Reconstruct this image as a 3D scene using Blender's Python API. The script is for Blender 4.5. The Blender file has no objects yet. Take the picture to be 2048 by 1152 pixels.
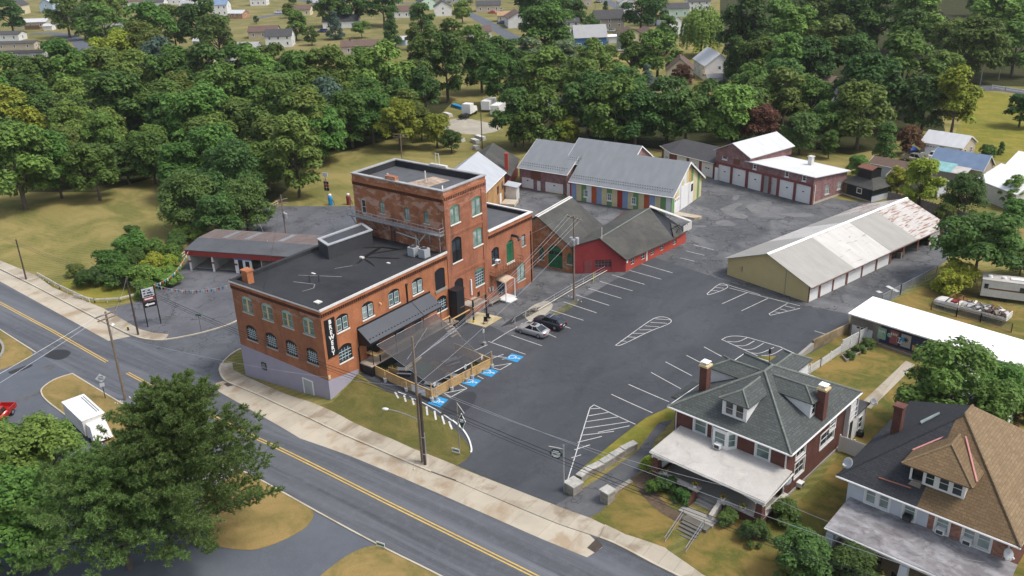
import bpy, bmesh, math, random
import numpy as np
from mathutils import Vector, Matrix
from mathutils.geometry import tessellate_polygon
R = math.radians
PI = math.pi
rnd = random.Random(11)
scene = bpy.context.scene
COL = scene.collection

# ------------------------------------------------------------------ survey of the site
# World frame: x runs along the street, y away from it, z up, origin at the brewery's street corner.
# The camera position and lens were solved from the photograph's vanishing lines; sight() turns a
# surveyed bearing into a point of the ground (or of a given level), so every thing stands on real ground.
FPX, PITCH, ROLL, YAW = 1790.0, R(23.13), R(-1.86), R(-37.48)
CAM = np.array([73.13, -59.68, 53.0])
_c, _s = math.cos(PITCH), math.sin(PITCH)
_U = np.array([math.cos(YAW), math.sin(YAW), 0]); _V = np.array([-math.sin(YAW), math.cos(YAW), 0])

def bearing(px, py):
    x, y = px - 1024.0, py - 576.0
    cr, sr = math.cos(ROLL), math.sin(ROLL)
    X = (x * cr + y * sr) / FPX; Y = (-x * sr + y * cr) / FPX
    d = (X, _c - Y * _s, -_s - Y * _c)
    return np.array([d[0] * _U[0] + d[1] * _U[1], d[0] * _V[0] + d[1] * _V[1], d[2]])

def level(px, py, z):
    r = bearing(px, py); t = (z - CAM[2]) / r[2]
    return CAM + r * t

# ------------------------------------------------------------------ terrain
TP = [(-120,-8,-2),(-80,-6,-2),(-60,-5,-2),(-40,-6,-2),(-25,-6,-1.8),(-15,-4,-1.35),(-9,-4,-.85),(-4,-4,-.45),(1,-4,-.05),
 (6,-5,0),(20,-5,0),(35,-5,0),(50,-5,0),(70,-5,0),(100,-5,0),(-40,-16,-2),(-20,-17,-1.5),(0,-17,-.3),(20,-17,0),(40,-17,0),
 (-30,-40,-1.5),(0,-40,-.3),(30,-40,0),(100,-40,0),(-16,-1,-1.4),(-5,-.6,-.5),(0,-.8,0),(6,-1.2,.05),(15,-1.5,.08),(22,-1.5,.1),
 (35,-1.5,.1),(45,-1.6,.05),(60,-1.6,.05),(90,-1.6,.05),(-16,20,-1.5),(-20,5,-1.6),(-30,20,-1.6),(-50,20,-1.6),(-55,40,-1.5),(-35,40,-1.2),
 (-20,40,-.8),(-80,20,-1.8),(-90,60,-1.8),(-60,70,-1),(-40,70,.2),(.2,3,1.0),(.2,4.8,2.0),(1.4,5.5,1.65),(11.5,4.9,1.45),(12.2,15,1.3),
 (1,12,1.6),(1,20,1.45),(1,30,1.1),(0,39,.83),(-3,45,.85),(10,3,1.3),(15,2.5,1.0),(20,2,.6),(23,1,.25),(14,30,.9),(10,45,.85),(25,25,.8),
 (25,50,.85),(35,40,.9),(30,10,.55),(36,60,.9),(10,75,.85),(25,85,.9),(45,70,1),(5,100,.9),(30,105,.9),(-25,75,.85),(-20,50,.6),
 (33,6,.35),(36,8,.7),(40,9,1.3),(38,16,1.1),(36,22,.9),(44,4,1.45),(44,1.5,1.2),(42,1.2,.9),(50,1.5,1.2),(56,2,1.2),(51.5,9,1.5),(57,12,1.5),
 (52,20,1.5),(40,25,1.1),(45,45,1.0),(55,35,1.2),(65,30,1.3),(70,6,1.5),(70,1.5,1.0),(90,5,1.5),(90,30,1.3),(60,55,1),(80,70,1),
 (-130,120,0),(-85,130,.85),(-120,250,1),(0,200,1),(100,150,1),(200,250,1),(0,450,1),(-250,200,1),(-250,400,1),(-650,270,1),
 (-300,60,-1),(-150,20,-1.8),(-150,-60,-2),(150,-80,0),(250,50,1),(-900,900,1),(900,900,1),(600,-300,0),(-600,-300,-1)]
_tp = np.array(TP, float)
_K = np.sqrt(((_tp[:, None, :2] - _tp[None, :, :2]) ** 2).sum(-1))
_n = len(_tp)
_A = np.zeros((_n + 1, _n + 1)); _A[:_n, :_n] = _K - np.eye(_n) * .8; _A[:_n, _n] = 1; _A[_n, :_n] = 1
_W = np.linalg.solve(_A, np.append(_tp[:, 2], 0))
def zfun(x, y):
    return np.sqrt((x[:, None] - _tp[None, :, 0]) ** 2 + (y[:, None] - _tp[None, :, 1]) ** 2) @ _W[:_n] + _W[_n]
def _rng(*segs):
    out = []
    for a, b, st in segs: out += list(np.arange(a, b - 1e-6, st))
    return out + [segs[-1][1]]
GX = np.array(_rng((-2600,-720,470),(-720,-130,40),(-130,-60,7),(-60,-20,4),(-20,64,1),(64,100,4),(100,420,40),(420,2580,540)))
GY = np.array(_rng((-1500,-120,460),(-120,-40,20),(-40,-12,4),(-12,20,1),(20,60,2.5),(60,144,7),(144,560,40),(560,2560,500)))
_xx, _yy = np.meshgrid(GX, GY, indexing='ij')
GZ = zfun(_xx.ravel(), _yy.ravel()).reshape(_xx.shape)
GZ = np.clip(GZ, -2.6, 3.0)
def ground_z(x, y):
    i = min(max(int(np.searchsorted(GX, x)) - 1, 0), len(GX) - 2); j = min(max(int(np.searchsorted(GY, y)) - 1, 0), len(GY) - 2)
    a = (x - GX[i]) / (GX[i + 1] - GX[i]); b = (y - GY[j]) / (GY[j + 1] - GY[j])
    z00, z10, z01, z11 = GZ[i, j], GZ[i + 1, j], GZ[i, j + 1], GZ[i + 1, j + 1]
    if a >= b: return float(z00 + a * (z10 - z00) + b * (z11 - z10))
    return float(z00 + b * (z01 - z00) + a * (z11 - z01))
def sight(px, py, dz=0.0):
    "point of the ground seen on this bearing (dz above the ground)"
    z = 0.5
    for _ in range(14):
        p = level(px, py, z + dz); z = ground_z(p[0], p[1])
    p = level(px, py, z + dz)
    return Vector((p[0], p[1], z))
def S2(pts): return [sight(*p).to_2d() for p in pts]

# ------------------------------------------------------------------ mesh building
class MB:
    def __init__(self): self.v = []; self.f = []; self.m = []
    def add(self, vs, fs, mi=0):
        o = len(self.v); self.v += [tuple(p) for p in vs]
        for f in fs: self.f.append(tuple(i + o for i in f)); self.m.append(mi)
        return self
    def box(self, x0, y0, z0, x1, y1, z1, mi=0):
        return self.hexa([(x0,y0,z0),(x1,y0,z0),(x1,y1,z0),(x0,y1,z0)], [(x0,y0,z1),(x1,y0,z1),(x1,y1,z1),(x0,y1,z1)], mi)
    def hexa(self, b, t, mi=0):
        return self.add(list(b) + list(t), [(3,2,1,0),(4,5,6,7),(0,1,5,4),(1,2,6,5),(2,3,7,6),(3,0,4,7)], mi)
    def quad(self, a, b, c, d, mi=0): return self.add([a, b, c, d], [(0,1,2,3)], mi)
    def poly(self, pts, mi=0): return self.add(pts, [tuple(range(len(pts)))], mi)
    def slab(self, pts, vec, mi=0, ms=None):
        "closed prism: polygon pts swept by vec"
        n = len(pts); vec = Vector(vec); a = [Vector(p) for p in pts]
        nn = Vector((0,0,0))
        for i in range(n): nn += a[i].cross(a[(i+1) % n])
        if nn.dot(vec) < 0: a.reverse()
        b = [p + vec for p in a]
        self.add(a + b, [tuple(range(n - 1, -1, -1)), tuple(range(n, 2 * n))], mi)
        self.add(a + b, [(i, (i+1) % n, n + (i+1) % n, n + i) for i in range(n)], mi if ms is None else ms)
        return self
    def prism(self, xy, z0, z1, mi=0): return self.slab([(x, y, z0) for x, y in xy], (0,0,z1 - z0), mi)
    def tube(self, pts, r, n=6, mi=0, r2=None, cap=True):
        pts = [Vector(p) for p in pts]; k = len(pts); rings = []
        for i, p in enumerate(pts):
            d = (pts[min(i+1,k-1)] - pts[max(i-1,0)]).normalized()
            a = d.cross(Vector((0,0,1)))
            if a.length < 1e-3: a = d.cross(Vector((0,1,0)))
            a.normalize(); b = a.cross(d)
            rr = r if r2 is None else r + (r2 - r) * i / max(k - 1, 1)
            rings.append([p + (a * math.cos(2*PI*j/n) + b * math.sin(2*PI*j/n)) * rr for j in range(n)])
        vs = [q for ring in rings for q in ring]
        fs = [(i*n+j, (i+1)*n+j, (i+1)*n+(j+1) % n, i*n+(j+1) % n) for i in range(k-1) for j in range(n)]
        if cap: fs += [tuple(range(n)), tuple(range(k*n-1, (k-1)*n-1, -1))]
        return self.add(vs, fs, mi)
    def lathe(self, prof, cx=0, cy=0, n=14, mi=0, axis='z'):
        rings = []
        for r, z in prof:
            for j in range(n):
                a = 2*PI*j/n
                rings.append((cx + r*math.cos(a), cy + r*math.sin(a), z) if axis == 'z' else (cx + r*math.cos(a), z, cy + r*math.sin(a)))
        k = len(prof)
        fs = [(i*n+j, i*n+(j+1) % n, (i+1)*n+(j+1) % n, (i+1)*n+j) for i in range(k-1) for j in range(n)]
        if axis != 'z': fs = [tuple(reversed(f)) for f in fs]
        return self.add(rings, fs + [tuple(range(n-1,-1,-1)), tuple(range((k-1)*n, k*n))], mi)
    def cut(self):
        "start another piece: build() then makes each piece an object of its own"
        self.k = getattr(self, 'k', []) + [(len(self.v), len(self.f))]; return self
    def build(self, name, mats, parent=None, smooth=False, loc=None, rot=None):
        ks = [(0, 0)] + getattr(self, 'k', []) + [(len(self.v), len(self.f))]
        if len(ks) == 2: return self._build(name, mats, parent, smooth, loc, rot)
        out = None
        for (v0, f0), (v1, f1) in zip(ks, ks[1:]):
            if f1 == f0: continue
            q = MB(); q.v = self.v[v0:v1]; q.f = [tuple(i - v0 for i in f) for f in self.f[f0:f1]]; q.m = self.m[f0:f1]
            out = q._build(name, mats, parent, smooth, loc, rot)
        return out
    def _build(self, name, mats, parent=None, smooth=False, loc=None, rot=None):
        me = bpy.data.meshes.new(name)
        me.from_pydata(self.v, [], self.f)
        mats = mats if isinstance(mats, (list, tuple)) else [mats]
        for m in mats:
            if m: me.materials.append(m)
        if len(mats) > 1: me.polygons.foreach_set('material_index', self.m)
        if smooth: me.polygons.foreach_set('use_smooth', [True] * len(me.polygons))
        uv = me.uv_layers.new(name='UV').data
        co = self.v
        for p in me.polygons:
            n = p.normal
            if abs(n.z) > .985: t = Vector((1,0,0)); b = Vector((0,1,0))
            else:
                t = Vector((-n.y, n.x, 0)).normalized(); b = n.cross(t)
            for li in p.loop_indices:
                q = Vector(co[me.loops[li].vertex_index]); uv[li].uv = (q.dot(t), q.dot(b))
        o = bpy.data.objects.new(name, me); COL.objects.link(o)
        if parent: o.parent = parent
        if loc is not None: o.location = loc
        if rot is not None: o.rotation_euler = (0, 0, rot)
        return o

def tag(o, label=None, cat=None, group=None, kind=None):
    if label: o['label'] = label
    if cat: o['category'] = cat
    if group: o['group'] = group
    if kind: o['kind'] = kind
    return o
def thing(name, label, cat, loc=(0,0,0), rot=0.0, group=None, scale=None):
    o = bpy.data.objects.new(name, None); COL.objects.link(o)
    o.location = loc; o.rotation_euler = (0,0,rot); o.empty_display_size = .3
    if scale: o.scale = scale
    return tag(o, label, cat, group)
def copy_tree(o, parent=None):
    c = o.copy(); COL.objects.link(c)
    if parent: c.parent = parent
    for ch in list(o.children): copy_tree(ch, c)
    return c

class Plane:
    "wall plane: s runs along the wall, z up, d outward (to the right of the walking direction)"
    def __init__(self, p0, p1):
        self.o = Vector((p0[0], p0[1], 0)); d = Vector((p1[0]-p0[0], p1[1]-p0[1], 0)); self.L = d.length
        self.t = d.normalized(); self.n = Vector((self.t.y, -self.t.x, 0))
    def P(self, s, z, d=0): return self.o + self.t*s + self.n*d + Vector((0,0,z))
    def box(self, mb, s0, s1, z0, z1, d0, d1, mi=0):
        P = self.P
        b = [P(s0,z0,d1),P(s1,z0,d1),P(s1,z0,d0),P(s0,z0,d0)]; t = [P(s0,z1,d1),P(s1,z1,d1),P(s1,z1,d0),P(s0,z1,d0)]
        return mb.hexa(b, t, mi)
    def slab(self, mb, sz, d0, d1, mi=0):
        return mb.slab([self.P(s, z, d0) for s, z in sz], self.n*(d1-d0), mi)

def onwall(pl, px, py, root=None, d=0.0):
    "(s, z) on a wall plane of the bearing px, py; root = the thing whose local frame the plane lives in"
    r = Vector(bearing(px, py)); c = Vector(CAM)
    if root is not None:
        mi = (Matrix.Translation(root.location) @ Matrix.Rotation(root.rotation_euler.z, 4, 'Z')).inverted()
        c = mi @ c; r = mi.to_3x3() @ r
    t = ((pl.o + pl.n*d - c).dot(pl.n)) / r.dot(pl.n); p = c + r*t
    return (p - pl.o).dot(pl.t), p.z
def hole(pl, x0, y0, x1, y1, root=None, arch=0):
    "wall opening from two opposite surveyed corners (upper left, lower right)"
    a, b = onwall(pl, x0, y0, root), onwall(pl, x1, y1, root)
    return (min(a[0],b[0]), max(a[0],b[0]), min(a[1],b[1]), max(a[1],b[1]), arch)

def wall(mb, pl, z0, z1, holes=(), s0=0, s1=None, depth=.16, mi=0, top=None):
    "wall skin with real openings and reveals; holes = (sa, sb, za, zb, arch_rise); top = sloping head polygon"
    if s1 is None: s1 = pl.L
    S = sorted({s0, s1, *[h[0] for h in holes], *[h[1] for h in holes]})
    Z = sorted({z0, z1, *[h[2] for h in holes], *[h[3] for h in holes]})
    S = [s for s in S if s0 <= s <= s1]; Z = [z for z in Z if z0 <= z <= z1]
    for i in range(len(S)-1):
        for j in range(len(Z)-1):
            sm, zm = (S[i]+S[i+1])/2, (Z[j]+Z[j+1])/2
            if any(h[0] < sm < h[1] and h[2] < zm < h[3] for h in holes): continue
            mb.quad(pl.P(S[i],Z[j]), pl.P(S[i+1],Z[j]), pl.P(S[i+1],Z[j+1]), pl.P(S[i],Z[j+1]), mi)
    for h in holes:
        a, b, c, d = h[:4]
        for q in (((a,c),(a,d)), ((b,d),(b,c)), ((b,c),(a,c)), ((a,d),(b,d))):
            (sa, za), (sb, zb) = q
            mb.quad(pl.P(sa,za), pl.P(sb,zb), pl.P(sb,zb,-depth), pl.P(sa,za,-depth), mi)
        if len(h) > 4 and h[4] > 0:                    # brick above a segmental arch
            n = 7; mid = (a+b)/2; w = (b-a)/2
            arc = [(mid + w*(-1+2*i/n), d - h[4]*((-1+2*i/n)**2)) for i in range(n+1)]
            for i in range(n):
                (x0, y0), (x1, y1) = arc[i], arc[i+1]
                if d-y0 < 1e-4 and d-y1 < 1e-4: continue
                pl.slab(mb, [(x0,y0),(x1,y1),(x1,d+.002),(x0,d+.002)], -depth*.98, -.001, mi)

def window(parent, pl, a, b, c, d, arch=0, frame=None, glass=None, sillm=None, rows=2, cols=2, mull=0.0, fw=.07, bw=.04, dep=.14, sillw=.08, name='window', shade=None, proud=0.0, trim=0.0, label=None):
    "a window part: frame with glazing bars; children pane and sill"
    mb = MB(); e = proud
    zt = d - arch
    B = lambda *k: pl.box(mb, *k)
    d0, d1 = -dep+e, -dep+.07+e
    for s in ((a, a+fw), (b-fw, b)): B(s[0], s[1], c, zt, d0, d1)
    B(a+fw, b-fw, c, c+fw, d0, d1)
    if arch > 0:
        n = 7; mid = (a+b)/2; w = (b-a)/2
        arc = [(mid + w*(-1+2*i/n), d-.005 - arch*((-1+2*i/n)**2)) for i in range(n+1)]
        for i in range(n):
            (x0,y0),(x1,y1) = arc[i], arc[i+1]
            pl.slab(mb, [(x0,zt-.12),(x1,zt-.12),(x1,y1),(x0,y0)], d0, d1)
    else: B(a+fw, b-fw, zt-fw, zt, d0, d1)
    ztop = zt - (fw if arch == 0 else .12)
    m = (a+b)/2
    if mull > 0: B(m-mull/2, m+mull/2, c+fw, ztop, d0, d1+.01)
    for k in range(1, rows):
        z = c+fw + (ztop-c-fw)*k/rows; B(a+fw, b-fw, z-bw/2, z+bw/2, d0+.015, d1-.01)
    for k in range(1, cols):
        s = a+fw + (b-a-2*fw)*k/cols
        if mull > 0 and abs(s-m) < mull: continue
        B(s-bw/2, s+bw/2, c+fw, ztop, d0+.02, d1-.015)
    if trim > 0:
        for k in ((a-trim, a, c-trim, d+trim), (b, b+trim, c-trim, d+trim), (a, b, d, d+trim)): B(k[0], k[1], k[2], k[3], -.02, .05)
    f = mb.build(name, frame, parent)
    if label: f['label'] = label
    g = MB(); g.quad(pl.P(a+.02,c+.02,d0+.03), pl.P(b-.02,c+.02,d0+.03), pl.P(b-.02,ztop+.02,d0+.03), pl.P(a+.02,ztop+.02,d0+.03))
    g.build('pane', glass, f)
    if shade is not None:
        h = MB(); k = rnd.uniform(.25, .7); h.quad(pl.P(a+.05,ztop-(ztop-c)*k,d0+.015), pl.P(b-.05,ztop-(ztop-c)*k,d0+.015), pl.P(b-.05,ztop,d0+.015), pl.P(a+.05,ztop,d0+.015))
        h.build('window_blind', shade, f)
    if sillm is not None:
        q = MB(); pl.box(q, a-.08, b+.08, c-.16, c, -dep+.01, sillw); q.build('sill', sillm, f)
    return f

def board(parent, pl, a, b, c, d, mat, name='door', th=.05, off=-.1, panels=0, pm=None):
    mb = MB(); pl.box(mb, a, b, c, d, off-th, off)
    if panels:
        for k in range(panels+1):
            z = c + (d-c)*k/panels; pl.box(mb, a+.02, b-.02, max(c, z-.02), min(d, z+.02), off, off+.015, 1 if pm else 0)
    return mb.build(name, [mat, pm] if pm else mat, parent)
# ------------------------------------------------------------------ materials (all procedural)
def _mat(name):
    m = bpy.data.materials.new(name); m.use_nodes = True
    nt = m.node_tree; bs = nt.nodes['Principled BSDF']
    return m, nt, bs
def N(nt, t, **kw):
    n = nt.nodes.new(t)
    for k, v in kw.items():
        if k in n.inputs: n.inputs[k].default_value = v
        else: setattr(n, k, v)
    return n
def ramp(nt, src, stops):
    r = nt.nodes.new('ShaderNodeValToRGB'); cr = r.color_ramp
    while len(cr.elements) < len(stops): cr.elements.new(.5)
    for e, (p, c) in zip(cr.elements, stops):
        e.position = p; e.color = (*c, 1) if not isinstance(c, float) else (c, c, c, 1)
    nt.links.new(src, r.inputs[0]); return r.outputs[0]
def mix(nt, fac, a, b, blend='MIX'):
    m = nt.nodes.new('ShaderNodeMix'); m.data_type = 'RGBA'; m.blend_type = blend
    for sock, v in ((m.inputs[0], fac), (m.inputs[6], a), (m.inputs[7], b)):
        if hasattr(v, 'is_linked'): nt.links.new(v, sock)
        elif isinstance(v, (int, float)): sock.default_value = v
        else: sock.default_value = (*v, 1)
    return m.outputs[2]
def coord(nt, kind='Object', scale=(1,1,1), rot=(0,0,0), loc=(0,0,0)):
    tc = nt.nodes.new('ShaderNodeTexCoord'); mp = nt.nodes.new('ShaderNodeMapping')
    mp.inputs['Scale'].default_value = scale; mp.inputs['Rotation'].default_value = rot; mp.inputs['Location'].default_value = loc
    nt.links.new(tc.outputs[kind], mp.inputs[0]); return mp.outputs[0]
def noise(nt, vec, scale, detail=4, rough=.55, dist=0):
    n = N(nt, 'ShaderNodeTexNoise', Scale=scale, Detail=detail, Roughness=rough, Distortion=dist)
    nt.links.new(vec, n.inputs['Vector']); return n.outputs['Fac']
def bump(nt, bs, h, strength=.3, dist=.02):
    b = N(nt, 'ShaderNodeBump', Strength=strength, Distance=dist); nt.links.new(h, b.inputs['Height']); nt.links.new(b.outputs[0], bs.inputs['Normal'])
def sc(c, k): return tuple(min(1, x*k) for x in c)

def m_plain(name, c, rough=.6, var=.12, scale=3.0, metal=0.0, spec=.4):
    m, nt, bs = _mat(name)
    v = coord(nt, 'Object'); n = noise(nt, v, scale, 5, .6)
    col = ramp(nt, n, [(.25, sc(c, 1-var)), (.75, sc(c, 1+var))])
    n2 = noise(nt, v, scale*.21, 3); col = mix(nt, ramp(nt, n2, [(.35, 0.0), (.7, .5)]), col, sc(c, 1-1.4*var))
    nt.links.new(col, bs.inputs['Base Color'])
    bs.inputs['Roughness'].default_value = rough; bs.inputs['Metallic'].default_value = metal; bs.inputs['Specular IOR Level'].default_value = spec
    return m
def m_glass(name, c=(.02,.027,.035), rough=.06):
    m, nt, bs = _mat(name)
    n = noise(nt, coord(nt, 'Object'), .7, 2); nt.links.new(ramp(nt, n, [(.3, sc(c,.6)), (.7, sc(c,1.7))]), bs.inputs['Base Color'])
    bs.inputs['Roughness'].default_value = rough; bs.inputs['Specular IOR Level'].default_value = .8
    return m
def m_brick(name, c1, c2, mortar, wear=None, wearz=None, bw=.22, bh=.075, big=.5, stain=(.08,.045,.035)):
    m, nt, bs = _mat(name)
    v = coord(nt, 'UV')
    b = nt.nodes.new('ShaderNodeTexBrick'); nt.links.new(v, b.inputs['Vector'])
    b.inputs['Color1'].default_value = (*c1,1); b.inputs['Color2'].default_value = (*c2,1); b.inputs['Mortar'].default_value = (*mortar,1)
    b.inputs['Scale'].default_value = 1; b.inputs['Mortar Size'].default_value = .006; b.inputs['Brick Width'].default_value = bw; b.inputs['Row Height'].default_value = bh; b.inputs['Bias'].default_value = -.1
    n1 = noise(nt, v, big, 6, .62); col = mix(nt, ramp(nt, n1, [(.36, .55), (.62, 0.0)]), b.outputs['Color'], sc(c1, .62))
    n2 = noise(nt, coord(nt, 'UV', (3,14,1)), 1.0, 4, .7); col = mix(nt, ramp(nt, n2, [(.4, 0.0), (.75, .45)]), col, sc(c2, 1.25))
    n4 = noise(nt, coord(nt, 'UV', (.55,.12,1)), 1.0, 5, .65, .6); col = mix(nt, ramp(nt, n4, [(.48, 0.0), (.72, .55)]), col, stain)
    if wear:
        n3 = noise(nt, coord(nt, 'UV', (.45,.8,1)), 1.1, 7, .68, .4)
        f = ramp(nt, n3, [(.5, 0.0), (.56, .75)])
        if wearz:
            sx = nt.nodes.new('ShaderNodeSeparateXYZ'); nt.links.new(coord(nt, 'Object'), sx.inputs[0])
            mr = N(nt, 'ShaderNodeMapRange'); mr.inputs['From Min'].default_value = wearz[0]; mr.inputs['From Max'].default_value = wearz[1]
            nt.links.new(sx.outputs[2], mr.inputs[0]); ml = N(nt, 'ShaderNodeMath', operation='MULTIPLY'); nt.links.new(mr.outputs[0], ml.inputs[0]); nt.links.new(f, ml.inputs[1]); f = ml.outputs[0]
        col = mix(nt, f, col, wear)
    nt.links.new(col, bs.inputs['Base Color']); bs.inputs['Roughness'].default_value = .85; bs.inputs['Specular IOR Level'].default_value = .25
    bump(nt, bs, b.outputs['Fac'], -.4, .01)
    return m
def m_asphalt(name, c, patch, crack=.0, big=.06, streak=None, stretch=(1,1,1), rough=.85, amt=.7, rot=0.0, dark=None):
    m, nt, bs = _mat(name)
    v = coord(nt, 'Object'); vs = coord(nt, 'Object', stretch, (0,0,rot))
    n = noise(nt, vs, big, 7, .6, .5); col = mix(nt, ramp(nt, n, [(.42, 0.0), (.66, amt)]), c, patch)
    if dark:
        n6 = noise(nt, coord(nt, 'Object', stretch, (0,0,rot), (37,11,5)), big*1.7, 6, .65, .8); col = mix(nt, ramp(nt, n6, [(.5, 0.0), (.68, .75)]), col, dark)
    g = noise(nt, v, 9, 5, .7); col = mix(nt, .22, col, ramp(nt, g, [(.3, sc(c,.45)), (.7, sc(c,1.7))]))
    n2 = noise(nt, v, 1.1, 5, .6); col = mix(nt, ramp(nt, n2, [(.5, 0.0), (.8, .3)]), col, sc(patch, 1.15))
    if crack > 0:
        vo = N(nt, 'ShaderNodeTexVoronoi', feature='DISTANCE_TO_EDGE', Scale=.16)
        wv = nt.nodes.new('ShaderNodeVectorMath'); wv.operation = 'ADD'
        nn = N(nt, 'ShaderNodeTexNoise', Scale=.6, Detail=5); nt.links.new(v, nn.inputs['Vector'])
        sm = nt.nodes.new('ShaderNodeVectorMath'); sm.operation = 'SCALE'; sm.inputs['Scale'].default_value = 5; nt.links.new(nn.outputs['Color'], sm.inputs[0])
        nt.links.new(v, wv.inputs[0]); nt.links.new(sm.outputs[0], wv.inputs[1]); nt.links.new(wv.outputs[0], vo.inputs['Vector'])
        col = mix(nt, ramp(nt, vo.outputs['Distance'], [(.006, crack), (.02, 0.0)]), col, sc(c, .35))
    nt.links.new(col, bs.inputs['Base Color']); bs.inputs['Roughness'].default_value = rough; bs.inputs['Specular IOR Level'].default_value = .35
    bump(nt, bs, g, .25, .02)
    return m
def m_grass(name, a, b, straw, big=.12, amt=.8, stripes=0.0, lo=.45, hi=.62, bare=None):
    m, nt, bs = _mat(name); v = coord(nt, 'Object')
    n = noise(nt, v, 1.6, 8, .72); col = ramp(nt, n, [(.3, a), (.7, b)])
    n2 = noise(nt, coord(nt, 'Object', (1,1.5,1), (0,0,.5)), big, 8, .66, .7)
    col = mix(nt, ramp(nt, n2, [(lo, 0.0), (hi, amt)]), col, straw)
    n5 = noise(nt, v, .33, 6, .7, .3); col = mix(nt, ramp(nt, n5, [(.45, 0.0), (.75, .5)]), col, sc(straw, .75))
    if stripes > 0:
        w = N(nt, 'ShaderNodeTexWave', Scale=.33, Distortion=1.5, Detail=2); nt.links.new(coord(nt, 'Object', (1,1,1), (0,0,R(38))), w.inputs['Vector'])
        col = mix(nt, ramp(nt, w.outputs['Fac'], [(.4, 0.0), (.8, stripes)]), col, sc(straw, 1.15))
    if bare:
        n6 = noise(nt, coord(nt, 'Object', loc=(9,4,0)), .21, 6, .65, .5); col = mix(nt, ramp(nt, n6, [(.58, 0.0), (.66, .75)]), col, bare)
    n3 = noise(nt, v, 14, 3, .7); col = mix(nt, .35, col, ramp(nt, n3, [(.3, sc(a,.5)), (.7, sc(b,1.5))]))
    nt.links.new(col, bs.inputs['Base Color']); bs.inputs['Roughness'].default_value = .95; bs.inputs['Specular IOR Level'].default_value = .1
    bump(nt, bs, n, .6, .12)
    return m
def m_concrete(name, c, stain, slab=1.5, joint=.35, amt=.75):
    m, nt, bs = _mat(name); v = coord(nt, 'Object')
    n = noise(nt, v, .35, 7, .62, .3); col = ramp(nt, n, [(.3, sc(c,.85)), (.7, sc(c,1.1))])
    n2 = noise(nt, coord(nt, 'Object', (1,.8,1), (0,0,-.15)), .27, 5, .6, .4); col = mix(nt, ramp(nt, n2, [(.5, 0.0), (.62, amt)]), col, stain)
    if slab:
        b = nt.nodes.new('ShaderNodeTexBrick'); nt.links.new(v, b.inputs['Vector']); b.offset = 0
        b.inputs['Color1'].default_value = (1,1,1,1); b.inputs['Color2'].default_value = (.72,.7,.66,1); b.inputs['Mortar'].default_value = (.3,.27,.24,1)
        b.inputs['Scale'].default_value = 1; b.inputs['Mortar Size'].default_value = .025; b.inputs['Brick Width'].default_value = slab; b.inputs['Row Height'].default_value = slab*3
        col = mix(nt, joint*1.6, col, b.outputs['Color'], 'MULTIPLY')
    g = noise(nt, v, 12, 4, .7); col = mix(nt, .15, col, ramp(nt, g, [(.3, sc(c,.5)), (.7, sc(c,1.3))]))
    nt.links.new(col, bs.inputs['Base Color']); bs.inputs['Roughness'].default_value = .88; bs.inputs['Specular IOR Level'].default_value = .25
    return m
def m_ribs(name, c, period=.4, rough=.4, axis='x', rust=None, rustamt=.6, depth=.4, metal=.0, wide=.12, spec=.45, var=.1):
    "metal sheet with standing seams along the slope (uv x = across)"
    m, nt, bs = _mat(name); v = coord(nt, 'UV')
    w = N(nt, 'ShaderNodeTexWave', Scale=1/period/ (2*PI) * PI, Distortion=0, Detail=0, bands_direction='X' if axis == 'x' else 'Y'); nt.links.new(v, w.inputs['Vector'])
    n = noise(nt, coord(nt, 'UV', (1,.35,1)), .8, 5, .6); col = ramp(nt, n, [(.3, sc(c,1-var)), (.7, sc(c,1+var))])
    col = mix(nt, ramp(nt, w.outputs['Fac'], [(1-wide*2, 0.0), (1-wide, depth)]), col, sc(c, .62))
    if rust:
        n2 = noise(nt, coord(nt, 'UV', (.3,2.0,1)), 1.15, 8, .66, .5); f = ramp(nt, n2, [(1-rustamt-.05, 0.0), (1-rustamt+.03, .95)])
        n3 = noise(nt, v, 3, 4); col = mix(nt, f, col, ramp(nt, n3, [(.3, sc(rust,.7)), (.7, sc(rust,1.25))]))
    nt.links.new(col, bs.inputs['Base Color']); bs.inputs['Roughness'].default_value = rough; bs.inputs['Metallic'].default_value = metal; bs.inputs['Specular IOR Level'].default_value = spec
    bump(nt, bs, w.outputs['Fac'], .5, .02)
    return m
def m_shingle(name, c1, c2, gap, w=.5, h=.22, worn=None, mottle=.5):
    m, nt, bs = _mat(name); v = coord(nt, 'UV')
    b = nt.nodes.new('ShaderNodeTexBrick'); nt.links.new(v, b.inputs['Vector'])
    b.inputs['Color1'].default_value = (*c1,1); b.inputs['Color2'].default_value = (*c2,1); b.inputs['Mortar'].default_value = (*gap,1)
    b.inputs['Scale'].default_value = 1; b.inputs['Mortar Size'].default_value = .02; b.inputs['Brick Width'].default_value = w; b.inputs['Row Height'].default_value = h
    n = noise(nt, v, .5, 6, .65); col = mix(nt, ramp(nt, n, [(.35, mottle), (.65, 0.0)]), b.outputs['Color'], sc(c1,.6))
    n2 = noise(nt, v, 5, 4, .7); col = mix(nt, .3, col, ramp(nt, n2, [(.3, sc(c1,.6)), (.7, sc(c2,1.3))]))
    if worn:
        n3 = noise(nt, coord(nt, 'UV', (1,.5,1)), .35, 6, .7, .5); col = mix(nt, ramp(nt, n3, [(.5, 0.0), (.65, .7)]), col, worn)
    nt.links.new(col, bs.inputs['Base Color']); bs.inputs['Roughness'].default_value = .85; bs.inputs['Specular IOR Level'].default_value = .3
    bump(nt, bs, b.outputs['Fac'], -.5, .02)
    return m
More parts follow.
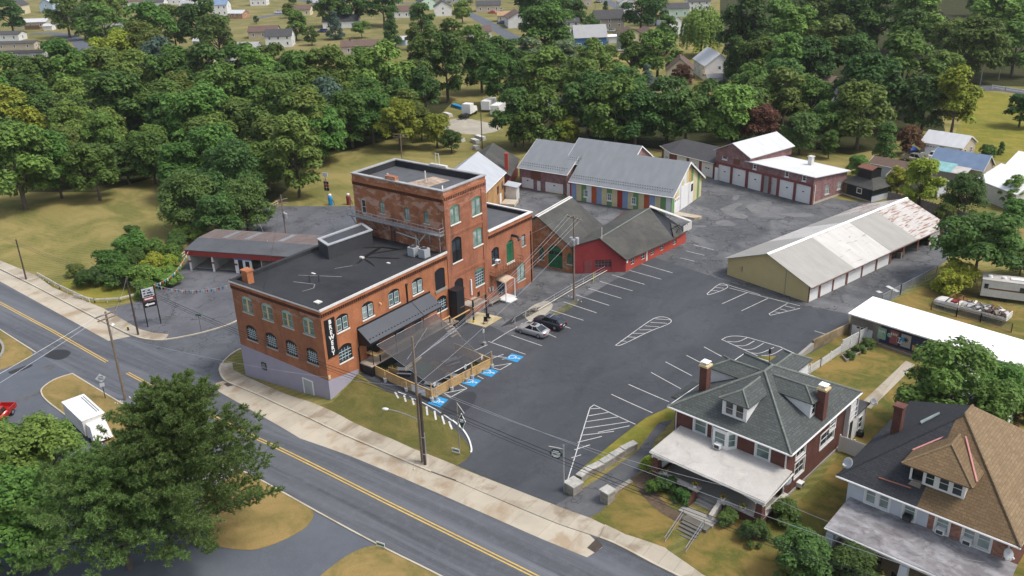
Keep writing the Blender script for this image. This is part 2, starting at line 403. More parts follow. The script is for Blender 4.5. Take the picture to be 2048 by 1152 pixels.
def m_siding(name, c, h=.2, gapk=.6, var=.08, vertical=False, depth=.5):
    m, nt, bs = _mat(name); v = coord(nt, 'UV')
    w = N(nt, 'ShaderNodeTexWave', Scale=PI/h/(2*PI), Distortion=0, Detail=0, wave_profile='SAW', bands_direction='X' if vertical else 'Y'); nt.links.new(v, w.inputs['Vector'])
    n = noise(nt, v, .6, 5, .6); col = ramp(nt, n, [(.3, sc(c,1-var)), (.7, sc(c,1+var))])
    col = mix(nt, ramp(nt, w.outputs['Fac'], [(.0, depth), (.15, 0.0)]), col, sc(c, gapk))
    nt.links.new(col, bs.inputs['Base Color']); bs.inputs['Roughness'].default_value = .6; bs.inputs['Specular IOR Level'].default_value = .35
    return m
def m_leaf(name, lo, hi, tip, trans=.34, jit=.10, scale=.9):
    m, nt, bs = _mat(name)
    v = coord(nt, 'Object'); n = noise(nt, v, scale, 4, .7); col = ramp(nt, n, [(.28, lo), (.62, hi), (.8, tip)])
    n2 = noise(nt, v, scale*9, 2, .5); col = mix(nt, .45, col, ramp(nt, n2, [(.3, sc(lo,.7)), (.7, sc(tip,1.1))]))
    oi = nt.nodes.new('ShaderNodeObjectInfo'); hs = nt.nodes.new('ShaderNodeHueSaturation')
    mh = N(nt, 'ShaderNodeMapRange'); mh.inputs['To Min'].default_value = .5-jit*.2; mh.inputs['To Max'].default_value = .5+jit*.2; nt.links.new(oi.outputs['Random'], mh.inputs[0]); nt.links.new(mh.outputs[0], hs.inputs['Hue'])
    m2 = N(nt, 'ShaderNodeMath', operation='MULTIPLY'); m2.inputs[1].default_value = 7.31; nt.links.new(oi.outputs['Random'], m2.inputs[0])
    m3 = N(nt, 'ShaderNodeMath', operation='FRACT'); nt.links.new(m2.outputs[0], m3.inputs[0])
    mv = N(nt, 'ShaderNodeMapRange'); mv.inputs['To Min'].default_value = 1-jit*2.2; mv.inputs['To Max'].default_value = 1+jit*2.6; nt.links.new(m3.outputs[0], mv.inputs[0]); nt.links.new(mv.outputs[0], hs.inputs['Value'])
    nt.links.new(col, hs.inputs['Color'])
    nt.links.new(hs.outputs[0], bs.inputs['Base Color']); bs.inputs['Roughness'].default_value = .6; bs.inputs['Specular IOR Level'].default_value = .25
    tr = nt.nodes.new('ShaderNodeBsdfTranslucent'); nt.links.new(hs.outputs[0], tr.inputs[0])
    ms = nt.nodes.new('ShaderNodeMixShader'); ms.inputs[0].default_value = trans
    nt.links.new(bs.outputs[0], ms.inputs[1]); nt.links.new(tr.outputs[0], ms.inputs[2]); nt.links.new(ms.outputs[0], nt.nodes['Material Output'].inputs[0])
    return m
M = {}
M['brick'] = m_brick('brewery_brick', (.30,.107,.05), (.39,.155,.078), (.30,.2,.14), wear=(.46,.30,.23), wearz=(8.6,11.2))
M['brick_lit'] = m_brick('brewery_lit_side_brick', (.36,.123,.05), (.46,.178,.078), (.33,.2,.14))  # front brick again, with the sunlight on this side put into its colour
M['brick_pink'] = m_brick('tower_brick', (.30,.103,.052), (.38,.145,.078), (.32,.2,.15), wear=(.47,.24,.18), wearz=(15.0,19.0))
M['corbel'] = m_plain('corbel_shade_brick', (.10,.035,.02), .9, .3, 8)  # near-black corbels: shade of the recesses put into the brick colour
M['lilac'] = m_plain('lilac_painted_render', (.33,.31,.385), .8, .06, .7)
M['membrane'] = m_asphalt('black_roof_membrane', (.024,.026,.030), (.045,.047,.052), big=.09, rough=.75, dark=(.012,.012,.014))
M['membrane2'] = m_asphalt('grey_roof_membrane', (.075,.08,.09), (.12,.125,.135), big=.12, rough=.8, dark=(.05,.05,.055))
M['coping'] = m_plain('weathered_coping', (.36,.36,.36), .6, .3, 1.5)
M['coping_dark'] = m_plain('dark_roof_edge', (.05,.052,.058), .5, .15, 2)
M['coping_white'] = m_plain('white_metal_coping', (.68,.67,.65), .45, .12, 2)
M['black'] = m_plain('black_paint', (.012,.013,.016), .45, .2, 3)
M['blackm'] = m_plain('black_sheet_metal', (.016,.018,.024), .35, .2, 2)
M['awning'] = m_ribs('charcoal_ribbed_metal', (.055,.062,.078), .3, .4, depth=.85, wide=.16)
M['glass'] = m_glass('window_glass')
M['glass_blue'] = m_glass('factory_glass', (.03,.05,.065))
M['glass_pale'] = m_glass('curtained_glass', (.22,.26,.25), .12)
M['glass_green'] = m_glass('tinted_glass', (.10,.15,.14), .1)
M['white'] = m_plain('white_paint', (.72,.72,.71), .5, .06, 2)
M['offwhite'] = m_plain('aged_white_paint', (.6,.59,.55), .6, .15, 2)
M['teal'] = m_plain('pale_teal_paint', (.30,.47,.42), .6, .12, 4)
M['green_frame'] = m_plain('green_window_paint', (.09,.22,.16), .6, .2, 4)
M['cream_wood'] = m_plain('cream_painted_wood', (.62,.5,.28), .6, .12, 4)
M['sill'] = m_plain('grey_stone_sill', (.5,.47,.42), .8, .2, 4)
M['sill_white'] = m_plain('white_sill', (.74,.71,.66), .7, .1, 4)
M['lightbar'] = m_plain('pale_glazing_bar', (.42,.50,.52), .5, .1, 4)
M['greendoor'] = m_plain('green_painted_timber', (.02,.13,.06), .6, .25, 2)
M['wood'] = m_plain('light_timber', (.50,.33,.15), .75, .22, 3)
M['wood_dark'] = m_plain('brown_timber', (.19,.12,.07), .75, .25, 3)
M['wood_grey'] = m_plain('weathered_timber', (.24,.21,.18), .85, .25, 2.5)
M['deck'] = m_siding('deck_boards', (.36,.31,.26), .14, .6, .15, True)
M['pole'] = m_plain('utility_pole_wood', (.20,.155,.12), .85, .3, 2.2)
M['pole_dark'] = m_plain('creosoted_pole', (.07,.052,.042), .8, .3, 2.2)
M['galv'] = m_plain('galvanised_steel', (.42,.44,.46), .4, .15, 4, .6)
M['grey_paint'] = m_plain('grey_paint', (.36,.38,.40), .55, .1, 3)
M['rust'] = m_plain('rusty_iron', (.17,.07,.035), .85, .35, 5)
M['rail'] = m_plain('weathered_rail_paint', (.55,.52,.44), .6, .25, 4)
M['concrete'] = m_concrete('plain_concrete', (.30,.29,.265), (.2,.18,.145), 0)
M['sidewalk'] = m_concrete('sidewalk_concrete', (.43,.385,.31), (.22,.165,.11), 1.55, .33, .8)
M['apron'] = m_concrete('gutter_concrete', (.47,.42,.335), (.30,.20,.11), 3.1, .25, .7)
M['kerb'] = m_concrete('kerb_concrete', (.50,.45,.36), (.34,.28,.2), 0)
M['street'] = None
M['street_asphalt'] = m_asphalt('street_asphalt', (.082,.088,.10), (.15,.16,.18), big=.42, stretch=(.035,1.0,1), rough=.8, amt=1.0, dark=(.04,.043,.05))
M['side_asphalt'] = m_asphalt('side_street_asphalt', (.08,.086,.098), (.135,.145,.16), crack=.5, big=.09, dark=(.055,.058,.066))
M['lot_asphalt'] = m_asphalt('new_lot_asphalt', (.047,.052,.06), (.076,.082,.092), big=.09, dark=(.033,.036,.042), amt=.95, crack=.25, stretch=(1,.4,1))
M['old_asphalt'] = m_asphalt('old_lot_asphalt', (.075,.079,.086), (.20,.20,.205), crack=.85, big=.1, amt=.9, dark=(.042,.044,.049))
M['station_asphalt'] = m_asphalt('station_lot_asphalt', (.088,.09,.102), (.15,.155,.17), crack=.8, big=.1, dark=(.05,.052,.06))
M['south_asphalt'] = m_asphalt('driveway_asphalt', (.085,.096,.115), (.115,.128,.15), big=.15)
M['drive_asphalt'] = m_asphalt('old_driveway_asphalt', (.085,.088,.095), (.16,.16,.16), crack=.6, big=.2)
M['paint_white'] = m_plain('road_paint_white', (.56,.56,.55), .7, .3, 4)
M['paint_yellow'] = m_plain('road_paint_yellow', (.60,.40,.08), .7, .2, 3)
M['paint_blue'] = m_plain('road_paint_blue', (.02,.25,.52), .7, .12, 4)
M['grass'] = m_grass('field_grass', (.068,.084,.022), (.15,.152,.045), (.34,.26,.105), big=.075, amt=.85, stripes=.3, lo=.42, hi=.6)
M['lawn_dry'] = m_grass('parched_lawn', (.11,.105,.035), (.21,.165,.06), (.36,.24,.10), big=.2, amt=.85, lo=.38, hi=.6)
M['yards'] = m_grass('far_yard_grass', (.085,.10,.03), (.17,.16,.06), (.32,.25,.12), big=.05, amt=.75, lo=.42, hi=.62)
M['lawn'] = m_grass('yard_lawn', (.06,.08,.018), (.135,.13,.035), (.32,.20,.07), big=.2, amt=.9, lo=.42, hi=.58)
M['lawn_bank'] = m_grass('bank_lawn', (.055,.07,.02), (.125,.115,.035), (.25,.18,.07), big=.22, amt=.75, lo=.46, hi=.65, bare=(.12,.07,.045))
M['lawn_green'] = m_grass('green_lawn', (.09,.12,.02), (.2,.19,.035), (.36,.26,.06), big=.2, amt=.6)
M['bare'] = m_plain('bare_earth', (.23,.18,.12), .95, .3, .8)
M['mulch'] = m_plain('garden_soil', (.12,.085,.055), .95, .4, 3)
M['gravel'] = m_plain('pale_gravel', (.36,.33,.27), .95, .2, .6)
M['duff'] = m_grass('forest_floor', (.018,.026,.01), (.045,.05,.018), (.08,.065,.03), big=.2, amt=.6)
# ------------------------------------------------------------------ setting: ground and sheets draped on it
def build_ground():
    nx, ny = len(GX), len(GY)
    vs = [(float(GX[i]), float(GY[j]), float(GZ[i, j])) for i in range(nx) for j in range(ny)]
    fs = []
    for i in range(nx-1):
        for j in range(ny-1):
            a, b, c, d = i*ny+j, (i+1)*ny+j, (i+1)*ny+j+1, i*ny+j+1
            fs += [(a, b, c), (a, c, d)]
    me = bpy.data.meshes.new('ground'); me.from_pydata(vs, [], fs); me.materials.append(M['grass'])
    o = bpy.data.objects.new('ground', me); COL.objects.link(o); tag(o, kind='structure')
build_ground()

def _clip(poly, a, b, c):
    "keep the part of poly where a*x+b*y+c >= 0"
    out = []; n = len(poly)
    for i in range(n):
        p, q = poly[i], poly[(i+1) % n]; dp, dq = a*p[0]+b*p[1]+c, a*q[0]+b*q[1]+c
        if dp >= 0: out.append(p)
        if (dp >= 0) != (dq >= 0):
            t = dp/(dp-dq); out.append((p[0]+(q[0]-p[0])*t, p[1]+(q[1]-p[1])*t))
    return out
def drape_into(mb, poly, dz, mi=0, skirt=0.0):
    "lay polygon (list of xy) on the terrain, dz above it"
    poly = [(float(p[0]), float(p[1])) for p in poly]
    tris = tessellate_polygon([[Vector((x, y, 0)) for x, y in poly]])
    for t in tris:
        T = [poly[k] for k in t]
        ar = (T[1][0]-T[0][0])*(T[2][1]-T[0][1]) - (T[2][0]-T[0][0])*(T[1][1]-T[0][1])
        if abs(ar) < 1e-7: continue
        if ar < 0: T.reverse()
        x0, x1 = min(p[0] for p in T), max(p[0] for p in T); y0, y1 = min(p[1] for p in T), max(p[1] for p in T)
        i0 = max(0, int(np.searchsorted(GX, x0))-1); i1 = min(len(GX)-2, int(np.searchsorted(GX, x1)))
        j0 = max(0, int(np.searchsorted(GY, y0))-1); j1 = min(len(GY)-2, int(np.searchsorted(GY, y1)))
        for i in range(i0, i1+1):
            P1 = _clip(_clip(T, 1,0,-GX[i]), -1,0,GX[i+1])
            if len(P1) < 3: continue
            for j in range(j0, j1+1):
                P2 = _clip(_clip(P1, 0,1,-GY[j]), 0,-1,GY[j+1])
                if len(P2) < 3: continue
                wx, wy = GX[i+1]-GX[i], GY[j+1]-GY[j]
                for sgn in (1, -1):        # the two triangles of the cell, split on its diagonal
                    Q = _clip(P2, sgn/wx, -sgn/wy, -sgn*(GX[i]/wx - GY[j]/wy))
                    if len(Q) < 3: continue
                    z00, z10, z01, z11 = GZ[i,j], GZ[i+1,j], GZ[i,j+1], GZ[i+1,j+1]
                    vs = []
                    for x, y in Q:
                        a = (x-GX[i])/wx; b = (y-GY[j])/wy
                        z = z00+a*(z10-z00)+b*(z11-z10) if sgn > 0 else z00+b*(z01-z00)+a*(z11-z01)
                        vs.append((x, y, float(z)+dz))
                    mb.add(vs, [tuple(range(len(vs)))], mi)
    if skirt > 0:
        for k in range(len(poly)):
            p, q = Vector(poly[k]), Vector(poly[(k+1) % len(poly)]); n = max(1, int((q-p).length/1.0))
            for s in range(n):
                a = p.lerp(q, s/n); b = p.lerp(q, (s+1)/n); za, zb = ground_z(a.x,a.y)+dz, ground_z(b.x,b.y)+dz
                mb.quad((a.x,a.y,za),(b.x,b.y,zb),(b.x,b.y,zb-skirt),(a.x,a.y,za-skirt), mi)
def sheet(name, poly, dz, mat, skirt=0.0, kind='structure'):
    mb = MB(); drape_into(mb, poly, dz, 0, skirt); o = mb.build(name, mat); return tag(o, kind=kind)
def strip(pts, w, off=0.0):
    "polygon of a band of width w following pts (xy)"
    pts = [Vector(p[:2]) for p in pts]; L = []; Rr = []
    for i, p in enumerate(pts):
        d = (pts[min(i+1, len(pts)-1)] - pts[max(i-1, 0)]).normalized(); n = Vector((-d.y, d.x))
        L.append(p + n*(w/2+off)); Rr.append(p - n*(w/2-off))
    return L, Rr
def band(mb, pts, w, dz, mi=0):
    L, Rr = strip(pts, w)
    for i in range(len(L)-1): drape_into(mb, [L[i], L[i+1], Rr[i+1], Rr[i]], dz, mi)
def smooth(pts, it=2):
    pts = [Vector(p[:2]) for p in pts]
    for _ in range(it):
        q = [pts[0]]
        for a, b in zip(pts, pts[1:]): q += [a.lerp(b, .25), a.lerp(b, .75)]
        pts = q + [pts[-1]]
    return pts
def kerb(pts, w=.2, h=.15, mat=None, it=2, lift=0.0):
    mb = MB(); P = smooth(pts, it) if it else [Vector(p[:2]) for p in pts]; L, Rr = strip(P, w)
    rows = [[(*a, ground_z(*a)-.1), (*a, ground_z(*a)+h+lift), (*b, ground_z(*b)+h+lift), (*b, ground_z(*b)-.1)] for a, b in zip(L, Rr)]
    for r0, r1 in zip(rows, rows[1:]):
        for k in range(3): mb.quad(r0[k], r1[k], r1[k+1], r0[k+1])
    for r in (rows[0], rows[-1]): mb.poly(r)
    return tag(mb.build('kerb', mat or M['kerb']), kind='structure')

# --- street (a gentle bend at its far left end)
KN_L = [(-60,505),(0,538),(75,575),(170,625),(235,658),(262,671)]
KN_R = [(467,770),(512,788),(600,829),(674,864),(732,889),(862,944),(922,966),(1024,1010),(1119,1049),(1179,1069),(1236,1090),(1356,1152),(1500,1226)]
KS = [(-60,620),(0,660),(71,705),(145,748),(252,812),(402,898),(480,941),(512,955),(619,1016),(752,1089),(882,1152),(1010,1222)]
nl, nr, ks = S2(KN_L), S2(KN_R), S2(KS)
ext_r = Vector((260, nr[-1].y)); ext_rs = Vector((260, ks[-1].y)); ext_l = Vector((-420, 34)); ext_ls = Vector((-420, 20))
sheet('street', [ext_l] + nl + nr + [ext_r, ext_rs] + ks[::-1] + [ext_ls], .010, M['street_asphalt'])
SIDE = S2([(262,671),(305,680),(330,681),(400,668),(475,645),(540,560),(640,470),(700,425),(760,440),(700,520),(600,640),(500,690),(485,697),(447,723),(437,741),(447,761),(467,770)])
sheet('side_street', SIDE, .016, M['side_asphalt'])
AP_L = S2([(-60,530),(0,563),(217,682),(261,673),(235,660),(170,627),(75,577),(0,540),(-60,507)])
sheet('gutter_apron', AP_L, .022, M['apron'])
AP_R = S2([(427,768),(437,783),(512,826),(600,877),(697,911),(782,946),(872,985),(972,1029),(1024,1052),(1083,1078),(1174,1115),(1205,1095),(1179,1070),(1119,1050),(1024,1011),(922,967),(862,945),(732,890),(674,865),(600,830),(512,789),(467,771),(447,762)])
sheet('gutter_apron', AP_R, .022, M['apron'])
sheet('storm_drain', S2([(1174,1096),(1194,1076),(1206,1093),(1190,1106)]), .03, M['pole_dark'])
sheet('storm_drain', S2([(447,768),(458,765),(467,771),(455,774)]), .03, M['pole_dark'])
SW_L = S2([(-60,507),(0,538),(75,575),(170,625),(235,658),(262,671),(285,678),(305,681),(330,680),(337,670),(307,667),(280,660),(250,643),(207,618),(105,576),(75,553),(0,522),(-60,490)])
sheet('sidewalk', SW_L, .14, M['sidewalk'], .2)
SW_R = S2([(440,728),(437,741),(447,761),(467,770),(512,788),(600,829),(674,864),(732,889),(862,944),(912,962),(912,933),(857,911),(744,864),(637,812),(561,786),(493,755),(467,741),(465,727)])
sheet('sidewalk', SW_R, .14, M['sidewalk'], .2)
SW_D = S2([(912,933),(912,962),(1024,1010),(1119,1049),(1179,1069),(1200,1076),(1210,1051),(1179,1036),(1111,1011),(1024,977)])
sheet('sidewalk', SW_D, .05, M['sidewalk'], .1)
SW_H = S2([(1200,1076),(1236,1090),(1356,1152),(1500,1226),(1540,1222),(1406,1152),(1331,1098),(1251,1071),(1210,1051)])
sheet('sidewalk', SW_H, .14, M['concrete'] if False else M['sidewalk'], .2)
kerb(S2(KN_L[:-1] + [(262,671),(285,678),(305,681),(330,681),(400,668),(475,645),(520,610)]))
kerb(S2([(485,697),(466,706),(447,723),(438,741),(447,761),(467,770)] + KN_R[1:6]))
kerb(S2([(1200,1076),(1236,1090),(1356,1152),(1500,1226)]))
kerb(S2(KS[:3]), .16, .12); kerb(S2(KS[3:]), .16, .10)
kerb(S2([(145,748),(110,758),(84,776),(82,786),(90,800),(130,830),(205,888)]), .16, .12)
mb = MB()
yel = S2([(-60,570),(0,606),(107,663),(170,699),(214,724)])
yel2 = S2([(255,746),(400,820),(512,876),(768,1002),(1024,1129),(1200,1218)])
for line in (yel, yel2):
    for o in (-.17, .17):
        L, Rr = strip(line, .24); P = [l.lerp(r, .5) + (l-r).normalized()*o for l, r in zip(L, Rr)]
        band(mb, P, .13, .02)
tag(mb.build('centre_line', M['paint_yellow']), kind='structure')
# --- south side of the street
sheet('forecourt', [Vector((-95,-14)), *ks[2:10], Vector((60,-16)), Vector((60,-60)), Vector((-95,-60))], .006, M['south_asphalt'])
isl = lambda n, px, m: sheet(n, smooth(S2(px+px[:1]), 2)[:-1], .05, m, .1)
isl('grass_island', [(145,749),(252,813),(330,856),(372,882),(300,930),(215,892),(130,830),(90,800),(83,786),(85,776),(110,758)], M['lawn_dry'])
isl('grass_island', [(480,942),(512,956),(619,1017),(628,1024),(626,1040),(600,1066),(520,1101),(470,1100),(420,1090),(400,1040),(405,990)], M['lawn_dry'])
isl('grass_island', [(752,1091),(882,1153),(1010,1223),(560,1223),(640,1152),(690,1113),(725,1096)], M['lawn_dry'])
isl('grass_island', [(-60,620),(0,661),(71,706),(60,718),(0,741),(-70,760)], M['lawn_dry'])
kerb(S2([(-10,672),(6,690),(8,702),(0,718),(-12,728)]), .3, .25, M['concrete'], 2, .05)
isl('planting_bed', [(-14,674),(4,690),(6,702),(-2,716),(-14,726)], M['lawn'])
sheet('concrete_pad', S2([(404,902),(478,942),(415,978),(380,950)]), .02, M['concrete'])
# --- old pavement, new lot and station lot
OLD = S2([(930,672),(880,650),(900,600),(1000,570),(1066,566),(1020,500),(1000,420),(960,405),(1018,372),(1040,374),(1140,396),(1345,390),(1420,355),(1700,402),(1760,405),(1830,410),(1900,438),(1905,470),(1895,520),(1800,585),(1716,625),(1695,640),(1600,700),(1300,560),(1100,640),(1030,690)])
sheet('old_pavement', OLD, .014, M['old_asphalt'])
LOT = S2([(718,747),(742,765),(770,781),(830,802),(900,847),(936,888),(944,905),(932,920),(914,931),(1024,976),(1111,1010),(1142,992),(1128,985),(1160,940),(1236,878),(1292,836),(1345,812),(1420,770),(1505,713),(1560,712),(1620,707),(1652,690),(1700,662),(1696,628),(1640,617),(1608,612),(1446,560),(1300,512),(1255,545),(1165,597),(1090,640),(1020,672),(960,642),(930,620),(905,660),(760,745)])
sheet('parking_lot', LOT, .020, M['lot_asphalt'])
STN = S2([(207,618),(240,611),(270,604),(300,593),(315,578),(332,560),(372,526),(400,478),(560,412),(711,412),(712,470),(600,560),(520,600),(475,645),(400,668),(330,680),(337,670),(305,668),(280,660),(250,643)])
sheet('station_lot', STN, .012, M['station_asphalt'])
DRV = S2([(1111,1010),(1179,1036),(1203,1022),(1232,990),(1262,962),(1290,930),(1310,880),(1346,840),(1356,815),(1345,812),(1320,842),(1275,902),(1200,956),(1142,992)])
sheet('driveway', DRV, .030, M['drive_asphalt'])
sheet('alley', S2([(1720,625),(1790,596),(1880,520),(1905,470),(1900,440),(1990,520),(2100,560),(2100,545),(1930,430),(1860,410)]), .008, M['old_asphalt'])
# lawns
sheet('bank_lawn', S2([(664,805),(712,752),(742,765),(770,782),(830,803),(900,848),(936,889),(944,905),(932,920),(913,932),(857,910),(744,863),(637,811)]), .026, M['lawn_bank'])
sheet('lawn', S2([(1142,966),(1160,940),(1236,878),(1292,836),(1345,812),(1356,815),(1346,840),(1318,846),(1275,895),(1200,945),(1142,984)]), .034, M['lawn_green'])
sheet('lawn', S2([(1203,1022),(1232,990),(1262,960),(1300,960),(1345,1005),(1400,1035),(1330,1098),(1251,1071),(1179,1036)]), .024, M['lawn'])
sheet('lawn', S2([(1400,1035),(1360,1120),(1420,1160),(1700,1300),(2300,1300),(2100,900),(1800,860),(1700,880),(1640,960),(1560,1040)]), .024, M['lawn'])
sheet('lawn', S2([(1505,713),(1560,712),(1620,707),(1652,690),(1700,662),(1740,690),(1850,720),(2100,850),(2100,900),(1800,860),(1700,880),(1560,800)]), .024, M['lawn'])
sheet('dirt_path', smooth(S2([(1262,955),(1310,935),(1330,955),(1300,970),(1330,1010),(1375,1035),(1360,1050),(1310,1020),(1275,980)]), 1), .034, M['mulch'])
sheet('garden_path', S2([(1718,810),(1812,722),(1830,730),(1742,818)]), .045, M['sidewalk'], .1)
sheet('lawn', S2([(1716,625),(1790,600),(1880,560),(2100,640),(2300,790),(2300,1000),(2048,690),(1900,640)]), .018, M['lawn'])
for px, m, dz in (([(88,713),(110,697),(149,703),(122,723)],'membrane',.024),([(83,735),(104,727),(112,737),(88,744)],'old_asphalt',.024),([(16,744),(62,727),(68,732),(22,750)],'membrane',.02),([(30,800),(84,778),(80,790),(36,806)],'old_asphalt',.02),
  ([(1440,418),(1475,404),(1490,408),(1462,420),(1500,432),(1488,440),(1452,430)],'patch',.03),([(1490,412),(1520,404),(1545,402),(1540,416),(1510,432)],'patch',.03),([(1430,446),(1450,438),(1480,452),(1440,452)],'patch',.03),([(1466,392),(1480,390),(1476,400),(1464,402)],'patch',.03),([(1560,430),(1590,424),(1640,430),(1600,436)],'patch',.03),([(1375,452),(1415,450),(1410,456)],'patch',.03),([(1615,450),(1655,442),(1640,452)],'patch',.03),
  ([(1000,655),(1030,632),(1075,612),(1085,618),(1040,642)],'stain',.03),([(880,830),(900,800),(935,780),(960,790),(930,830)],'stain',.036),([(1080,640),(1110,622),(1150,600),(1160,606),(1120,630)],'weed',.03)):
    M.setdefault('patch', m_asphalt('worn_pale_patch', (.125,.127,.13), (.2,.2,.2), big=.5)); M.setdefault('stain', m_asphalt('damp_stain', (.03,.033,.038), (.045,.048,.055), big=.3)); M.setdefault('weed', m_grass('weedy_gravel', (.05,.06,.025), (.10,.10,.045), (.20,.175,.13), big=.5, amt=.9))
    sheet('worn_patch', smooth(S2(px+px[:1]), 2)[:-1], dz, M[m])
sheet('verge', S2([(185,608),(230,606),(268,598),(296,586),(312,570),(300,560),(240,575),(160,560),(120,565)]), .016, M['lawn_green'])
sheet('worn_patch', smooth(S2([(1045,630),(1065,610),(1095,600),(1110,612),(1085,635),(1060,645)]), 2), .03, M['gravel'])
sheet('gravel_yard', smooth(S2([(890,248),(900,238),(930,236),(970,244),(1000,252),(1000,262),(960,270),(920,268),(890,260)]), 2), .03, M['gravel'])
sheet('sports_field', S2([(1900,290),(1950,180),(2060,195),(2200,230),(2200,420),(2060,340),(1960,310)]), .02, M['lawn_green'])
sheet('playing_court', S2([(1935,172),(1990,170),(2080,186),(2080,196),(2000,182),(1940,182)]), .03, M['side_asphalt'])
# far lanes
FR = [[(60,68),(110,66),(150,75),(172,100),(185,118)], [(505,38),(560,28),(640,14),(720,-5)], [(560,-10),(640,8),(700,30)],[(930,25),(960,38),(1000,62),(1040,82)],[(1190,-10),(1230,12),(1290,36),(1330,52)],[(770,8),(870,5),(960,-8)],[(100,45),(190,52),(290,45)]]
for ln in FR:
    mb = MB(); band(mb, smooth(S2(ln), 1), 6.5, .03); tag(mb.build('lane', M['south_asphalt']), kind='structure')
sheet('yards', S2([(-300,160),(0,130),(200,125),(450,115),(700,120),(900,110),(1100,110),(1330,90),(1400,75),(1440,0),(1440,-60),(700,-90),(-400,0)]), .012, M['yards'])
sheet('mown_lawn', S2([(1370,130),(1390,90),(1440,85),(1430,100),(1400,140)]), .03, M['lawn_green'])

# --- painted lot markings
pm = MB()
def line(a, b, w=.10, dz=.032, mid=None):
    pts = S2([a, b]) if mid is None else smooth(S2([a, mid, b]), 2)
    band(pm, pts, w, dz)
def loop(px, w=.105, it=2, close=True):
    P = S2(px)
    P = smooth(P + ([P[0]] if close else []), it); band(pm, P, w, .032)
stalls = [((976,683),(1051,709)),((1023,671),(1084,692)),((1067,655),(1112,675)),((1096,642),(1141,657)),((1101,620),(1167,641)),((1127,604),(1193,626)),((1152,590),(1218,611)),((1177,577),(1243,597)),((1200,552),(1265,570)),((1224,551),(1289,569)),((1259,542),(1323,559)),((1283,528),(1345,545)),((1306,518),(1367,535)),((1361,515),(1389,523)),((1372,502),(1409,511)),((1388,490),(1428,499))]
stalls = stalls[:8] + [((1200,563),(1265,582)),((1224,550),(1289,569)),((1259,541),(1323,559)),((1283,528),(1345,546)),((1361,516),(1389,523)),((1372,502),(1409,511)),((1388,490),(1428,500))]
for a, b in stalls: line(a, b)
line((984,684),(1018,663)); line((1018,663),(1062,640)); line((890,728),(975,690))
rs = [((1223,789),(1305,826)),((1257,769),(1338,804)),((1302,745),(1362,778)),((1331,724),(1384,752)),((1373,711),(1402,726)),((1408,694),(1443,713)),((1629,662),(1668,674))]
for a, b in rs: line(a, b)
# islands and hatching
loop([(1231,691),(1241,692),(1300,662),(1340,648),(1344,640),(1330,634),(1315,634),(1300,641)])
for a, b in [((1241,682),(1253,683)),((1254,674),(1271,675)),((1266,667),(1290,667)),((1278,660),(1304,660)),((1290,652),(1318,654)),((1301,645),(1334,647)),((1311,638),(1341,640))]: line(a, b)
line((1128,984),(1180,816)); line((1180,816),(1188,810)); line((1188,810),(1271,849))
for a, b in [((1181,818),(1200,817)),((1177,832),(1217,825)),((1171,844),(1237,834)),((1167,857),(1257,844)),((1161,871),(1228,863)),((1155,885),(1204,873)),((1149,900),(1180,890)),((1143,916),(1162,910)),((1196,865),(1259,852))]: line(a, b)
loop([(1443,680),(1455,673),(1478,672),(1500,676),(1560,694)], it=2, close=False); line((1443,679),(1515,712)); line((1560,694),(1600,712))
for a, m_, b in [((1455,683),(1475,685),(1494,676)),((1470,691),(1490,693),(1509,682)),((1487,699),(1505,700),(1527,687)),((1502,706),(1520,708),(1548,695)),((1523,712),(1545,710),(1565,698))]: line(a, b, mid=m_)
loop([(1414,588),(1417,591),(1458,576),(1452,569),(1440,566)]); line((1458,576),(1600,612)); line((1452,569),(1520,590))
for a, b in [((1423,581),(1440,583)),((1430,575),(1448,577)),((1436,570),(1455,571))]: line(a, b)
line((1495,585),(1444,608)); line((1536,597),(1483,622)); line((1575,607),(1538,628)); line((1538,628),(1541,631)); line((1541,631),(1600,617))
for a, b in [((1549,624),(1560,626)),((1560,618),(1575,622)),((1570,612),(1590,617))]: line(a, b)
# accessible bays
line((1004,719),(1020,716)); line((982,712),(1018,716)); line((982,718),(1007,709)); line((985,733),(1023,727)); line((985,736),(1000,740)); line((1000,740),(1023,727)); line((955,752),(967,758))
line((888,787),(901,795)); line((901,795),(934,777)); line((934,777),(918,769)); line((888,787),(933,778))
for a, b in [((790,784),(797,797)),((808,791),(812,804)),((824,796),(828,810)),((839,806),(842,822)),((853,813),(855,831)),((869,822),(872,840)),((884,832),(889,849)),((898,843),(904,859))]: line(a, b, .2)
band(pm, smooth(S2([(796,784),(812,790)]), 0), .12, .032); band(pm, smooth(S2([(818,793),(850,808),(880,824),(905,842),(925,858),(938,878)]), 2), .14, .032)
for a, b in [((1755,582),(1762,586)),((1774,572),(1797,584))]: line(a, b, .6)
tag(pm.build('painted_marking', M['paint_white']), kind='structure')
kerb(S2([(905,842),(925,858),(938,878),(944,900),(942,906)]), .16, .14, M['white'])

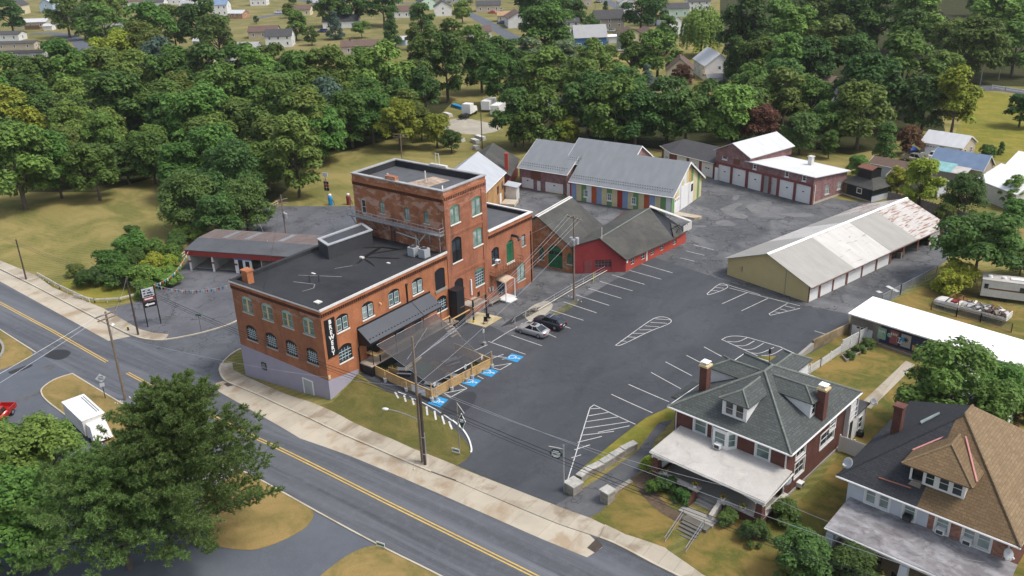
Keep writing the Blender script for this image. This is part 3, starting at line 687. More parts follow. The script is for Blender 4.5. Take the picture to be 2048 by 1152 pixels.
def accessible_symbol(px, ang):
    c = sight(*px); ca, sa = math.cos(ang), math.sin(ang)
    T = lambda x, y: Vector((c.x + x*ca - y*sa, c.y + x*sa + y*ca))
    mb = MB(); drape_into(mb, [T(-.85,-.85), T(.85,-.85), T(.85,.85), T(-.85,.85)], .034, 0)
    st = lambda pts, w: band(mb, [T(*p) for p in pts], w, .040, 1)
    drape_into(mb, [T(-.12 + .15*math.cos(k*PI/5), .58 + .15*math.sin(k*PI/5)) for k in range(10)], .040, 1)
    st([(-.12,.42),(-.08,-.05),(.28,-.05)], .15); st([(.24,-.02),(.42,-.5),(.58,-.46)], .13); st([(-.1,.22),(.22,.2)], .1)
    st([(.02 + .46*math.cos(a), -.26 + .46*math.sin(a)) for a in np.linspace(R(125), R(335), 12)], .12)
    tag(mb.build('accessible_bay_symbol', [M['paint_blue'], M['paint_white']]), kind='structure')
for p in [(1029,716),(978,745),(943,764),(876,803)]: accessible_symbol(p, R(-82))

# kerb-side rubble retaining edge of yard etc. are things, built below
# ------------------------------------------------------------------ the brewery
BR = thing('brewery_building', 'orange brick brewery with square tower, lilac painted base and tall black sign', 'building', (0,0,0))
FRONT = Plane((-16.1,0), (0,0)); SIDE = Plane((0,0), (0,21.9)); TFRONT = Plane((-16.5,21.9), (0,21.9)); TSIDE = Plane((0,21.9), (0,30.55)); RSIDE = Plane((0,30.55), (0,41.0))
fu = [(-14.4,-12.4),(-10.65,-8.65),(-6.98,-5.0),(-3.3,-1.37)]
FH = [(a+16.1, b+16.1, 8.12, 10.3, .35) for a, b in fu] + [(a+16.1, b+16.1, 4.36, 6.42, .4) for a, b in fu]
SW = [(2.15,4.05),(6.27,8.2),(10.76,12.7),(15.05,17.0)]
SH = [(a, b, 8.05, 10.13, .35) for a, b in SW] + [(19.34,21.3,7.1,10.0,.3),(2.0,4.1,4.12,6.3,.4),(19.35,21.35,3.97,6.06,.4),
      (6.4,8.6,3.05,5.6,0),(11.2,13.0,3.05,5.4,0),(15.0,16.2,3.05,5.3,0)]
def wallpart(name, pl, z0, z1, holes, mat, s0=0, s1=None, parent=BR):
    mb = MB(); wall(mb, pl, z0, z1, holes, s0, s1); return mb.build(name, mat, parent)
wallpart('brick_wall', FRONT, -2.2, 11.75, FH, M['brick'])
wallpart('brick_wall', SIDE, -1, 11.75, SH, M['brick_lit'])
mb = MB(); pl = Plane((-16.1,21.9), (-16.1,0)); wall(mb, pl, -3, 11.75); wall(mb, Plane((-16.5,30.55), (-16.5,21.9)), -3, 19.9); wall(mb, Plane((-16.5,41), (-16.5,30.55)), -3, 11.75); wall(mb, Plane((0,41), (-16.5,41)), -1, 11.75); wall(mb, Plane((0,30.55), (-16.5,30.55)), 11.4, 19.9)
mb.build('brick_wall', M['brick'], BR)
# painted plinth
mb = MB(); FRONT.slab(mb, [(0,-2.2),(16.1,-1.4),(16.1,2.78),(0,3.1)], -.1, .025); SIDE.slab(mb, [(-.024,-1.2),(4.75,.9),(4.75,2.2),(3.3,2.35),(-.024,2.78)], -.1, .026)
Plane((-16.1,7),(-16.1,0)).slab(mb, [(0,-2.4),(7.02,-2.4),(7.02,3.1),(0,3.1)], -.1, .025)
mb.build('painted_plinth', M['lilac'], BR)
mb = MB(); FRONT.box(mb, 3.35, 4.75, -.5, 1.8, .02, .06); mb.build('basement_door', M['grey_paint'], BR)
mb = MB()
for k in ((11.45,11.6,-.5,1.85),(13.15,13.3,-.5,1.85),(11.6,13.15,1.72,1.85)): FRONT.box(mb, k[0], k[1], k[2], k[3], .02, .1)
f = mb.build('door_frame', M['white'], BR)
mb = MB(); FRONT.box(mb, 11.6, 13.15, -.5, 1.72, .02, .06); mb.build('door', M['grey_paint'], BR)
for o in [o for o in BR.children if o.name.startswith('basement_door')]: bpy.data.objects.remove(o)
mb = MB(); FRONT.box(mb, 11.35, 13.5, -.66, -.5, .02, .75); FRONT.box(mb, 11.45, 13.4, -.95, -.66, .05, .6); mb.build('door_step', M['wood_dark'], BR)
window(BR, FRONT, 3.85, 4.7, .75, 1.75, 0, M['black'], M['glass_pale'], None, 1, 3, fw=.09, dep=-.06, name='barred_window')
# front windows
for k, (a, b) in enumerate(fu):
    window(BR, FRONT, a+16.1, b+16.1, 8.12, 10.3, .35, M['teal'] , M['glass_green'], M['sill'], 2, 2, .0, .1, .05, shade=M['cream_wood'] if k else None)
    mb = MB(); FRONT.box(mb, (a+b)/2+16.1-.12, (a+b)/2+16.1+.12, 8.2, 9.88, -.12, -.03); mb.build('mullion', M['cream_wood'], BR)
    window(BR, FRONT, a+16.1, b+16.1, 4.36, 6.42, .4, M['black'], M['glass'], M['sill'], 1, 1, 0, .12)
    mb = MB()
    for i in range(1, 5): s = a+16.1+.12+(b-a-.24)*i/5; FRONT.box(mb, s-.025, s+.025, 4.5, 5.95, -.11, -.05)
    for i in range(1, 5): z = 4.48+1.45*i/5; FRONT.box(mb, a+16.22, b+15.98, z-.025, z+.025, -.11, -.052)
    mb.build('glazing_bar', M['lightbar'], BR)
# side windows
for k, (a, b) in enumerate(SW):
    window(BR, SIDE, a, b, 8.05, 10.13, .35, M['black'], M['glass_pale'] if k % 2 else M['glass_green'], M['sill_white'], 1, 1, .24, .1, sillw=.1)
    mb = MB()
    for p, q in ((a+.1, (a+b)/2-.12), ((a+b)/2+.12, b-.1)):
        for s in ((p, p+.07), (q-.07, q)): SIDE.box(mb, s[0], s[1], 8.15, 9.66, -.13, -.05)
        for z in (8.15, 8.86, 9.6): SIDE.box(mb, p+.07, q-.07, z, z+.07, -.128, -.052)
    mb.build('sash', M['lightbar'], BR)
def factory(pl, a, b, c, d, arch, bars, nx=4, nz=4, frame=None):
    window(BR, pl, a, b, c, d, arch, frame or M['black'], M['glass_blue'], M['sill_white'], 1, 1, 0, .1)
    mb = MB()
    for i in range(1, nx): s = a+.1+(b-a-.2)*i/nx; pl.box(mb, s-.025, s+.025, c+.1, d-arch-.1, -.11, -.05)
    for i in range(1, nz): z = c+.1+(d-arch-c-.2)*i/nz; pl.box(mb, a+.1, b-.1, z-.025, z+.025, -.11, -.052)
    mb.build('glazing_bar', bars, BR)
factory(SIDE, 2.0, 4.1, 4.12, 6.3, .4, M['lightbar']); factory(SIDE, 19.35, 21.35, 3.97, 6.06, .4, M['lightbar'])
board(BR, SIDE, 19.34, 21.3, 7.1, 10.0, M['blackm'], 'shuttered_opening', .05, -.1, 8)
mb = MB(); SIDE.box(mb, 19.2, 21.45, 6.75, 7.1, -.1, .12); mb.build('sill', M['concrete'], BR)
for a, b, c, d in ((6.4,8.6,3.05,5.6),(11.2,13.0,3.05,5.4),(15.0,16.2,3.05,5.3)): board(BR, SIDE, a, b, c, d, M['black'], 'door', .05, -.1, 3)
# tower
TH = [(16.5-15.2,16.5-14.3,14.35,16.6,.12),(16.5-11.6,16.5-10.65,15.1,16.8,.15),(16.5-7.0,16.5-6.1,15.0,16.75,.15),(16.5-3.55,16.5-2.72,15.1,16.8,.15)]
wallpart('tower_wall', TFRONT, 11.4, 19.9, TH, M['brick'])
TS = [(1.14,3.06,15.08,17.6,.3),(5.58,7.5,15.0,17.55,.3),(1.14,3.08,9.75,13.2,.4),(5.53,7.5,10.6,13.15,.3),(5.58,7.48,4.75,7.3,.35),(1.2,3.0,4.3,7.3,.4),(5.85,6.4,2.95,3.85,0)]
wallpart('tower_wall', TSIDE, -1, 19.9, TS, M['brick_pink'])
window(BR, TFRONT, TH[0][0], TH[0][1], 14.35, 16.6, .12, M['offwhite'], M['glass'], None, 2, 1, name='door', fw=.12)
for h in TH[1:]: window(BR, TFRONT, *h, M['green_frame'], M['glass_pale'], M['sill'], 2, 2, 0, .08)
for h in TS[:2]: window(BR, TSIDE, *h, M['green_frame'], M['glass_pale'], M['sill_white'], 2, 2, .26, .1, sillw=.12)
window(BR, TSIDE, *TS[3], M['green_frame'], M['glass_pale'], M['sill_white'], 3, 2, .2, .1, sillw=.12)
window(BR, TSIDE, *TS[2], M['black'], M['glass'], M['sill_white'], 2, 2, .12, .12, name='loading_door_window')
mb = MB(); TSIDE.box(mb, 1.25, 2.97, 9.85, 11.3, -.13, -.06); mb.build('loading_door', M['black'], BR)
factory(TSIDE, 5.58, 7.48, 4.75, 7.3, .35, M['lightbar'], 4, 5, M['green_frame'])
board(BR, TSIDE, 1.2, 3.0, 4.3, 7.3, M['black'], 'door', .05, -.1, 2); board(BR, TSIDE, 5.85, 6.4, 2.95, 3.85, M['black'], 'vent', .05, -.08)
mb = MB()
for s0, s1 in ((0,.92),(7.6,8.65)): TSIDE.box(mb, s0, s1, 1.2, 19.2, .0, .09); mb.cut()
for z in (18.35, 13.55): TSIDE.box(mb, .92, 7.6, z, z+.75 if z > 18 else z+.35, .0, .088)
TSIDE.box(mb, .92, 7.6, 7.75, 8.15, 0, .087)
mb.build('pilaster', M['brick_pink'], BR)
# rear wing
RH = [(.7,2.4,6.75,9.15,.35),(4.15,5.8,5.85,9.15,.4),(7.78,8.7,7.25,9.0,.1),(6.5,8.45,2.1,4.85,.35),(1.7,3.4,1.5,4.2,0)]
wallpart('wing_wall', RSIDE, -1, 11.75, RH, M['brick_pink'])
window(BR, RSIDE, *RH[0], M['black'], M['glass'], M['sill_white'], 2, 2, .1, .1); window(BR, RSIDE, *RH[2], M['black'], M['glass_pale'], M['sill'], 2, 1)
window(BR, RSIDE, *RH[3], M['green_frame'], M['glass_pale'], M['sill'], 2, 2, .12, .1)
board(BR, RSIDE, *RH[1][:4], M['greendoor'], 'loading_door', .05, -.1, 3)
mb = MB(); RSIDE.box(mb, 4.0, 5.95, 5.6, 5.85, -.1, .12); mb.build('sill', M['sill_white'], BR)
window(BR, RSIDE, *RH[4], M['black'], M['glass'], None, 1, 2, .08, .1, name='entrance_door')
# brick corbels
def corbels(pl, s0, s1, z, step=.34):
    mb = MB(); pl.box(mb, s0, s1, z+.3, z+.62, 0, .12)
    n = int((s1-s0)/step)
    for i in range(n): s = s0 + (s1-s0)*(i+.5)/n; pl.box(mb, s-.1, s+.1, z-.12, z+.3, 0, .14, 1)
    return mb.build('corbel_course', [M['brick_lit'], M['corbel']], BR)
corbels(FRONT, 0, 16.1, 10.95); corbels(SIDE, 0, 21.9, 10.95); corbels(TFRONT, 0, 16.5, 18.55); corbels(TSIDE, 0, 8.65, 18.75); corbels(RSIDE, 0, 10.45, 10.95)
# roofs
mb = MB(); mb.box(-15.9,.2,11.2,-.2,21.9,11.42); mb.build('main_roof', M['membrane'], BR)
mb = MB(); mb.box(-16.3,22.1,18.8,-.2,30.4,19.0); mb.build('tower_roof', M['membrane2'], BR)
mb = MB(); mb.box(-16.3,30.55,11.0,-.2,40.8,11.2); mb.build('wing_roof', M['membrane2'], BR)
def coping(name, runs, mat, z0, z1, w=.5, over=.1):
    mb = MB()
    for (x0, y0, x1, y1) in runs: mb.box(x0, y0, z0, x1, y1, z1)
    return mb.build(name, mat, BR)
mb = MB(); mb.box(-16.25,-.13,11.75,.13,.5,11.88); mb.box(-16.25,.5,11.75,-15.7,21.9,11.9); mb.box(-.38,.5,11.75,.13,21.9,11.885)
mb.box(-16.05,.05,11.1,-.05,.45,11.75,0); mb.box(-16.05,.45,11.1,-15.7,21.85,11.75); mb.box(-.35,.45,11.1,-.05,21.85,11.75)
mb.build('parapet', M['membrane'], BR)
mb = MB(); mb.box(.06,-.15,11.6,.15,21.9,11.9); mb.box(-16.26,-.16,11.62,.15,-.1,11.82); mb.build('roof_edge_trim', M['coping_white'], BR)
mb = MB(); b0, b1 = 19.88, 20.03
for k in ((-16.65,21.75,.12,22.3),(-16.65,30.2,.12,30.72),(-16.65,22.3,-16.1,30.2),(-.42,22.3,.12,30.2)): mb.box(k[0],k[1],b0,k[2],k[3],b1)
mb.build('tower_coping', M['coping'], BR)
mb = MB()
for k in ((-16.45,21.95,-.05,22.2),(-16.45,30.28,-.05,30.5),(-16.45,22.2,-16.2,30.28),(-.3,22.2,-.05,30.28)): mb.box(k[0],k[1],18.8,k[2],k[3],19.88)
mb.build('tower_parapet', M['membrane'], BR)
mb = MB()
for k in ((-.42,30.72,.14,41.1),(-16.6,40.7,-.42,41.1)): mb.box(k[0],k[1],11.75,k[2],k[3],11.9)
mb.build('wing_coping', M['coping_white'], BR)
mb = MB(); mb.box(-.35,30.55,11,-.05,40.7,11.75); mb.box(-16.4,40.72,11,-.35,40.98,11.75); mb.build('wing_parapet', M['membrane'], BR)
mb = MB(); mb.prism([(-9.2,23.2),(-5.2,23.0),(-4.6,28.6),(-7.8,28.9)], 19.0, 19.02); mb.build('gravel_patch', m_plain('loose_gravel', (.40,.31,.24), .95, .6, 1.6), BR)
mb = MB(); mb.box(-10.2,22.0,19.3,-8.4,22.7,20.5); mb.build('chimney_stub', M['brick'], BR)
mb = MB(); mb.tube([(-6.8,26.2,19.0),(-6.8,26.2,20.6)], .1, 8); mb.cut(); mb.tube([(-13.2,25.5,19.0),(-13.2,25.5,19.5)], .12, 8); mb.cut(); mb.tube([(-.6,22.6,19.9),(-.9,22.9,20.3)], .1, 6); mb.build('roof_vent_pipe', M['offwhite'], BR)
mb = MB()
for x in (-8.6,-8.0): mb.tube([(x,30.45,19.9),(x,30.45,21.9)], .06, 5)
mb.tube([(-8.6,30.45,21.8),(-8.0,30.45,21.8)], .05, 5); mb.box(-9.6,30.2,20.0,-6.6,30.7,20.3); mb.build('roof_ladder_head', M['offwhite'], BR)
# roof hatch house and roof details on the low roof
mb = MB(); q = [(-11.75,12.2),(-11.1,19.6),(-14.3,20.9),(-14.75,13.2)]; mb.prism(q, 11.4, 13.3); mb.build('roof_monitor', M['coping_dark'], BR)
mb = MB()
for i in range(4):
    a, b = Vector(q[i]), Vector(q[(i+1) % 4]); d = (b-a).normalized(); n = Vector((d.y, -d.x))
    cn = sum((Vector(p) for p in q), Vector((0,0)))/4
    if n.dot(cn-a) > 0: n = -n
    mb.prism([a+n*.1-d*.1, b+n*.1+d*.1, b-n*.35-d*.1, a-n*.35+d*.1], 13.3+.003*i, 13.45+.003*i)
mb.build('monitor_coping', M['grey_paint'], BR)
mb = MB()
mb.tube([(-9.6,21.7,11.4),(-9.6,21.7,14.6)], .06, 6); mb.tube([(-9.0,21.7,11.4),(-9.0,21.7,14.6)], .06, 6)
for i in range(9): mb.tube([(-9.6,21.7,11.8+.34*i),(-9.0,21.7,11.8+.34*i)], .035, 5)
mb.build('roof_ladder', M['coping_dark'], BR)
mb = MB(); mb.tube([(-8.6,21.6,13.0),(-4.6,21.55,12.7),(-4.4,21.5,11.9)], .09, 6); mb.cut(); mb.tube([(-4.9,21.6,11.5),(-4.9,21.5,13.2)], .09, 6); mb.cut(); mb.tube([(-4.3,21.4,12.4),(-2.9,21.6,14.0)], .08, 6); mb.cut(); mb.tube([(-2.6,21.7,12.6),(-2.6,21.7,14.2)], .05, 5); mb.cut(); mb.tube([(-.9,21.75,11.5),(-.9,21.75,13.6)], .05, 5); mb.build('roof_pipe', M['offwhite'], BR)
mb = MB(); mb.box(-14.9,.9,11.4,-13.8,1.8,13.0); mb.box(-15.0,.8,13.0,-13.7,1.9,13.2); mb.build('chimney', M['brick_lit'], BR)
mb = MB(); mb.box(-2.9,1.6,11.42,-2.1,2.3,11.55); mb.cut(); mb.box(-10.2,7.7,11.42,-9.5,7.95,11.44); mb.cut(); mb.box(-8.8,14.7,11.42,-8.2,15.1,11.6); mb.cut(); mb.box(-4.5,15.3,11.42,-4.0,15.6,11.5); mb.build('roof_hatch', M['offwhite'], BR)
mb = MB()
for x, y in ((-8.0,5.6),(-7.2,6.4)): mb.tube([(x,y,11.4),(x,y,12.3)], .08, 6); mb.cut()
mb.build('roof_stack', M['coping_dark'], BR)
mb = MB()
for pts in ([(-6.6,3.2),(-6.2,4.6),(-7.0,5.5),(-9.9,4.6)],[(-7.6,12.4),(-8.8,10.4)],[(-6.0,9.0),(-11,6.4)]):
    for a, b in zip(pts, pts[1:]):
        d = (Vector(b)-Vector(a)).normalized(); n = Vector((-d.y, d.x))*.05; mb.prism([Vector(a)+n, Vector(b)+n, Vector(b)-n, Vector(a)-n], 11.42, 11.426)
mb.build('sealant_streak', m_plain('pale_sealant', (.25,.25,.25), .8, .3, 3), BR)
mb = MB()
for a, b, wd in (((-8.4,15.2),(-9.2,19.2),.5),((-8.3,15.3),(-4.2,17.4),.35),((-8.4,15.0),(-5.2,13.8),.3),((-9.2,19.2),(-11.5,17.6),.35),((-8.6,16.6),(-6.2,20.4),.3),((-8.4,15.2),(-7.6,13.2),.3),((-9.2,19.2),(-6.4,19.9),.4)):
    pa, pb = Vector(a), Vector(b); d = (pb-pa).normalized(); n = Vector((-d.y, d.x))*wd; mb.prism([pa+n*.5, (pa+pb)/2+n*.75, pb+n*.4, pb-n*.4, (pa+pb)/2-n*.6, pa-n*.5], 11.424+.001*len(mb.f)/20, 11.432+.001*len(mb.f)/20)
mb.build('tar_patch', m_plain('fresh_tar', (.008,.008,.01), .5, .2, 3), BR)
# sign with BREWERY set upright down its height
mb = MB(); SIDE.box(mb, .38, 1.9, 5.5, 10.3, .02, .12); sg = mb.build('sign', M['black'], BR)
def text_mesh(name, txt, size, mat, parent, pl, s, z, d, bold=.02, ext=.02):
    cu = bpy.data.curves.new(name, 'FONT'); cu.body = txt; cu.size = size; cu.extrude = ext; cu.offset = bold; cu.align_x = 'CENTER'; cu.align_y = 'CENTER'
    o = bpy.data.objects.new(name, cu); COL.objects.link(o)
    me = bpy.data.meshes.new_from_object(o.evaluated_get(bpy.context.evaluated_depsgraph_get())); bpy.data.objects.remove(o)
    o = bpy.data.objects.new(name, me); COL.objects.link(o); me.materials.append(mat); o.parent = parent
    mw = Matrix((pl.t, Vector((0,0,1)), pl.n)).transposed().to_4x4(); mw.translation = pl.P(s, z, d); o.matrix_local = mw
    return o
M['paint_bright'] = m_plain('bright_white_lettering', (.85,.85,.84), .5, .03)
for i, ch in enumerate('BREWERY'):
    z = 9.9 - i*.66
    text_mesh('letter', ch, .74, M['paint_bright'], sg, SIDE, 1.14, z, .135, .018, .02)
# awning
mb = MB()
a0, a1, b0, b1 = (0,5.25,7.42),(0,18.1,7.42),(2.05,5.25,5.98),(2.05,18.1,5.98)
for (p, q, r, s) in (((0,5.25,7.42),(2.05,5.25,5.98),(2.05,14.6,5.98),(0,14.6,7.42)),((0,14.65,7.42),(2.05,14.65,5.98),(2.05,18.1,5.98),(0,18.1,7.42))):
    mb.slab([p, q, r, s], (0,0,-.07))
aw = mb.build('awning', M['awning'], BR)
mb = MB(); mb.box(0,5.2,7.38,.12,18.15,7.55); mb.box(-.0,14.58,7.36,.06,14.68,7.5); mb.slab([(0,14.6,7.48),(2.07,14.6,6.03),(2.07,14.66,6.03),(0,14.66,7.48)], (0,0,-.08)); mb.slab([(0,5.18,7.42),(2.05,5.18,5.98),(2.05,5.18,5.6),(0,5.18,5.2)], (0,.05,0)); mb.box(1.98,5.3,5.72,2.04,18.1,5.9); mb.build('awning_flashing', M['black'], aw)
mb = MB()
for k in range(24):
    y = 5.6 + k*.53; mb.box(1.62,y-.05,6.27,1.72,y+.05,6.37)
mb.build('snow_guard', M['black'], aw)
mb = MB()
for y in (5.5, 9.6, 14.6, 17.9): mb.tube([(1.95,y,3.0),(1.95,y,5.9)], .05, 6); mb.cut()
mb.build('awning_post', M['black'], aw)
# side downpipes, lamps
mb = MB(); SIDE.box(mb, 13.9, 14.05, 7.4, 9.9, .02, .16); mb.cut(); SIDE.box(mb, 5.0, 5.14, 1.9, 4.9, .02, .16); mb.cut(); mb.tube([(.1,5.07,4.9),(.1,5.5,5.3),(.1,6.6,5.35)], .07, 6); mb.cut(); SIDE.box(mb, 13.85,14.1,9.85,10.1,.02,.2); mb.build('downpipe', M['black'], BR)
mb = MB(); RSIDE.box(mb, 9.95, 10.08, .8, 9.0, .02, .14); mb.build('downpipe', M['black'], BR)
mb = MB(); SIDE.box(mb, 9.1, 9.25, 9.1, 9.3, .0, .35); mb.cut(); SIDE.box(mb, -.0,.3,2.95,3.4,.03,.12); mb.build('flood_lamp', M['cream_wood'], BR)
mb = MB(); mb.tube([(.05,36.0,9.75),(1.1,36.0,9.72),(1.35,36.0,9.2)], .2, 8); mb.build('hoist_hood', M['blackm'], BR)
# catwalk on the tower's street face
cw = MB(); cw.box(-17.2,20.85,14.05,-.1,21.88,14.2)
for i in range(9):
    x = -16.4 + i*1.98; cw.tube([(x,21.85,12.4),(x,20.95,14.05)], .05, 5)
cwo = cw.build('catwalk', m_plain('dull_steel', (.22,.23,.245), .5, .15), BR)
mb = MB()
for z in (14.65, 15.1):
    mb.tube([(-17.2,20.88,z),(-12.6,20.88,z),(-10.8,20.78,z-.05),(-8.6,20.92,z),(-.1,20.88,z)], .035, 5); mb.tube([(-17.2,20.88,z),(-17.2,21.85,z)], .035, 5); mb.tube([(-.1,20.88,z),(-.1,21.85,z)], .035, 5)
for i in range(15): x = -17.2 + 17.1*i/14; mb.tube([(x,20.88,14.1),(x,20.88,15.15)], .035, 5)
mb.tube([(-17.2,21.7,14.2),(-17.2,21.7,16.3)], .04, 5); mb.tube([(-.15,21.7,14.2),(-.15,21.7,16.3)], .04, 5)
mb.build('catwalk_railing', M['galv'], cwo)
# lift shaft, entrance canopy and fire balcony
mb = MB(); mb.box(.02,21.75,1.2,1.45,23.3,6.42); mb.box(-.0,21.65,6.42,1.55,23.4,6.52); mb.build('lift_shaft', M['blackm'], BR)
mb = MB(); mb.box(1.2,22.4,3.9,1.5,23.2,3.98); mb.build('shaft_ledge', M['wood_dark'], BR)
cn = MB()
for i in range(8):
    a0, a1 = PI*i/8, PI*(i+1)/8
    cn.slab([(.05,33.15-1.15*math.cos(a0),4.3+.4*math.sin(a0)),(1.7,33.15-1.15*math.cos(a0),4.05+.3*math.sin(a0)),(1.7,33.15-1.15*math.cos(a1),4.05+.3*math.sin(a1)),(.05,33.15-1.15*math.cos(a1),4.3+.4*math.sin(a1))], (0,0,-.05))
cno = cn.build('entrance_canopy', m_plain('striped_canopy_tin', (.55,.42,.3), .6, .3, 4), BR)
mb = MB()
for y in (32.1, 34.2): mb.box(1.6,y-.05,1.4,1.7,y+.05,4.1)
mb.box(.1,32.0,1.15,1.75,34.3,1.35); mb.box(1.75,32.3,.95,2.2,34.0,1.15)
mb.build('entrance_step', M['white'], BR)
fe = MB(); fe.slab([(.05,30.6,5.35),(1.1,30.6,5.35),(1.1,37.2,5.35),(.05,37.2,5.35)], (0,0,.08)); feo = fe.build('fire_balcony', M['rust'], BR)
mb = MB()
for z in (5.9, 6.4): mb.tube([(.05,30.65,z),(1.08,30.65,z),(1.08,37.15,z),(.05,37.15,z)], .03, 4)
for i in range(12): y = 30.65 + 6.5*i/11; mb.tube([(1.08,y,5.4),(1.08,y,6.4)], .025, 4)
for y in (30.9, 33.8, 36.8): mb.tube([(.05,y,4.4),(1.0,y,5.35)], .03, 4)
mb.build('balcony_railing', M['rust'], feo)
mb = MB(); RSIDE.box(mb, -.4, -.05, 3.1, 3.7, .02, .25); mb.cut(); RSIDE.box(mb, .25,.55,3.0,3.6,.02,.25); mb.build('meter_box', M['galv'], BR)
mb = MB(); TSIDE.box(mb, 4.4, 4.6, 4.0, 6.3, .03, .2); mb.build('flue', M['white'], BR)

# equipment standing on or hung from it
def condenser(x, y, label):
    t = thing('condenser_unit', label, 'air conditioner', (x,y,11.43), 0, 'condensers on the low roof')
    mb = MB(); mb.box(-.55,-.55,.08,.55,.55,1.25); mb.build('casing', M['grey_paint'], t)
    mb = MB(); mb.lathe([(.0,1.25),(.46,1.25),(.46,1.3),(.38,1.31),(0,1.3)], 0, 0, 14); mb.build('fan_grille', M['coping_dark'], t)
    mb = MB()
    for k in (-.45,.45): mb.box(-.6,k-.06,0,.6,k+.06,.08)
    mb.build('foot', M['wood_dark'], t)
condenser(-3.3, 19.2, 'grey condenser unit on the black roof, the nearer to the white pipes'); condenser(-1.7, 19.5, 'grey condenser unit on the black roof, the nearer to the roof edge')
def window_ac(pl, s, z, label, parent=None, mat=None, d0=-.05, base=(0,0,0), rot=0):
    t = thing('window_air_conditioner', label, 'air conditioner', base, rot, 'window air conditioners')
    mb = MB(); pl.box(mb, s-.33, s+.33, z, z+.45, d0, d0+.55); mb.build('casing', mat or M['white'], t)
    mb = MB(); pl.box(mb, s-.26, s+.26, z+.06, z+.38, d0+.55, d0+.57); mb.build('grille', M['coping_dark'], t)
window_ac(RSIDE, 1.75, 6.8, 'white air conditioner in the brewery wing window above the fire balcony')
# timber deck along the wall
DK = thing('wooden_deck', 'raised weathered deck with black balusters along the brewery wall under the awning', 'deck', (0,0,0))
mb = MB(); mb.box(.05,5.0,2.85,2.1,19.6,3.0); mb.box(.05,19.6,2.2,1.6,21.7,2.35); mb.build('floor', M['deck'], DK)
mb = MB(); mb.box(2.0,5.0,1.0,2.08,19.4,2.85); mb.box(.1,5.02,1.0,2.0,5.08,2.85); mb.build('skirting', M['black'], DK)
mb = MB()
for y0, y1 in ((6.6,9.4),(9.6,14.4),(14.6,19.5)): mb.box(1.92,y0,3.95,2.12,y1,4.02)
mb.box(.3,5.9,3.95,2.1,6.6,4.02); mb.box(1.92,19.6,3.3,2.1,23.6,3.38); mb.build('handrail', M['wood'], DK)
mb = MB()
for i in range(64): y = 6.7 + 12.8*i/63; mb.tube([(2.02,y,3.0),(2.02,y,3.95)], .022, 4)
for y in (6.6,9.5,14.5,19.5): mb.box(1.96,y-.06,1.2,2.08,y+.06,4.0)
for i in range(16): y = 19.8 + 3.7*i/15; mb.tube([(2.02,y,1.6),(2.02,y,3.3)], .022, 4)
mb.build('baluster', M['black'], DK)
mb = MB()
for i in range(5): mb.box(2.1+.3*i, 18.2, 2.6-.3*i, 2.45+.3*i, 19.5, 2.7-.3*i)
mb.slab([(2.1,19.52,2.8),(3.7,19.52,1.3),(3.7,19.52,1.5),(2.1,19.52,3.0)], (0,.06,0)); mb.build('stair', M['deck'], DK)
mb = MB(); mb.tube([(2.1,19.5,3.9),(3.8,19.5,2.3),(3.8,19.5,1.3)], .04, 5); mb.build('stair_rail', M['wood_dark'], DK)
# loading balcony by the lift shaft
LB = thing('loading_balcony', 'small timber balcony on black posts beside the lift shaft', 'balcony', (0,0,0))
mb = MB(); mb.box(.1,24.0,3.4,2.3,27.0,3.55); mb.build('floor', M['deck'], LB)
mb = MB()
for x, y in ((2.2,24.1),(2.2,26.9)): mb.box(x-.09,y-.09,1.1,x+.09,y+.09,4.6)
mb.box(.1,24.05,4.2,.2,24.15,5.0); mb.build('post', M['black'], LB)
mb = MB(); mb.box(2.1,24.0,4.5,2.35,27.0,4.58); mb.box(.1,24.0,4.5,2.1,24.15,4.58); mb.build('handrail', M['wood_dark'], LB)
mb = MB()
for i in range(12): y = 24.2+2.7*i/11; mb.tube([(2.22,y,3.5),(2.22,y,4.5)], .02, 4)
mb.build('baluster', M['black'], LB)
mb = MB(); mb.lathe([(.16,0),(.16,.35),(.13,.4)], 2.2, 24.1, 10); o = mb.build('post_guard', m_plain('yellow_paint', (.6,.45,.03), .6, .1), LB); o.location.z = 1.25
sheet('concrete_slab', [(.2,23.5),(4.6,23.6),(4.4,27.5),(2.0,27.4),(.2,27.3)], .06, m_concrete('tan_slab', (.5,.43,.27), (.35,.26,.12), 0), .1)
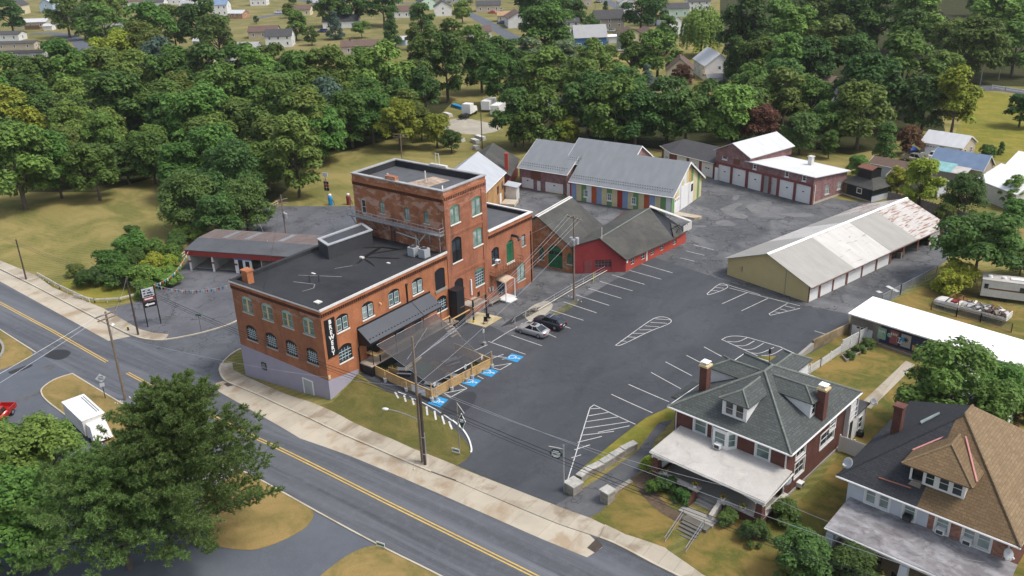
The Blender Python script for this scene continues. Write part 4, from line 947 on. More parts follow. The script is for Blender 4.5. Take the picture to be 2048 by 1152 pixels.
# ------------------------------------------------------------------ the other buildings of the yard
def rect_planes(x0, x1, y0, y1):
    return {'S': Plane((x0,y0),(x1,y0)), 'E': Plane((x1,y0),(x1,y1)), 'N': Plane((x1,y1),(x0,y1)), 'W': Plane((x0,y1),(x0,y0))}
def gable_shell(t, x0, x1, y0, y1, zb, ze, zr, ridge, wm, rm, holes={}, over=.35, wmats={}, wname='wall', rname='roof', th=.12, ridge_off=0.0, zfoot=None, trim=None):
    "four walls and a two-slope roof in the local frame of t; wall materials per side"
    pls = rect_planes(x0, x1, y0, y1)
    for k, pl in pls.items():
        mb = MB(); wall(mb, pl, zb if zfoot is None else zfoot, ze, holes.get(k, ()))
        if (ridge == 'x' and k in 'EW') or (ridge == 'y' and k in 'SN'):
            m = pl.L/2 + (ridge_off if k in 'SE' else -ridge_off)
            mb.poly([pl.P(0,ze), pl.P(pl.L,ze), pl.P(m,zr-th)])
        mb.build(wname, wmats.get(k, wm), t)
    o = over; mb = MB()
    if ridge == 'x':
        ym = (y0+y1)/2 + ridge_off; s0 = (zr-ze)/(ym-y0); s1 = (zr-ze)/(y1-ym)
        A = [(x0-o,y0-o,ze-o*s0),(x1+o,y0-o,ze-o*s0),(x1+o,ym,zr),(x0-o,ym,zr)]; B = [(x1+o,y1+o,ze-o*s1),(x0-o,y1+o,ze-o*s1),(x0-o,ym,zr),(x1+o,ym,zr)]
    else:
        xm = (x0+x1)/2 + ridge_off; s0 = (zr-ze)/(xm-x0); s1 = (zr-ze)/(x1-xm)
        A = [(x0-o,y1+o,ze-o*s0),(x0-o,y0-o,ze-o*s0),(xm,y0-o,zr),(xm,y1+o,zr)]; B = [(x1+o,y0-o,ze-o*s1),(x1+o,y1+o,ze-o*s1),(xm,y1+o,zr),(xm,y0-o,zr)]
    mb.slab(A, (0,0,th)); mb.slab(B, (0,0,th)); r = mb.build(rname, rm, t)
    if trim:
        for P in (A, B):
            q = MB(); q.tube([Vector(P[0])+Vector((0,0,th*.4)), Vector(P[1])+Vector((0,0,th*.4))], .075, 5); q.build('gutter', trim, t)
        q = MB()
        for P in (A, B):
            for a, b in ((P[0],P[3]),(P[1],P[2])):
                a, b = Vector(a), Vector(b); d = Vector((0,0,1)).cross(b-a).normalized()*.03; q.hexa([a-d-Vector((0,0,.14)), a+d-Vector((0,0,.14)), b+d-Vector((0,0,.14)), b-d-Vector((0,0,.14))],[a-d+Vector((0,0,th+.01)), a+d+Vector((0,0,th+.01)), b+d+Vector((0,0,th+.01)), b-d+Vector((0,0,th+.01))])
        q.build('bargeboard', trim, t)
    return pls, r
def hip_roof(mb, x0, x1, y0, y1, ze, zr, th=.14, mi=(0,0,0,0)):
    w, d = x1-x0, y1-y0; h = min(w, d)/2
    if w >= d: r0, r1 = (x0+h,(y0+y1)/2,zr), (x1-h,(y0+y1)/2,zr)
    else: r0, r1 = ((x0+x1)/2,y0+h,zr), ((x0+x1)/2,y1-h,zr)
    a, b, c, e = (x0,y0,ze),(x1,y0,ze),(x1,y1,ze),(x0,y1,ze)
    if w >= d: F = [(a,b,r1,r0),(b,c,r1),(c,e,r0,r1),(e,a,r0)]
    else: F = [(a,b,r0),(b,c,r1,r0),(c,e,r1),(e,a,r0,r1)]
    for f, m in zip(F, mi): mb.poly(f, m)
    for p, q in ((a,b),(b,c),(c,e),(e,a)): mb.quad((p[0],p[1],ze-th),(q[0],q[1],ze-th),q,p, mi[0])
    mb.quad(*[(p[0],p[1],ze-th) for p in (e,c,b,a)], mi[0])
    return r0, r1, (a,b,c,e)
def ridge_caps(parent, runs, mat, r=.11, name='ridge_tile'):
    mb = MB()
    for a, b in runs: mb.tube([Vector(a)+Vector((0,0,.02)), Vector(b)+Vector((0,0,.02))], r, 6)
    return mb.build(name, mat, parent)
def panel_door(parent, pl, a, b, c, d, mat=None, windows=2, frame=None, label=None, wz=.72):
    "overhead door with panel lines and a row of small panes"
    mb = MB(); pl.box(mb, a, b, c, d, -.14, -.08)
    for k in range(1, 5): z = c+(d-c)*k/5; pl.box(mb, a+.03, b-.03, z-.015, z+.015, -.08, -.065)
    o = mb.build('garage_door', mat or M['white'], parent)
    if label: o['label'] = label
    g = MB()
    for k in range(windows):
        s = a+(b-a)*(.5+(k-(windows-1)/2)*.2); z = c+(d-c)*wz; pl.box(g, s-.2, s+.2, z-.1, z+.1, -.08, -.055)
        if k < windows-1: g.cut()
    if windows: g.build('door_pane', M['glass'], o)
    return o

M['barn_red'] = m_siding('barn_red_boards', (.23,.03,.032), .22, .7, .12, True, .35)
M['barn_red_lit'] = m_plain('barn_red_block_lit', (.38,.06,.04), .75, .14, 1.2)  # sunward wall's red: light on that side is put into the brighter colour
M['felt'] = m_asphalt('mossy_roof_felt', (.055,.055,.052), (.10,.10,.085), big=.25, dark=(.035,.035,.033))
M['brick_old'] = m_brick('old_orange_brick', (.34,.14,.06), (.42,.19,.09), (.3,.22,.15), wear=(.34,.28,.22))
M['brick_purple'] = m_brick('mottled_garage_brick', (.20,.10,.10), (.33,.20,.19), (.2,.15,.15), bw=.5, bh=.2, big=.9, stain=(.1,.05,.05))
M['seam'] = m_ribs('standing_seam_grey', (.205,.22,.235), .45, .45, depth=.3, wide=.07, spec=.4)
M['seam_light'] = m_ribs('light_ribbed_metal', (.40,.42,.45), .5, .4, depth=.45, wide=.08)
M['white_rib'] = m_ribs('white_ribbed_metal', (.52,.53,.54), .5, .45, depth=.25, wide=.08)
M['yellow_metal'] = m_siding('cream_yellow_ribbed_siding', (.56,.46,.22), .3, .8, .05, True, .6)
M['new_rib'] = m_ribs('new_grey_roof_sheet', (.33,.32,.295), .28, .5, depth=.35, wide=.12)
M['rust_rib'] = m_ribs('rusting_white_roof_sheet', (.50,.485,.46), .28, .6, depth=.2, wide=.1, rust=(.20,.10,.06), rustamt=.35)
M['rust_rib2'] = m_ribs('heavily_rusted_roof_sheet', (.47,.45,.43), .28, .65, depth=.2, wide=.1, rust=(.22,.10,.055), rustamt=.45)
M['brown_trim'] = m_plain('brown_painted_post', (.17,.07,.045), .7, .2, 3)
M['maroon'] = m_plain('maroon_paint', (.19,.05,.05), .65, .15, 2)
M['navy'] = m_siding('navy_lap_siding', (.03,.038,.08), .22, .5, .15)
M['white_roof'] = m_plain('white_roof_coating', (.88,.88,.88), .6, .03, .6)
M['block_grey'] = m_brick('grey_block', (.20,.18,.16), (.28,.25,.22), (.15,.13,.12), bw=.42, bh=.21)
M['house_brick'] = m_brick('dark_red_house_brick', (.10,.037,.03), (.155,.062,.048), (.14,.095,.08), big=.7)
M['slate'] = m_shingle('green_grey_slate', (.058,.066,.065), (.10,.112,.109), (.022,.026,.026), .42, .27, mottle=.35)
M['ridge_tile'] = m_plain('slate_ridge', (.16,.18,.16), .8, .35, 5)
M['shingle_black'] = m_shingle('black_shingle', (.03,.032,.038), (.05,.052,.058), (.018,.02,.023), .6, .2, mottle=.3)
M['shingle_char'] = m_shingle('charcoal_shingle', (.06,.06,.064), (.085,.085,.09), (.04,.04,.043), .6, .2, mottle=.3)
M['shingle_tan'] = m_shingle('tan_brown_shingle', (.165,.115,.064), (.25,.18,.108), (.085,.058,.033), .5, .26, mottle=.3)
M['shingle_brown'] = m_shingle('brown_shingle', (.13,.085,.045), (.19,.13,.07), (.07,.045,.025), .5, .26, mottle=.3)
M['porch_roof'] = m_asphalt('weathered_white_porch_roof', (.42,.40,.37), (.53,.51,.48), big=.3, dark=(.30,.285,.265), amt=.7)
M['stain_roof'] = m_asphalt('stained_silver_porch_roof', (.17,.162,.17), (.37,.37,.38), big=.45, stretch=(1,1.8,1), dark=(.075,.06,.062), amt=1.0)
M['stucco'] = m_plain('pale_blue_stucco', (.50,.53,.58), .8, .05, 1.5)
M['door_red'] = m_plain('red_painted_door', (.22,.03,.03), .6, .15, 3)

# --- red barn with a skewed street gable
t = thing('red_barn', 'red barn with dark mossy roof, torn open at its far end', 'barn', (0,0,0))
FL, FR, BRr, BL = (3.6,46.6), (9.8,51.65), (11.6,68.2), (1.0,66.5)
pf = Plane(FL, FR); pr = Plane(FR, BRr)
gd = hole(pf, *(1060+745/5.76, 400+672/5.76), *(1060+940/5.76, 400+880/5.76))
mb = MB(); wall(mb, pf, -.5, 3.0, [gd]); mb.poly([pf.P(0,3.0), pf.P(pf.L,3.0), pf.P(4.1,6.35), pf.P(0,5.4)]); mb.build('gable_wall', M['barn_red'], t)
bw = [hole(pr, 1060+x0/5.76, 400+y0/5.76, 1060+x1/5.76, 400+y1/5.76) for x0, y0, x1, y1 in ((1165,680,1205,730),(1282,630,1325,672),(1395,583,1432,622),(1505,530,1540,572),(1650,465,1685,505))]
dr = hole(pr, 1060+1340/5.76, 400+595/5.76, 1060+1362/5.76, 400+695/5.76)
mb = MB(); wall(mb, pr, -.5, 2.9, bw + [dr]); mb.build('side_wall', M['barn_red_lit'], t)
mb = MB(); wall(mb, Plane(BRr, BL), -.5, 2.9); wall(mb, Plane(BL, FL), -.5, 5.0); mb.build('rear_wall', M['barn_red'], t)
for h in bw: window(t, pr, *h[:4], 0, M['offwhite'], M['glass'], None, 2, 2, fw=.06)
board(t, pr, *dr[:4], M['offwhite'], 'door')
window(t, pf, gd[0], gd[1], 1.7, gd[3], 0, M['maroon'], M['glass'], None, 3, 5, fw=.08, bw=.08, name='garage_door_window'); board(t, pf, gd[0], gd[1], gd[2], 1.7, M['barn_red'], 'garage_door')
board(t, pf, gd[0]-1.6, gd[0]-.4, .8, 3.0, M['maroon'], 'door', .05, .05)
RF, RB, e = (6.75,48.9,6.5), (5.9,66.9,6.35), (0,0,.12)
mb = MB(); mb.slab([(10.1,51.4,2.85),(11.75,63.6,2.85),(5.95,66.0,6.36),RF], e); mb.slab([RF,(5.95,66.0,6.36),(1.6,66.3,5.1),(3.4,46.3,5.35)], e); mb.slab([(11.75,63.6,2.86),(11.85,68.3,2.86),(9.4,66.8,4.2)], e); mb.build('roof', M['felt'], t)
mb = MB(); mb.slab([(5.9,65.9,6.6),(11.9,69.0,4.2),(11.6,69.9,4.15),(5.6,66.8,6.6)], (0,0,.1)); mb.slab([(11.7,67.0,2.9),(11.9,69.6,2.9),(11.9,69.6,4.2),(11.7,67.0,4.0)], (-.1,0,0)); mb.build('loose_roof_sheet', M['rust_rib'], t)
mb = MB(); mb.slab([(5.9,66.05,6.3),(10.9,64.3,3.2),(11.6,68.4,2.9),(6.0,66.9,6.3)], (0,0,-.1)); mb.build('open_rafters', M['blackm'], t)
rr = random.Random(4)
mb = MB()
for k in range(16):
    x, y = 9.6+2*rr.random(), 65.0+3.2*rr.random(); a = rr.random()*PI; L = .5+rr.random(); mb.tube([(x,y,3.2+rr.random()*.6),(x+L*math.cos(a),y+L*math.sin(a),3.4+rr.random()*.9)], .06, 4)
mb.build('roof_debris', M['black'], t)
mb = MB(); mb.tube([(6.9,49.3,6.4),(6.9,49.3,8.2)], .07, 6); mb.build('vent_pipe', M['offwhite'], t)
ridge_caps(t, [((6.75,48.9,6.6),(5.95,66.0,6.48))], M['ridge_tile'])
mb = MB(); mb.box(9.7,51.7,2.3,9.95,52.1,2.8); mb.build('meter_box', M['white'], t)

# --- brick shed with arched green doors
t = thing('brick_shed', 'orange brick shed with steep dark roof and arched green doors', 'shed', (-2.8,46.3,0), R(5))
pls = rect_planes(-6.2,6.0,0,10.6); S = pls['S']
ag = hole(S, 1060+205/5.76,400+505/5.76,1060+375/5.76,400+800/5.76, t, .9); a1 = hole(S, 1060+100/5.76,400+525/5.76,1060+160/5.76,400+690/5.76, t, .6); a2 = hole(S, 1060+425/5.76,400+605/5.76,1060+488/5.76,400+745/5.76, t, .6)
gable_shell(t, -6.2,6.0,0,10.6,-1.5,5.0,9.15,'y', M['brick_old'], M['felt'], {'S': [ag,a1,a2]}, .25, th=.14, ridge_off=.1)
window(t, S, ag[0],ag[1],ag[3]-1.7,ag[3],.9, M['greendoor'], M['glass'], None, 1, 5, fw=.09); board(t, S, ag[0],ag[1],ag[2],ag[3]-1.7, M['greendoor'], 'door', .05, -.1, 3)
for a in (a1,a2): window(t, S, *a[:4], .6, M['greendoor'], M['glass_green'], M['sill'], 3, 3, fw=.09)
mb = MB(); mb.slab([(-.25,-.3,9.24),(.3,-.3,9.1),(.3,10.9,9.1),(-.25,10.9,9.24)], (0,0,.08)); mb.build('ridge_flashing', M['offwhite'], t)

# --- striped building
t = thing('striped_workshop', 'grey-roofed workshop with walls striped in blue, cream, green, white and rust', 'workshop', (3.35,78.9,0), R(3.2))
pls = rect_planes(-20.6,0,0,13.6); S, E = pls['S'], pls['E']
SC = {'b': (.20,.29,.45), 'c': (.56,.49,.29), 'g': (.13,.27,.11), 'w': (.60,.62,.62), 'r': (.40,.09,.03), 'x': (.33,.03,.02), 'o': (.5,.28,.1)}
SM = {k: m_siding('painted_boards_' + n, SC[k], .26, .75, .1, True, .45) for k, n in zip('bcgwrxo', ('blue','cream','green','white','rust','red','tan'))}
z7 = lambda x, y: (1024+x/4, 288+y/4)
wh = [hole(S, *z7(574,364), *z7(608,426), t), hole(S, *z7(762,393), *z7(797,456), t), hole(S, *z7(954,423), *z7(991,486), t)]
seq = 'bcgwrbcgcxbcgcrbcgw'; n = len(seq)
for i, k in enumerate(seq):
    mb = MB(); s0, s1 = 20.6*i/n, 20.6*(i+1)/n; wall(mb, S, .9, 4.8, [(max(h[0],s0), min(h[1],s1), h[2], h[3]) for h in wh if h[0] < s1 and h[1] > s0], s0, s1, .1); mb.build('painted_stripe', SM[k], t)
mb = MB(); S.box(mb, -.02, 20.62, -3, .9, -.2, .03); mb.build('footing_wall', SM['c'], t)
mb = MB(); S.box(mb, -.35, 0, .4, 4.8, -.1, .02); mb.build('corner_board', SM['x'], t)
for h in wh: window(t, S, *h[:4], 0, M['white'], M['glass_green'], M['white'], 2, 2, fw=.12, dep=.08)
eseq = 'gocwcwcogccgc'; m = len(eseq); zt = lambda s: 4.8 + 4.3*(1-abs(s-6.8)/6.8)
eh = [hole(E, *z7(1298,440), *z7(1333,545), t), hole(E, *z7(1352,345), *z7(1408,520), t), hole(E, *z7(1412,316), *z7(1440,478), t)]
for i, k in enumerate(eseq):
    mb = MB(); s0, s1 = 13.6*i/m, 13.6*(i+1)/m
    q = [(s0,.4),(s1,.4),(s1,zt(s1))] + ([(6.8,9.1)] if s0 < 6.8 < s1 else []) + [(s0,zt(s0))]
    E.slab(mb, q, -.15, 0); mb.build('painted_stripe', SM[k], t)
for h, w_ in zip(eh, (3, 0, 0)):
    mb = MB(); E.box(mb, h[0], h[1], max(.5,h[2]), h[3], .02, .08); o = mb.build('white_door', M['white'], t)
    for k in range(w_):
        mb = MB(); s = h[0]+(h[1]-h[0])*(k+.5)/w_; E.box(mb, s-.12, s+.12, h[3]-.6, h[3]-.25, .08, .1); mb.build('door_pane', M['glass'], o)
mb = MB(); E.box(mb, 8.4, 9.3, 3.2, 4.6, .08, .12); mb.build('window', M['glass'], t)
mb = MB(); E.box(mb, -.02, 13.6, -.5, .42, -.1, .03); mb.build('foundation', M['barn_red_lit'], t)
mb = MB(); wall(mb, pls['N'], -1, 4.8); wall(mb, pls['W'], -1, 4.8); mb.poly([pls['W'].P(0,4.8), pls['W'].P(13.6,4.8), pls['W'].P(6.8,9.1)]); mb.build('wall', SM['c'], t)
mb = MB(); k = 4.4/6.8
mb.slab([(-21,-.5,4.8-.5*k),(.5,-.5,4.8-.5*k),(.5,6.8,9.2),(-21,6.8,9.2)], (0,0,.12)); mb.slab([(.5,14.1,4.8-.5*k),(-21,14.1,4.8-.5*k),(-21,6.8,9.2),(.5,6.8,9.2)], (0,0,.12)); mb.build('roof', M['seam'], t)
def snow_guards(t, x0, x1, y, z, n):
    mb = MB()
    for j in range(2):
        for i in range(n): x = x0+(x1-x0)*(i+.5*(j % 2))/n; mb.box(x-.05,y+j*.5-.05,z+j*.32,x+.05,y+j*.5+.05,z+j*.32+.13)
    mb.build('snow_guard', M['coping_dark'], t)
snow_guards(t, -20.6, 0, .35, 5.2, 42)
mb = MB(); mb.tube([(-21,-.55,4.5),(.5,-.55,4.5)], .09, 6); mb.build('gutter', M['white'], t)
mb = MB()
for a, b in (((.53,-.5,4.48),(.53,6.8,9.2)),((.53,6.8,9.2),(.53,14.1,4.48))): mb.hexa([Vector(a)+Vector((-.04,0,-.2)),Vector(a)+Vector((.04,0,-.2)),Vector(b)+Vector((.04,0,-.2)),Vector(b)+Vector((-.04,0,-.2))],[Vector(a)+Vector((-.04,0,.16)),Vector(a)+Vector((.04,0,.16)),Vector(b)+Vector((.04,0,.16)),Vector(b)+Vector((-.04,0,.16))])
mb.build('bargeboard', M['white'], t)
t = thing('loading_ramp', 'low concrete loading ramp with pipe railing beside the striped workshop', 'ramp', (3.6,79.5,0), R(3.2))
mb = MB(); mb.prism([(.1,-.6),(4.2,-.6),(4.9,.2),(4.9,1.0),(.1,1.2)], 0, 1.3); mb.prism([(.1,1.2),(4.4,1.2),(4.4,3.6),(.1,3.6)], 0, .9); mb.build('ramp_body', M['apron'], t)
mb = MB()
for x in (1.2,2.8,4.4): mb.tube([(x,2.9,.9),(x,2.9,2.0)], .035, 5)
mb.tube([(1.2,2.9,2.0),(4.4,2.9,2.0)], .035, 5); mb.build('railing', M['galv'], t)
# --- grey roofed brick garages behind
t = thing('brick_garage', 'brick garage with grey metal roof, snow guards and two white overhead doors', 'garage', (-30.6,79.3,0), R(2.4))
pls = rect_planes(0,10.9,0,14.4); S = pls['S']; b4 = lambda x, y: (880+x/6.4, 260+y/6.4)
gh = [hole(S, *b4(1045,598), *b4(1197,755), t), hole(S, *b4(1238,648), *b4(1288,780), t), hole(S, *b4(1345,660), *b4(1575,825), t)]
gable_shell(t, 0,10.9,0,14.4,.2,5.1,9.1,'x', M['brick_purple'], M['seam'], {'S': gh}, .35, trim=M['white'])
panel_door(t, S, *gh[0][:4], windows=1); board(t, S, *gh[1][:4], M['white'], 'door'); panel_door(t, S, *gh[2][:4], windows=1)
mb = MB(); S.box(mb, gh[1][0]-1.3, gh[1][1]+.2, gh[1][3]+.15, gh[1][3]+2.2, .01, .05); mb.build('boarded_opening', M['brown_trim'], t)
snow_guards(t, .2, 10.7, .5, 5.5, 20)
t = thing('tall_brick_garage', 'taller brick garage with grey metal roof squeezed behind the striped workshop', 'garage', (-21.6,82.6,0), R(2.0))
gable_shell(t, 0,13.4,0,10.8,.2,6.6,10.1,'x', M['brick_purple'], M['seam'], {}, .3, trim=M['white']); snow_guards(t, .2, 4, .4, 7.0, 8)
mb = MB(); mb.box(2.2,-3.4,.4,3.6,-3.3,3.4); mb.build('white_door', M['white'], t)

# --- yellow garage with the patchwork roof
YG = thing('storage_garage', 'long cream yellow storage garage under a patchwork of grey and rusty roof sheets', 'garage', (23.19,58.78,0), R(-14.3))
t = YG; L, W, ze, zr = 36.8, 14.1, 3.55, 6.25; pls = rect_planes(0,W,0,L); S, E = pls['S'], pls['E']
z8 = lambda x, y: (1536+x/4, 288+y/4)
ys = [onwall(E, *z8(x, y), t)[0] for x, y in ((318,1140),(410,1150),(424,1150),(515,1150),(530,1100),(622,1100),(638,1085),(742,1070),(755,1040),(856,1020),(868,1010),(962,985),(985,930),(1070,910),(1085,900),(1185,870),(1200,840),(1280,820),(1292,790),(1368,770))]
eh = [(max(.15,ys[2*i]), ys[2*i+1], .9, 3.1) for i in range(10)]
eh = [h for h in eh if h[1] < L-.1 and h[1] > h[0]]
mb = MB(); wall(mb, S, .2, ze); mb.poly([S.P(0,ze),S.P(W,ze),S.P(W/2,zr)]); mb.build('end_wall', M['yellow_metal'], t)
mb = MB(); wall(mb, E, .2, ze, eh, depth=.12); mb.build('bay_wall', M['brown_trim'], t)
mb = MB(); wall(mb, pls['N'], .2, ze); mb.poly([pls['N'].P(0,ze),pls['N'].P(W,ze),pls['N'].P(W/2,zr)]); wall(mb, pls['W'], .2, ze); mb.build('rear_wall', M['yellow_metal'], t)
mb = MB(); mb.box(5.0,.2,.6,5.1,L-.2,3.5); mb.build('bay_partition', M['wood_grey'], t)
for i, h in enumerate(eh):
    if i in (6,7,8): continue
    panel_door(t, E, *h[:4], windows=1, wz=.86)
bounds = (0, 10.1, 20.0, 27.6, L)
for side in (0, 1):
    for j, k in enumerate(('new_rib','rust_rib','new_rib','rust_rib2')):
        y0, y1 = bounds[j]-(.5 if j == 0 else 0), bounds[j+1]+(.5 if j == 3 else 0); o = .55; s = (zr-ze)/(W/2); dz = .0 if j % 2 else .03
        mb = MB()
        if side: mb.slab([(W+o,y0,ze-o*s+dz),(W+o,y1,ze-o*s+dz),(W/2,y1,zr+dz),(W/2,y0,zr+dz)], (0,0,.1))
        else: mb.slab([(-o,y1,ze-o*s+dz),(-o,y0,ze-o*s+dz),(W/2,y0,zr+dz),(W/2,y1,zr+dz)], (0,0,.1))
        mb.build('roof_sheet', M[k], t)
mb = MB(); mb.slab([(W/2-.3,-.52,zr+.06),(W/2,-.52,zr+.2),(W/2,L+.52,zr+.2),(W/2-.3,L+.52,zr+.06)], (0,0,.03)); mb.slab([(W/2,-.52,zr+.2),(W/2+.3,-.52,zr+.06),(W/2+.3,L+.52,zr+.06),(W/2,L+.52,zr+.2)], (0,0,.03)); mb.build('ridge_cap', M['white_roof'], t)
mb = MB(); mb.tube([(W+.5,-.5,ze-.3),(W+.5,L+.5,ze-.3)], .08, 5); mb.build('gutter', M['brown_trim'], t)
mb = MB(); S.box(mb, W-.12, W+.03, .3, ze, -.05, .04); mb.build('corner_trim', M['brown_trim'], t)
mb = MB(); S.box(mb, 2.6, 2.7, 2.2, 3.0, 0, .12); S.box(mb, W*.72, W*.72+.05, .8, 4.6, 0, .05); S.box(mb, W*.72-.1, W*.72+.15, .7, 1.0, 0, .1); mb.build('conduit', M['galv'], t)
mb = MB(); mb.box(-.0,0,0,.9,.7,.7); mb.box(1.1,.1,0,1.9,1.0,1.0); mb.box(.2,1.2,0,1.4,1.9,.5); mb.box(.3,.1,.7,.8,.6,1.1)
o = mb.build('stored_crate', M['wood_grey']); p = YG.matrix_basis @ Vector((12.6, (eh[6][0]+eh[7][1])/2, 0)); p = Matrix.Translation(YG.location) @ Matrix.Rotation(YG.rotation_euler.z, 4, 'Z') @ Vector((12.2, (eh[6][0]+eh[7][1])/2-1, 0))
o.location = (p.x, p.y, ground_z(p.x, p.y)+.02); o.rotation_euler.z = R(-14.3); tag(o, 'grey crates stacked inside an open bay of the storage garage', 'crates')

# --- brick garage row at the back
GR = thing('garage_row', 'long purple-brick garage row with gabled centre and white overhead doors', 'garage', (.45,103.95,0), R(-15.6))
t = GR; b1 = lambda x, y: (1320+x/8.533, 250+y/8.533); b2 = lambda x, y: (1520+x/7.2, 270+y/7.2)
S = Plane((-.4,0), (22.4,0)); E = Plane((22.4,0), (22.4,10.4))
dh = [hole(S, *a, *b, t) for a, b in ((b1(997,690),b1(1200,995)),(b1(1235,750),b1(1445,1060)),(b1(1510,815),b1(1725,1130)),(b1(1770,875),(1320+1985/8.533,250+1190/8.533)),(b2(45,590),b2(230,865)),(b2(285,650),b2(480,930)),(b2(515,705),b2(715,985)))]
dh = [(h[0],h[1],.9,4.25,0) for h in dh]
hs = [hole(S, *b1(1072,455), *b1(1145,598), t), hole(S, *b1(1260,500), *b1(1362,690), t), hole(S, *b1(1590,660), *b1(1642,760), t), hole(S, *b2(362,517), *b2(412,608), t), hole(S, *b2(612,577), *b2(662,670), t)]
mb = MB(); wall(mb, S, .2, 6.1, dh + hs, 0, None, .14); mb.poly([S.P(.0,6.1),S.P(8.3,6.1),S.P(8.3,7.1),S.P(4.2,9.0),S.P(0,7.1)]); mb.build('wall', M['brick_purple'], t)
mb = MB()
for i in range(8):
    s = (dh[0][0]-.3) if i == 0 else (dh[i-1][1]+.28) if i == 7 else (dh[i-1][1]+dh[i][0])/2
    S.box(mb, s-.26, s+.26, .5, 4.5, 0, .12)
    if i < 7: mb.cut()
mb.build('pier', M['maroon'], t)
mb = MB(); S.box(mb, .05, 22.7, 4.27, 4.7, .0, .1); mb.build('lintel_band', M['maroon'], t)
for h in dh: panel_door(t, S, *h[:4], windows=1, wz=.62)
for k, h in enumerate(hs):
    if k == 1: board(t, S, *h[:4], M['brown_trim'], 'boarded_opening', .05, -.05)
    else: window(t, S, *h[:4], 0, M['white'], M['glass'], M['white'], 2, 2 if k == 0 else 1, fw=.12, dep=.1)
ew = hole(E, *b2(945,725), *b2(992,840), t); ew2 = hole(E, *b2(1120,670), *b2(1165,770), t)
mb = MB(); wall(mb, E, .2, 5.3, [ew, ew2]); mb.poly([E.P(0,5.3),E.P(10.4,5.3),E.P(0,6.1)]); mb.build('side_wall', M['brick_purple'], t)
for h in (ew, ew2): window(t, E, *h[:4], 0, M['offwhite'], M['glass_pale'], M['offwhite'], 2, 2, fw=.1)
mb = MB(); E.box(mb, -.02, 10.45, .4, 1.3, .0, .06); mb.build('side_plinth', M['apron'], t)
mb = MB(); wall(mb, Plane((22.4,10.4),(-.4,10.4)), .2, 5.3); wall(mb, Plane((-.4,13),(-.4,0)), .2, 7.1); wall(mb, Plane((7.9,0),(7.9,13)), 5.3, 7.1); wall(mb, Plane((7.9,13),(-.4,13)), .2, 7.1); mb.build('rear_wall', M['brick_purple'], t)
mb = MB(); mb.slab([(7.0,-.4,6.15),(22.9,-.4,6.15),(22.9,10.8,5.3),(8.0,10.8,5.3),(8.0,.3,6.1)], (0,0,.14)); mb.build('flat_roof', m_plain('chalky_white_roof', (.60,.61,.62), .7, .1, .5), t)
mb = MB(); mb.slab([(-.9,-.4,6.88),(-.9,13.4,6.88),(3.75,13.4,9.05),(3.75,-.4,9.05)], (0,0,.14)); mb.slab([(8.4,13.4,6.88),(8.4,-.4,6.88),(3.75,-.4,9.05),(3.75,13.4,9.05)], (0,0,.14)); mb.build('gable_roof', M['white_rib'], t)
mb = MB(); mb.box(15.6,7.6,5.3,16.4,8.4,7.2); mb.box(15.5,7.5,7.2,16.5,8.5,7.4); mb.build('chimney', M['offwhite'], t)
mb = MB(); E.box(mb, .5,.62,.9,4.6,.02,.12); mb.build('downpipe', M['white'], t); mb = MB(); E.box(mb, .1,.5,.9,3.0,.02,.1); mb.build('side_door', M['wood_dark'], t)
mb = MB(); S.box(mb, -.0,.9,.9,3.5,.13,.16); mb.build('narrow_door', M['white'], t)
t = thing('corner_garage', 'low garage with dark angled roof and white doors, left of the brick garage row', 'garage', (-.3,104.6,0), R(-15.6))
q = [(-.1,0),(-11.6,0),(-17.0,2.6),(-17.0,9),(-.1,9)]
p1 = Plane((-11.6,0),(-.1,0)); p2 = Plane((-17.0,2.6),(-11.6,0))
dd = [hole(p1, *b1(285,530), *b1(452,610), t), hole(p1, *b1(497,580), *b1(665,690), t), hole(p1, *b1(710,628), *b1(893,905), t)]
dd = [(max(.1,h[0]),min(p1.L-.1,h[1]),.9,3.75) for h in dd]
mb = MB(); wall(mb, p1, .2, 4.2, dd); mb.build('wall', M['maroon'], t)
for h in dd: panel_door(t, p1, *h, windows=2, wz=.62)
d2 = (.9, 4.4, .9, 3.7); mb = MB(); wall(mb, p2, .2, 4.2, [d2]); mb.build('angled_wall', M['maroon'], t); panel_door(t, p2, *d2, windows=2, wz=.5)
mb = MB(); wall(mb, Plane((-17,9),(-17,2.6)), .2, 4.2); wall(mb, Plane((-.1,9),(-17,9)), .2, 4.2); mb.build('rear_wall', M['wood_grey'], t)
mb = MB(); ap, bp = (-12.6,4.6,6.1), (-.5,4.6,6.1)
mb.poly([(0,-.4,4.1),bp,ap,(-11.8,-.5,4.1)]); mb.poly([(-11.8,-.5,4.1),ap,(-17.5,2.4,4.1)]); mb.poly([(-17.5,2.4,4.1),ap,(-17.5,9.4,4.1)]); mb.poly([(-17.5,9.4,4.1),ap,bp,(0,9.4,4.1)]); mb.poly([(0,9.4,4.1),bp,(0,-.4,4.1)]); mb.build('roof', M['shingle_char'], t)
mb = MB(); mb.tube([(-17.5,2.4,4.05),(-11.8,-.5,4.05),(0,-.4,4.05)], .09, 5); mb.build('gutter', M['offwhite'], t)
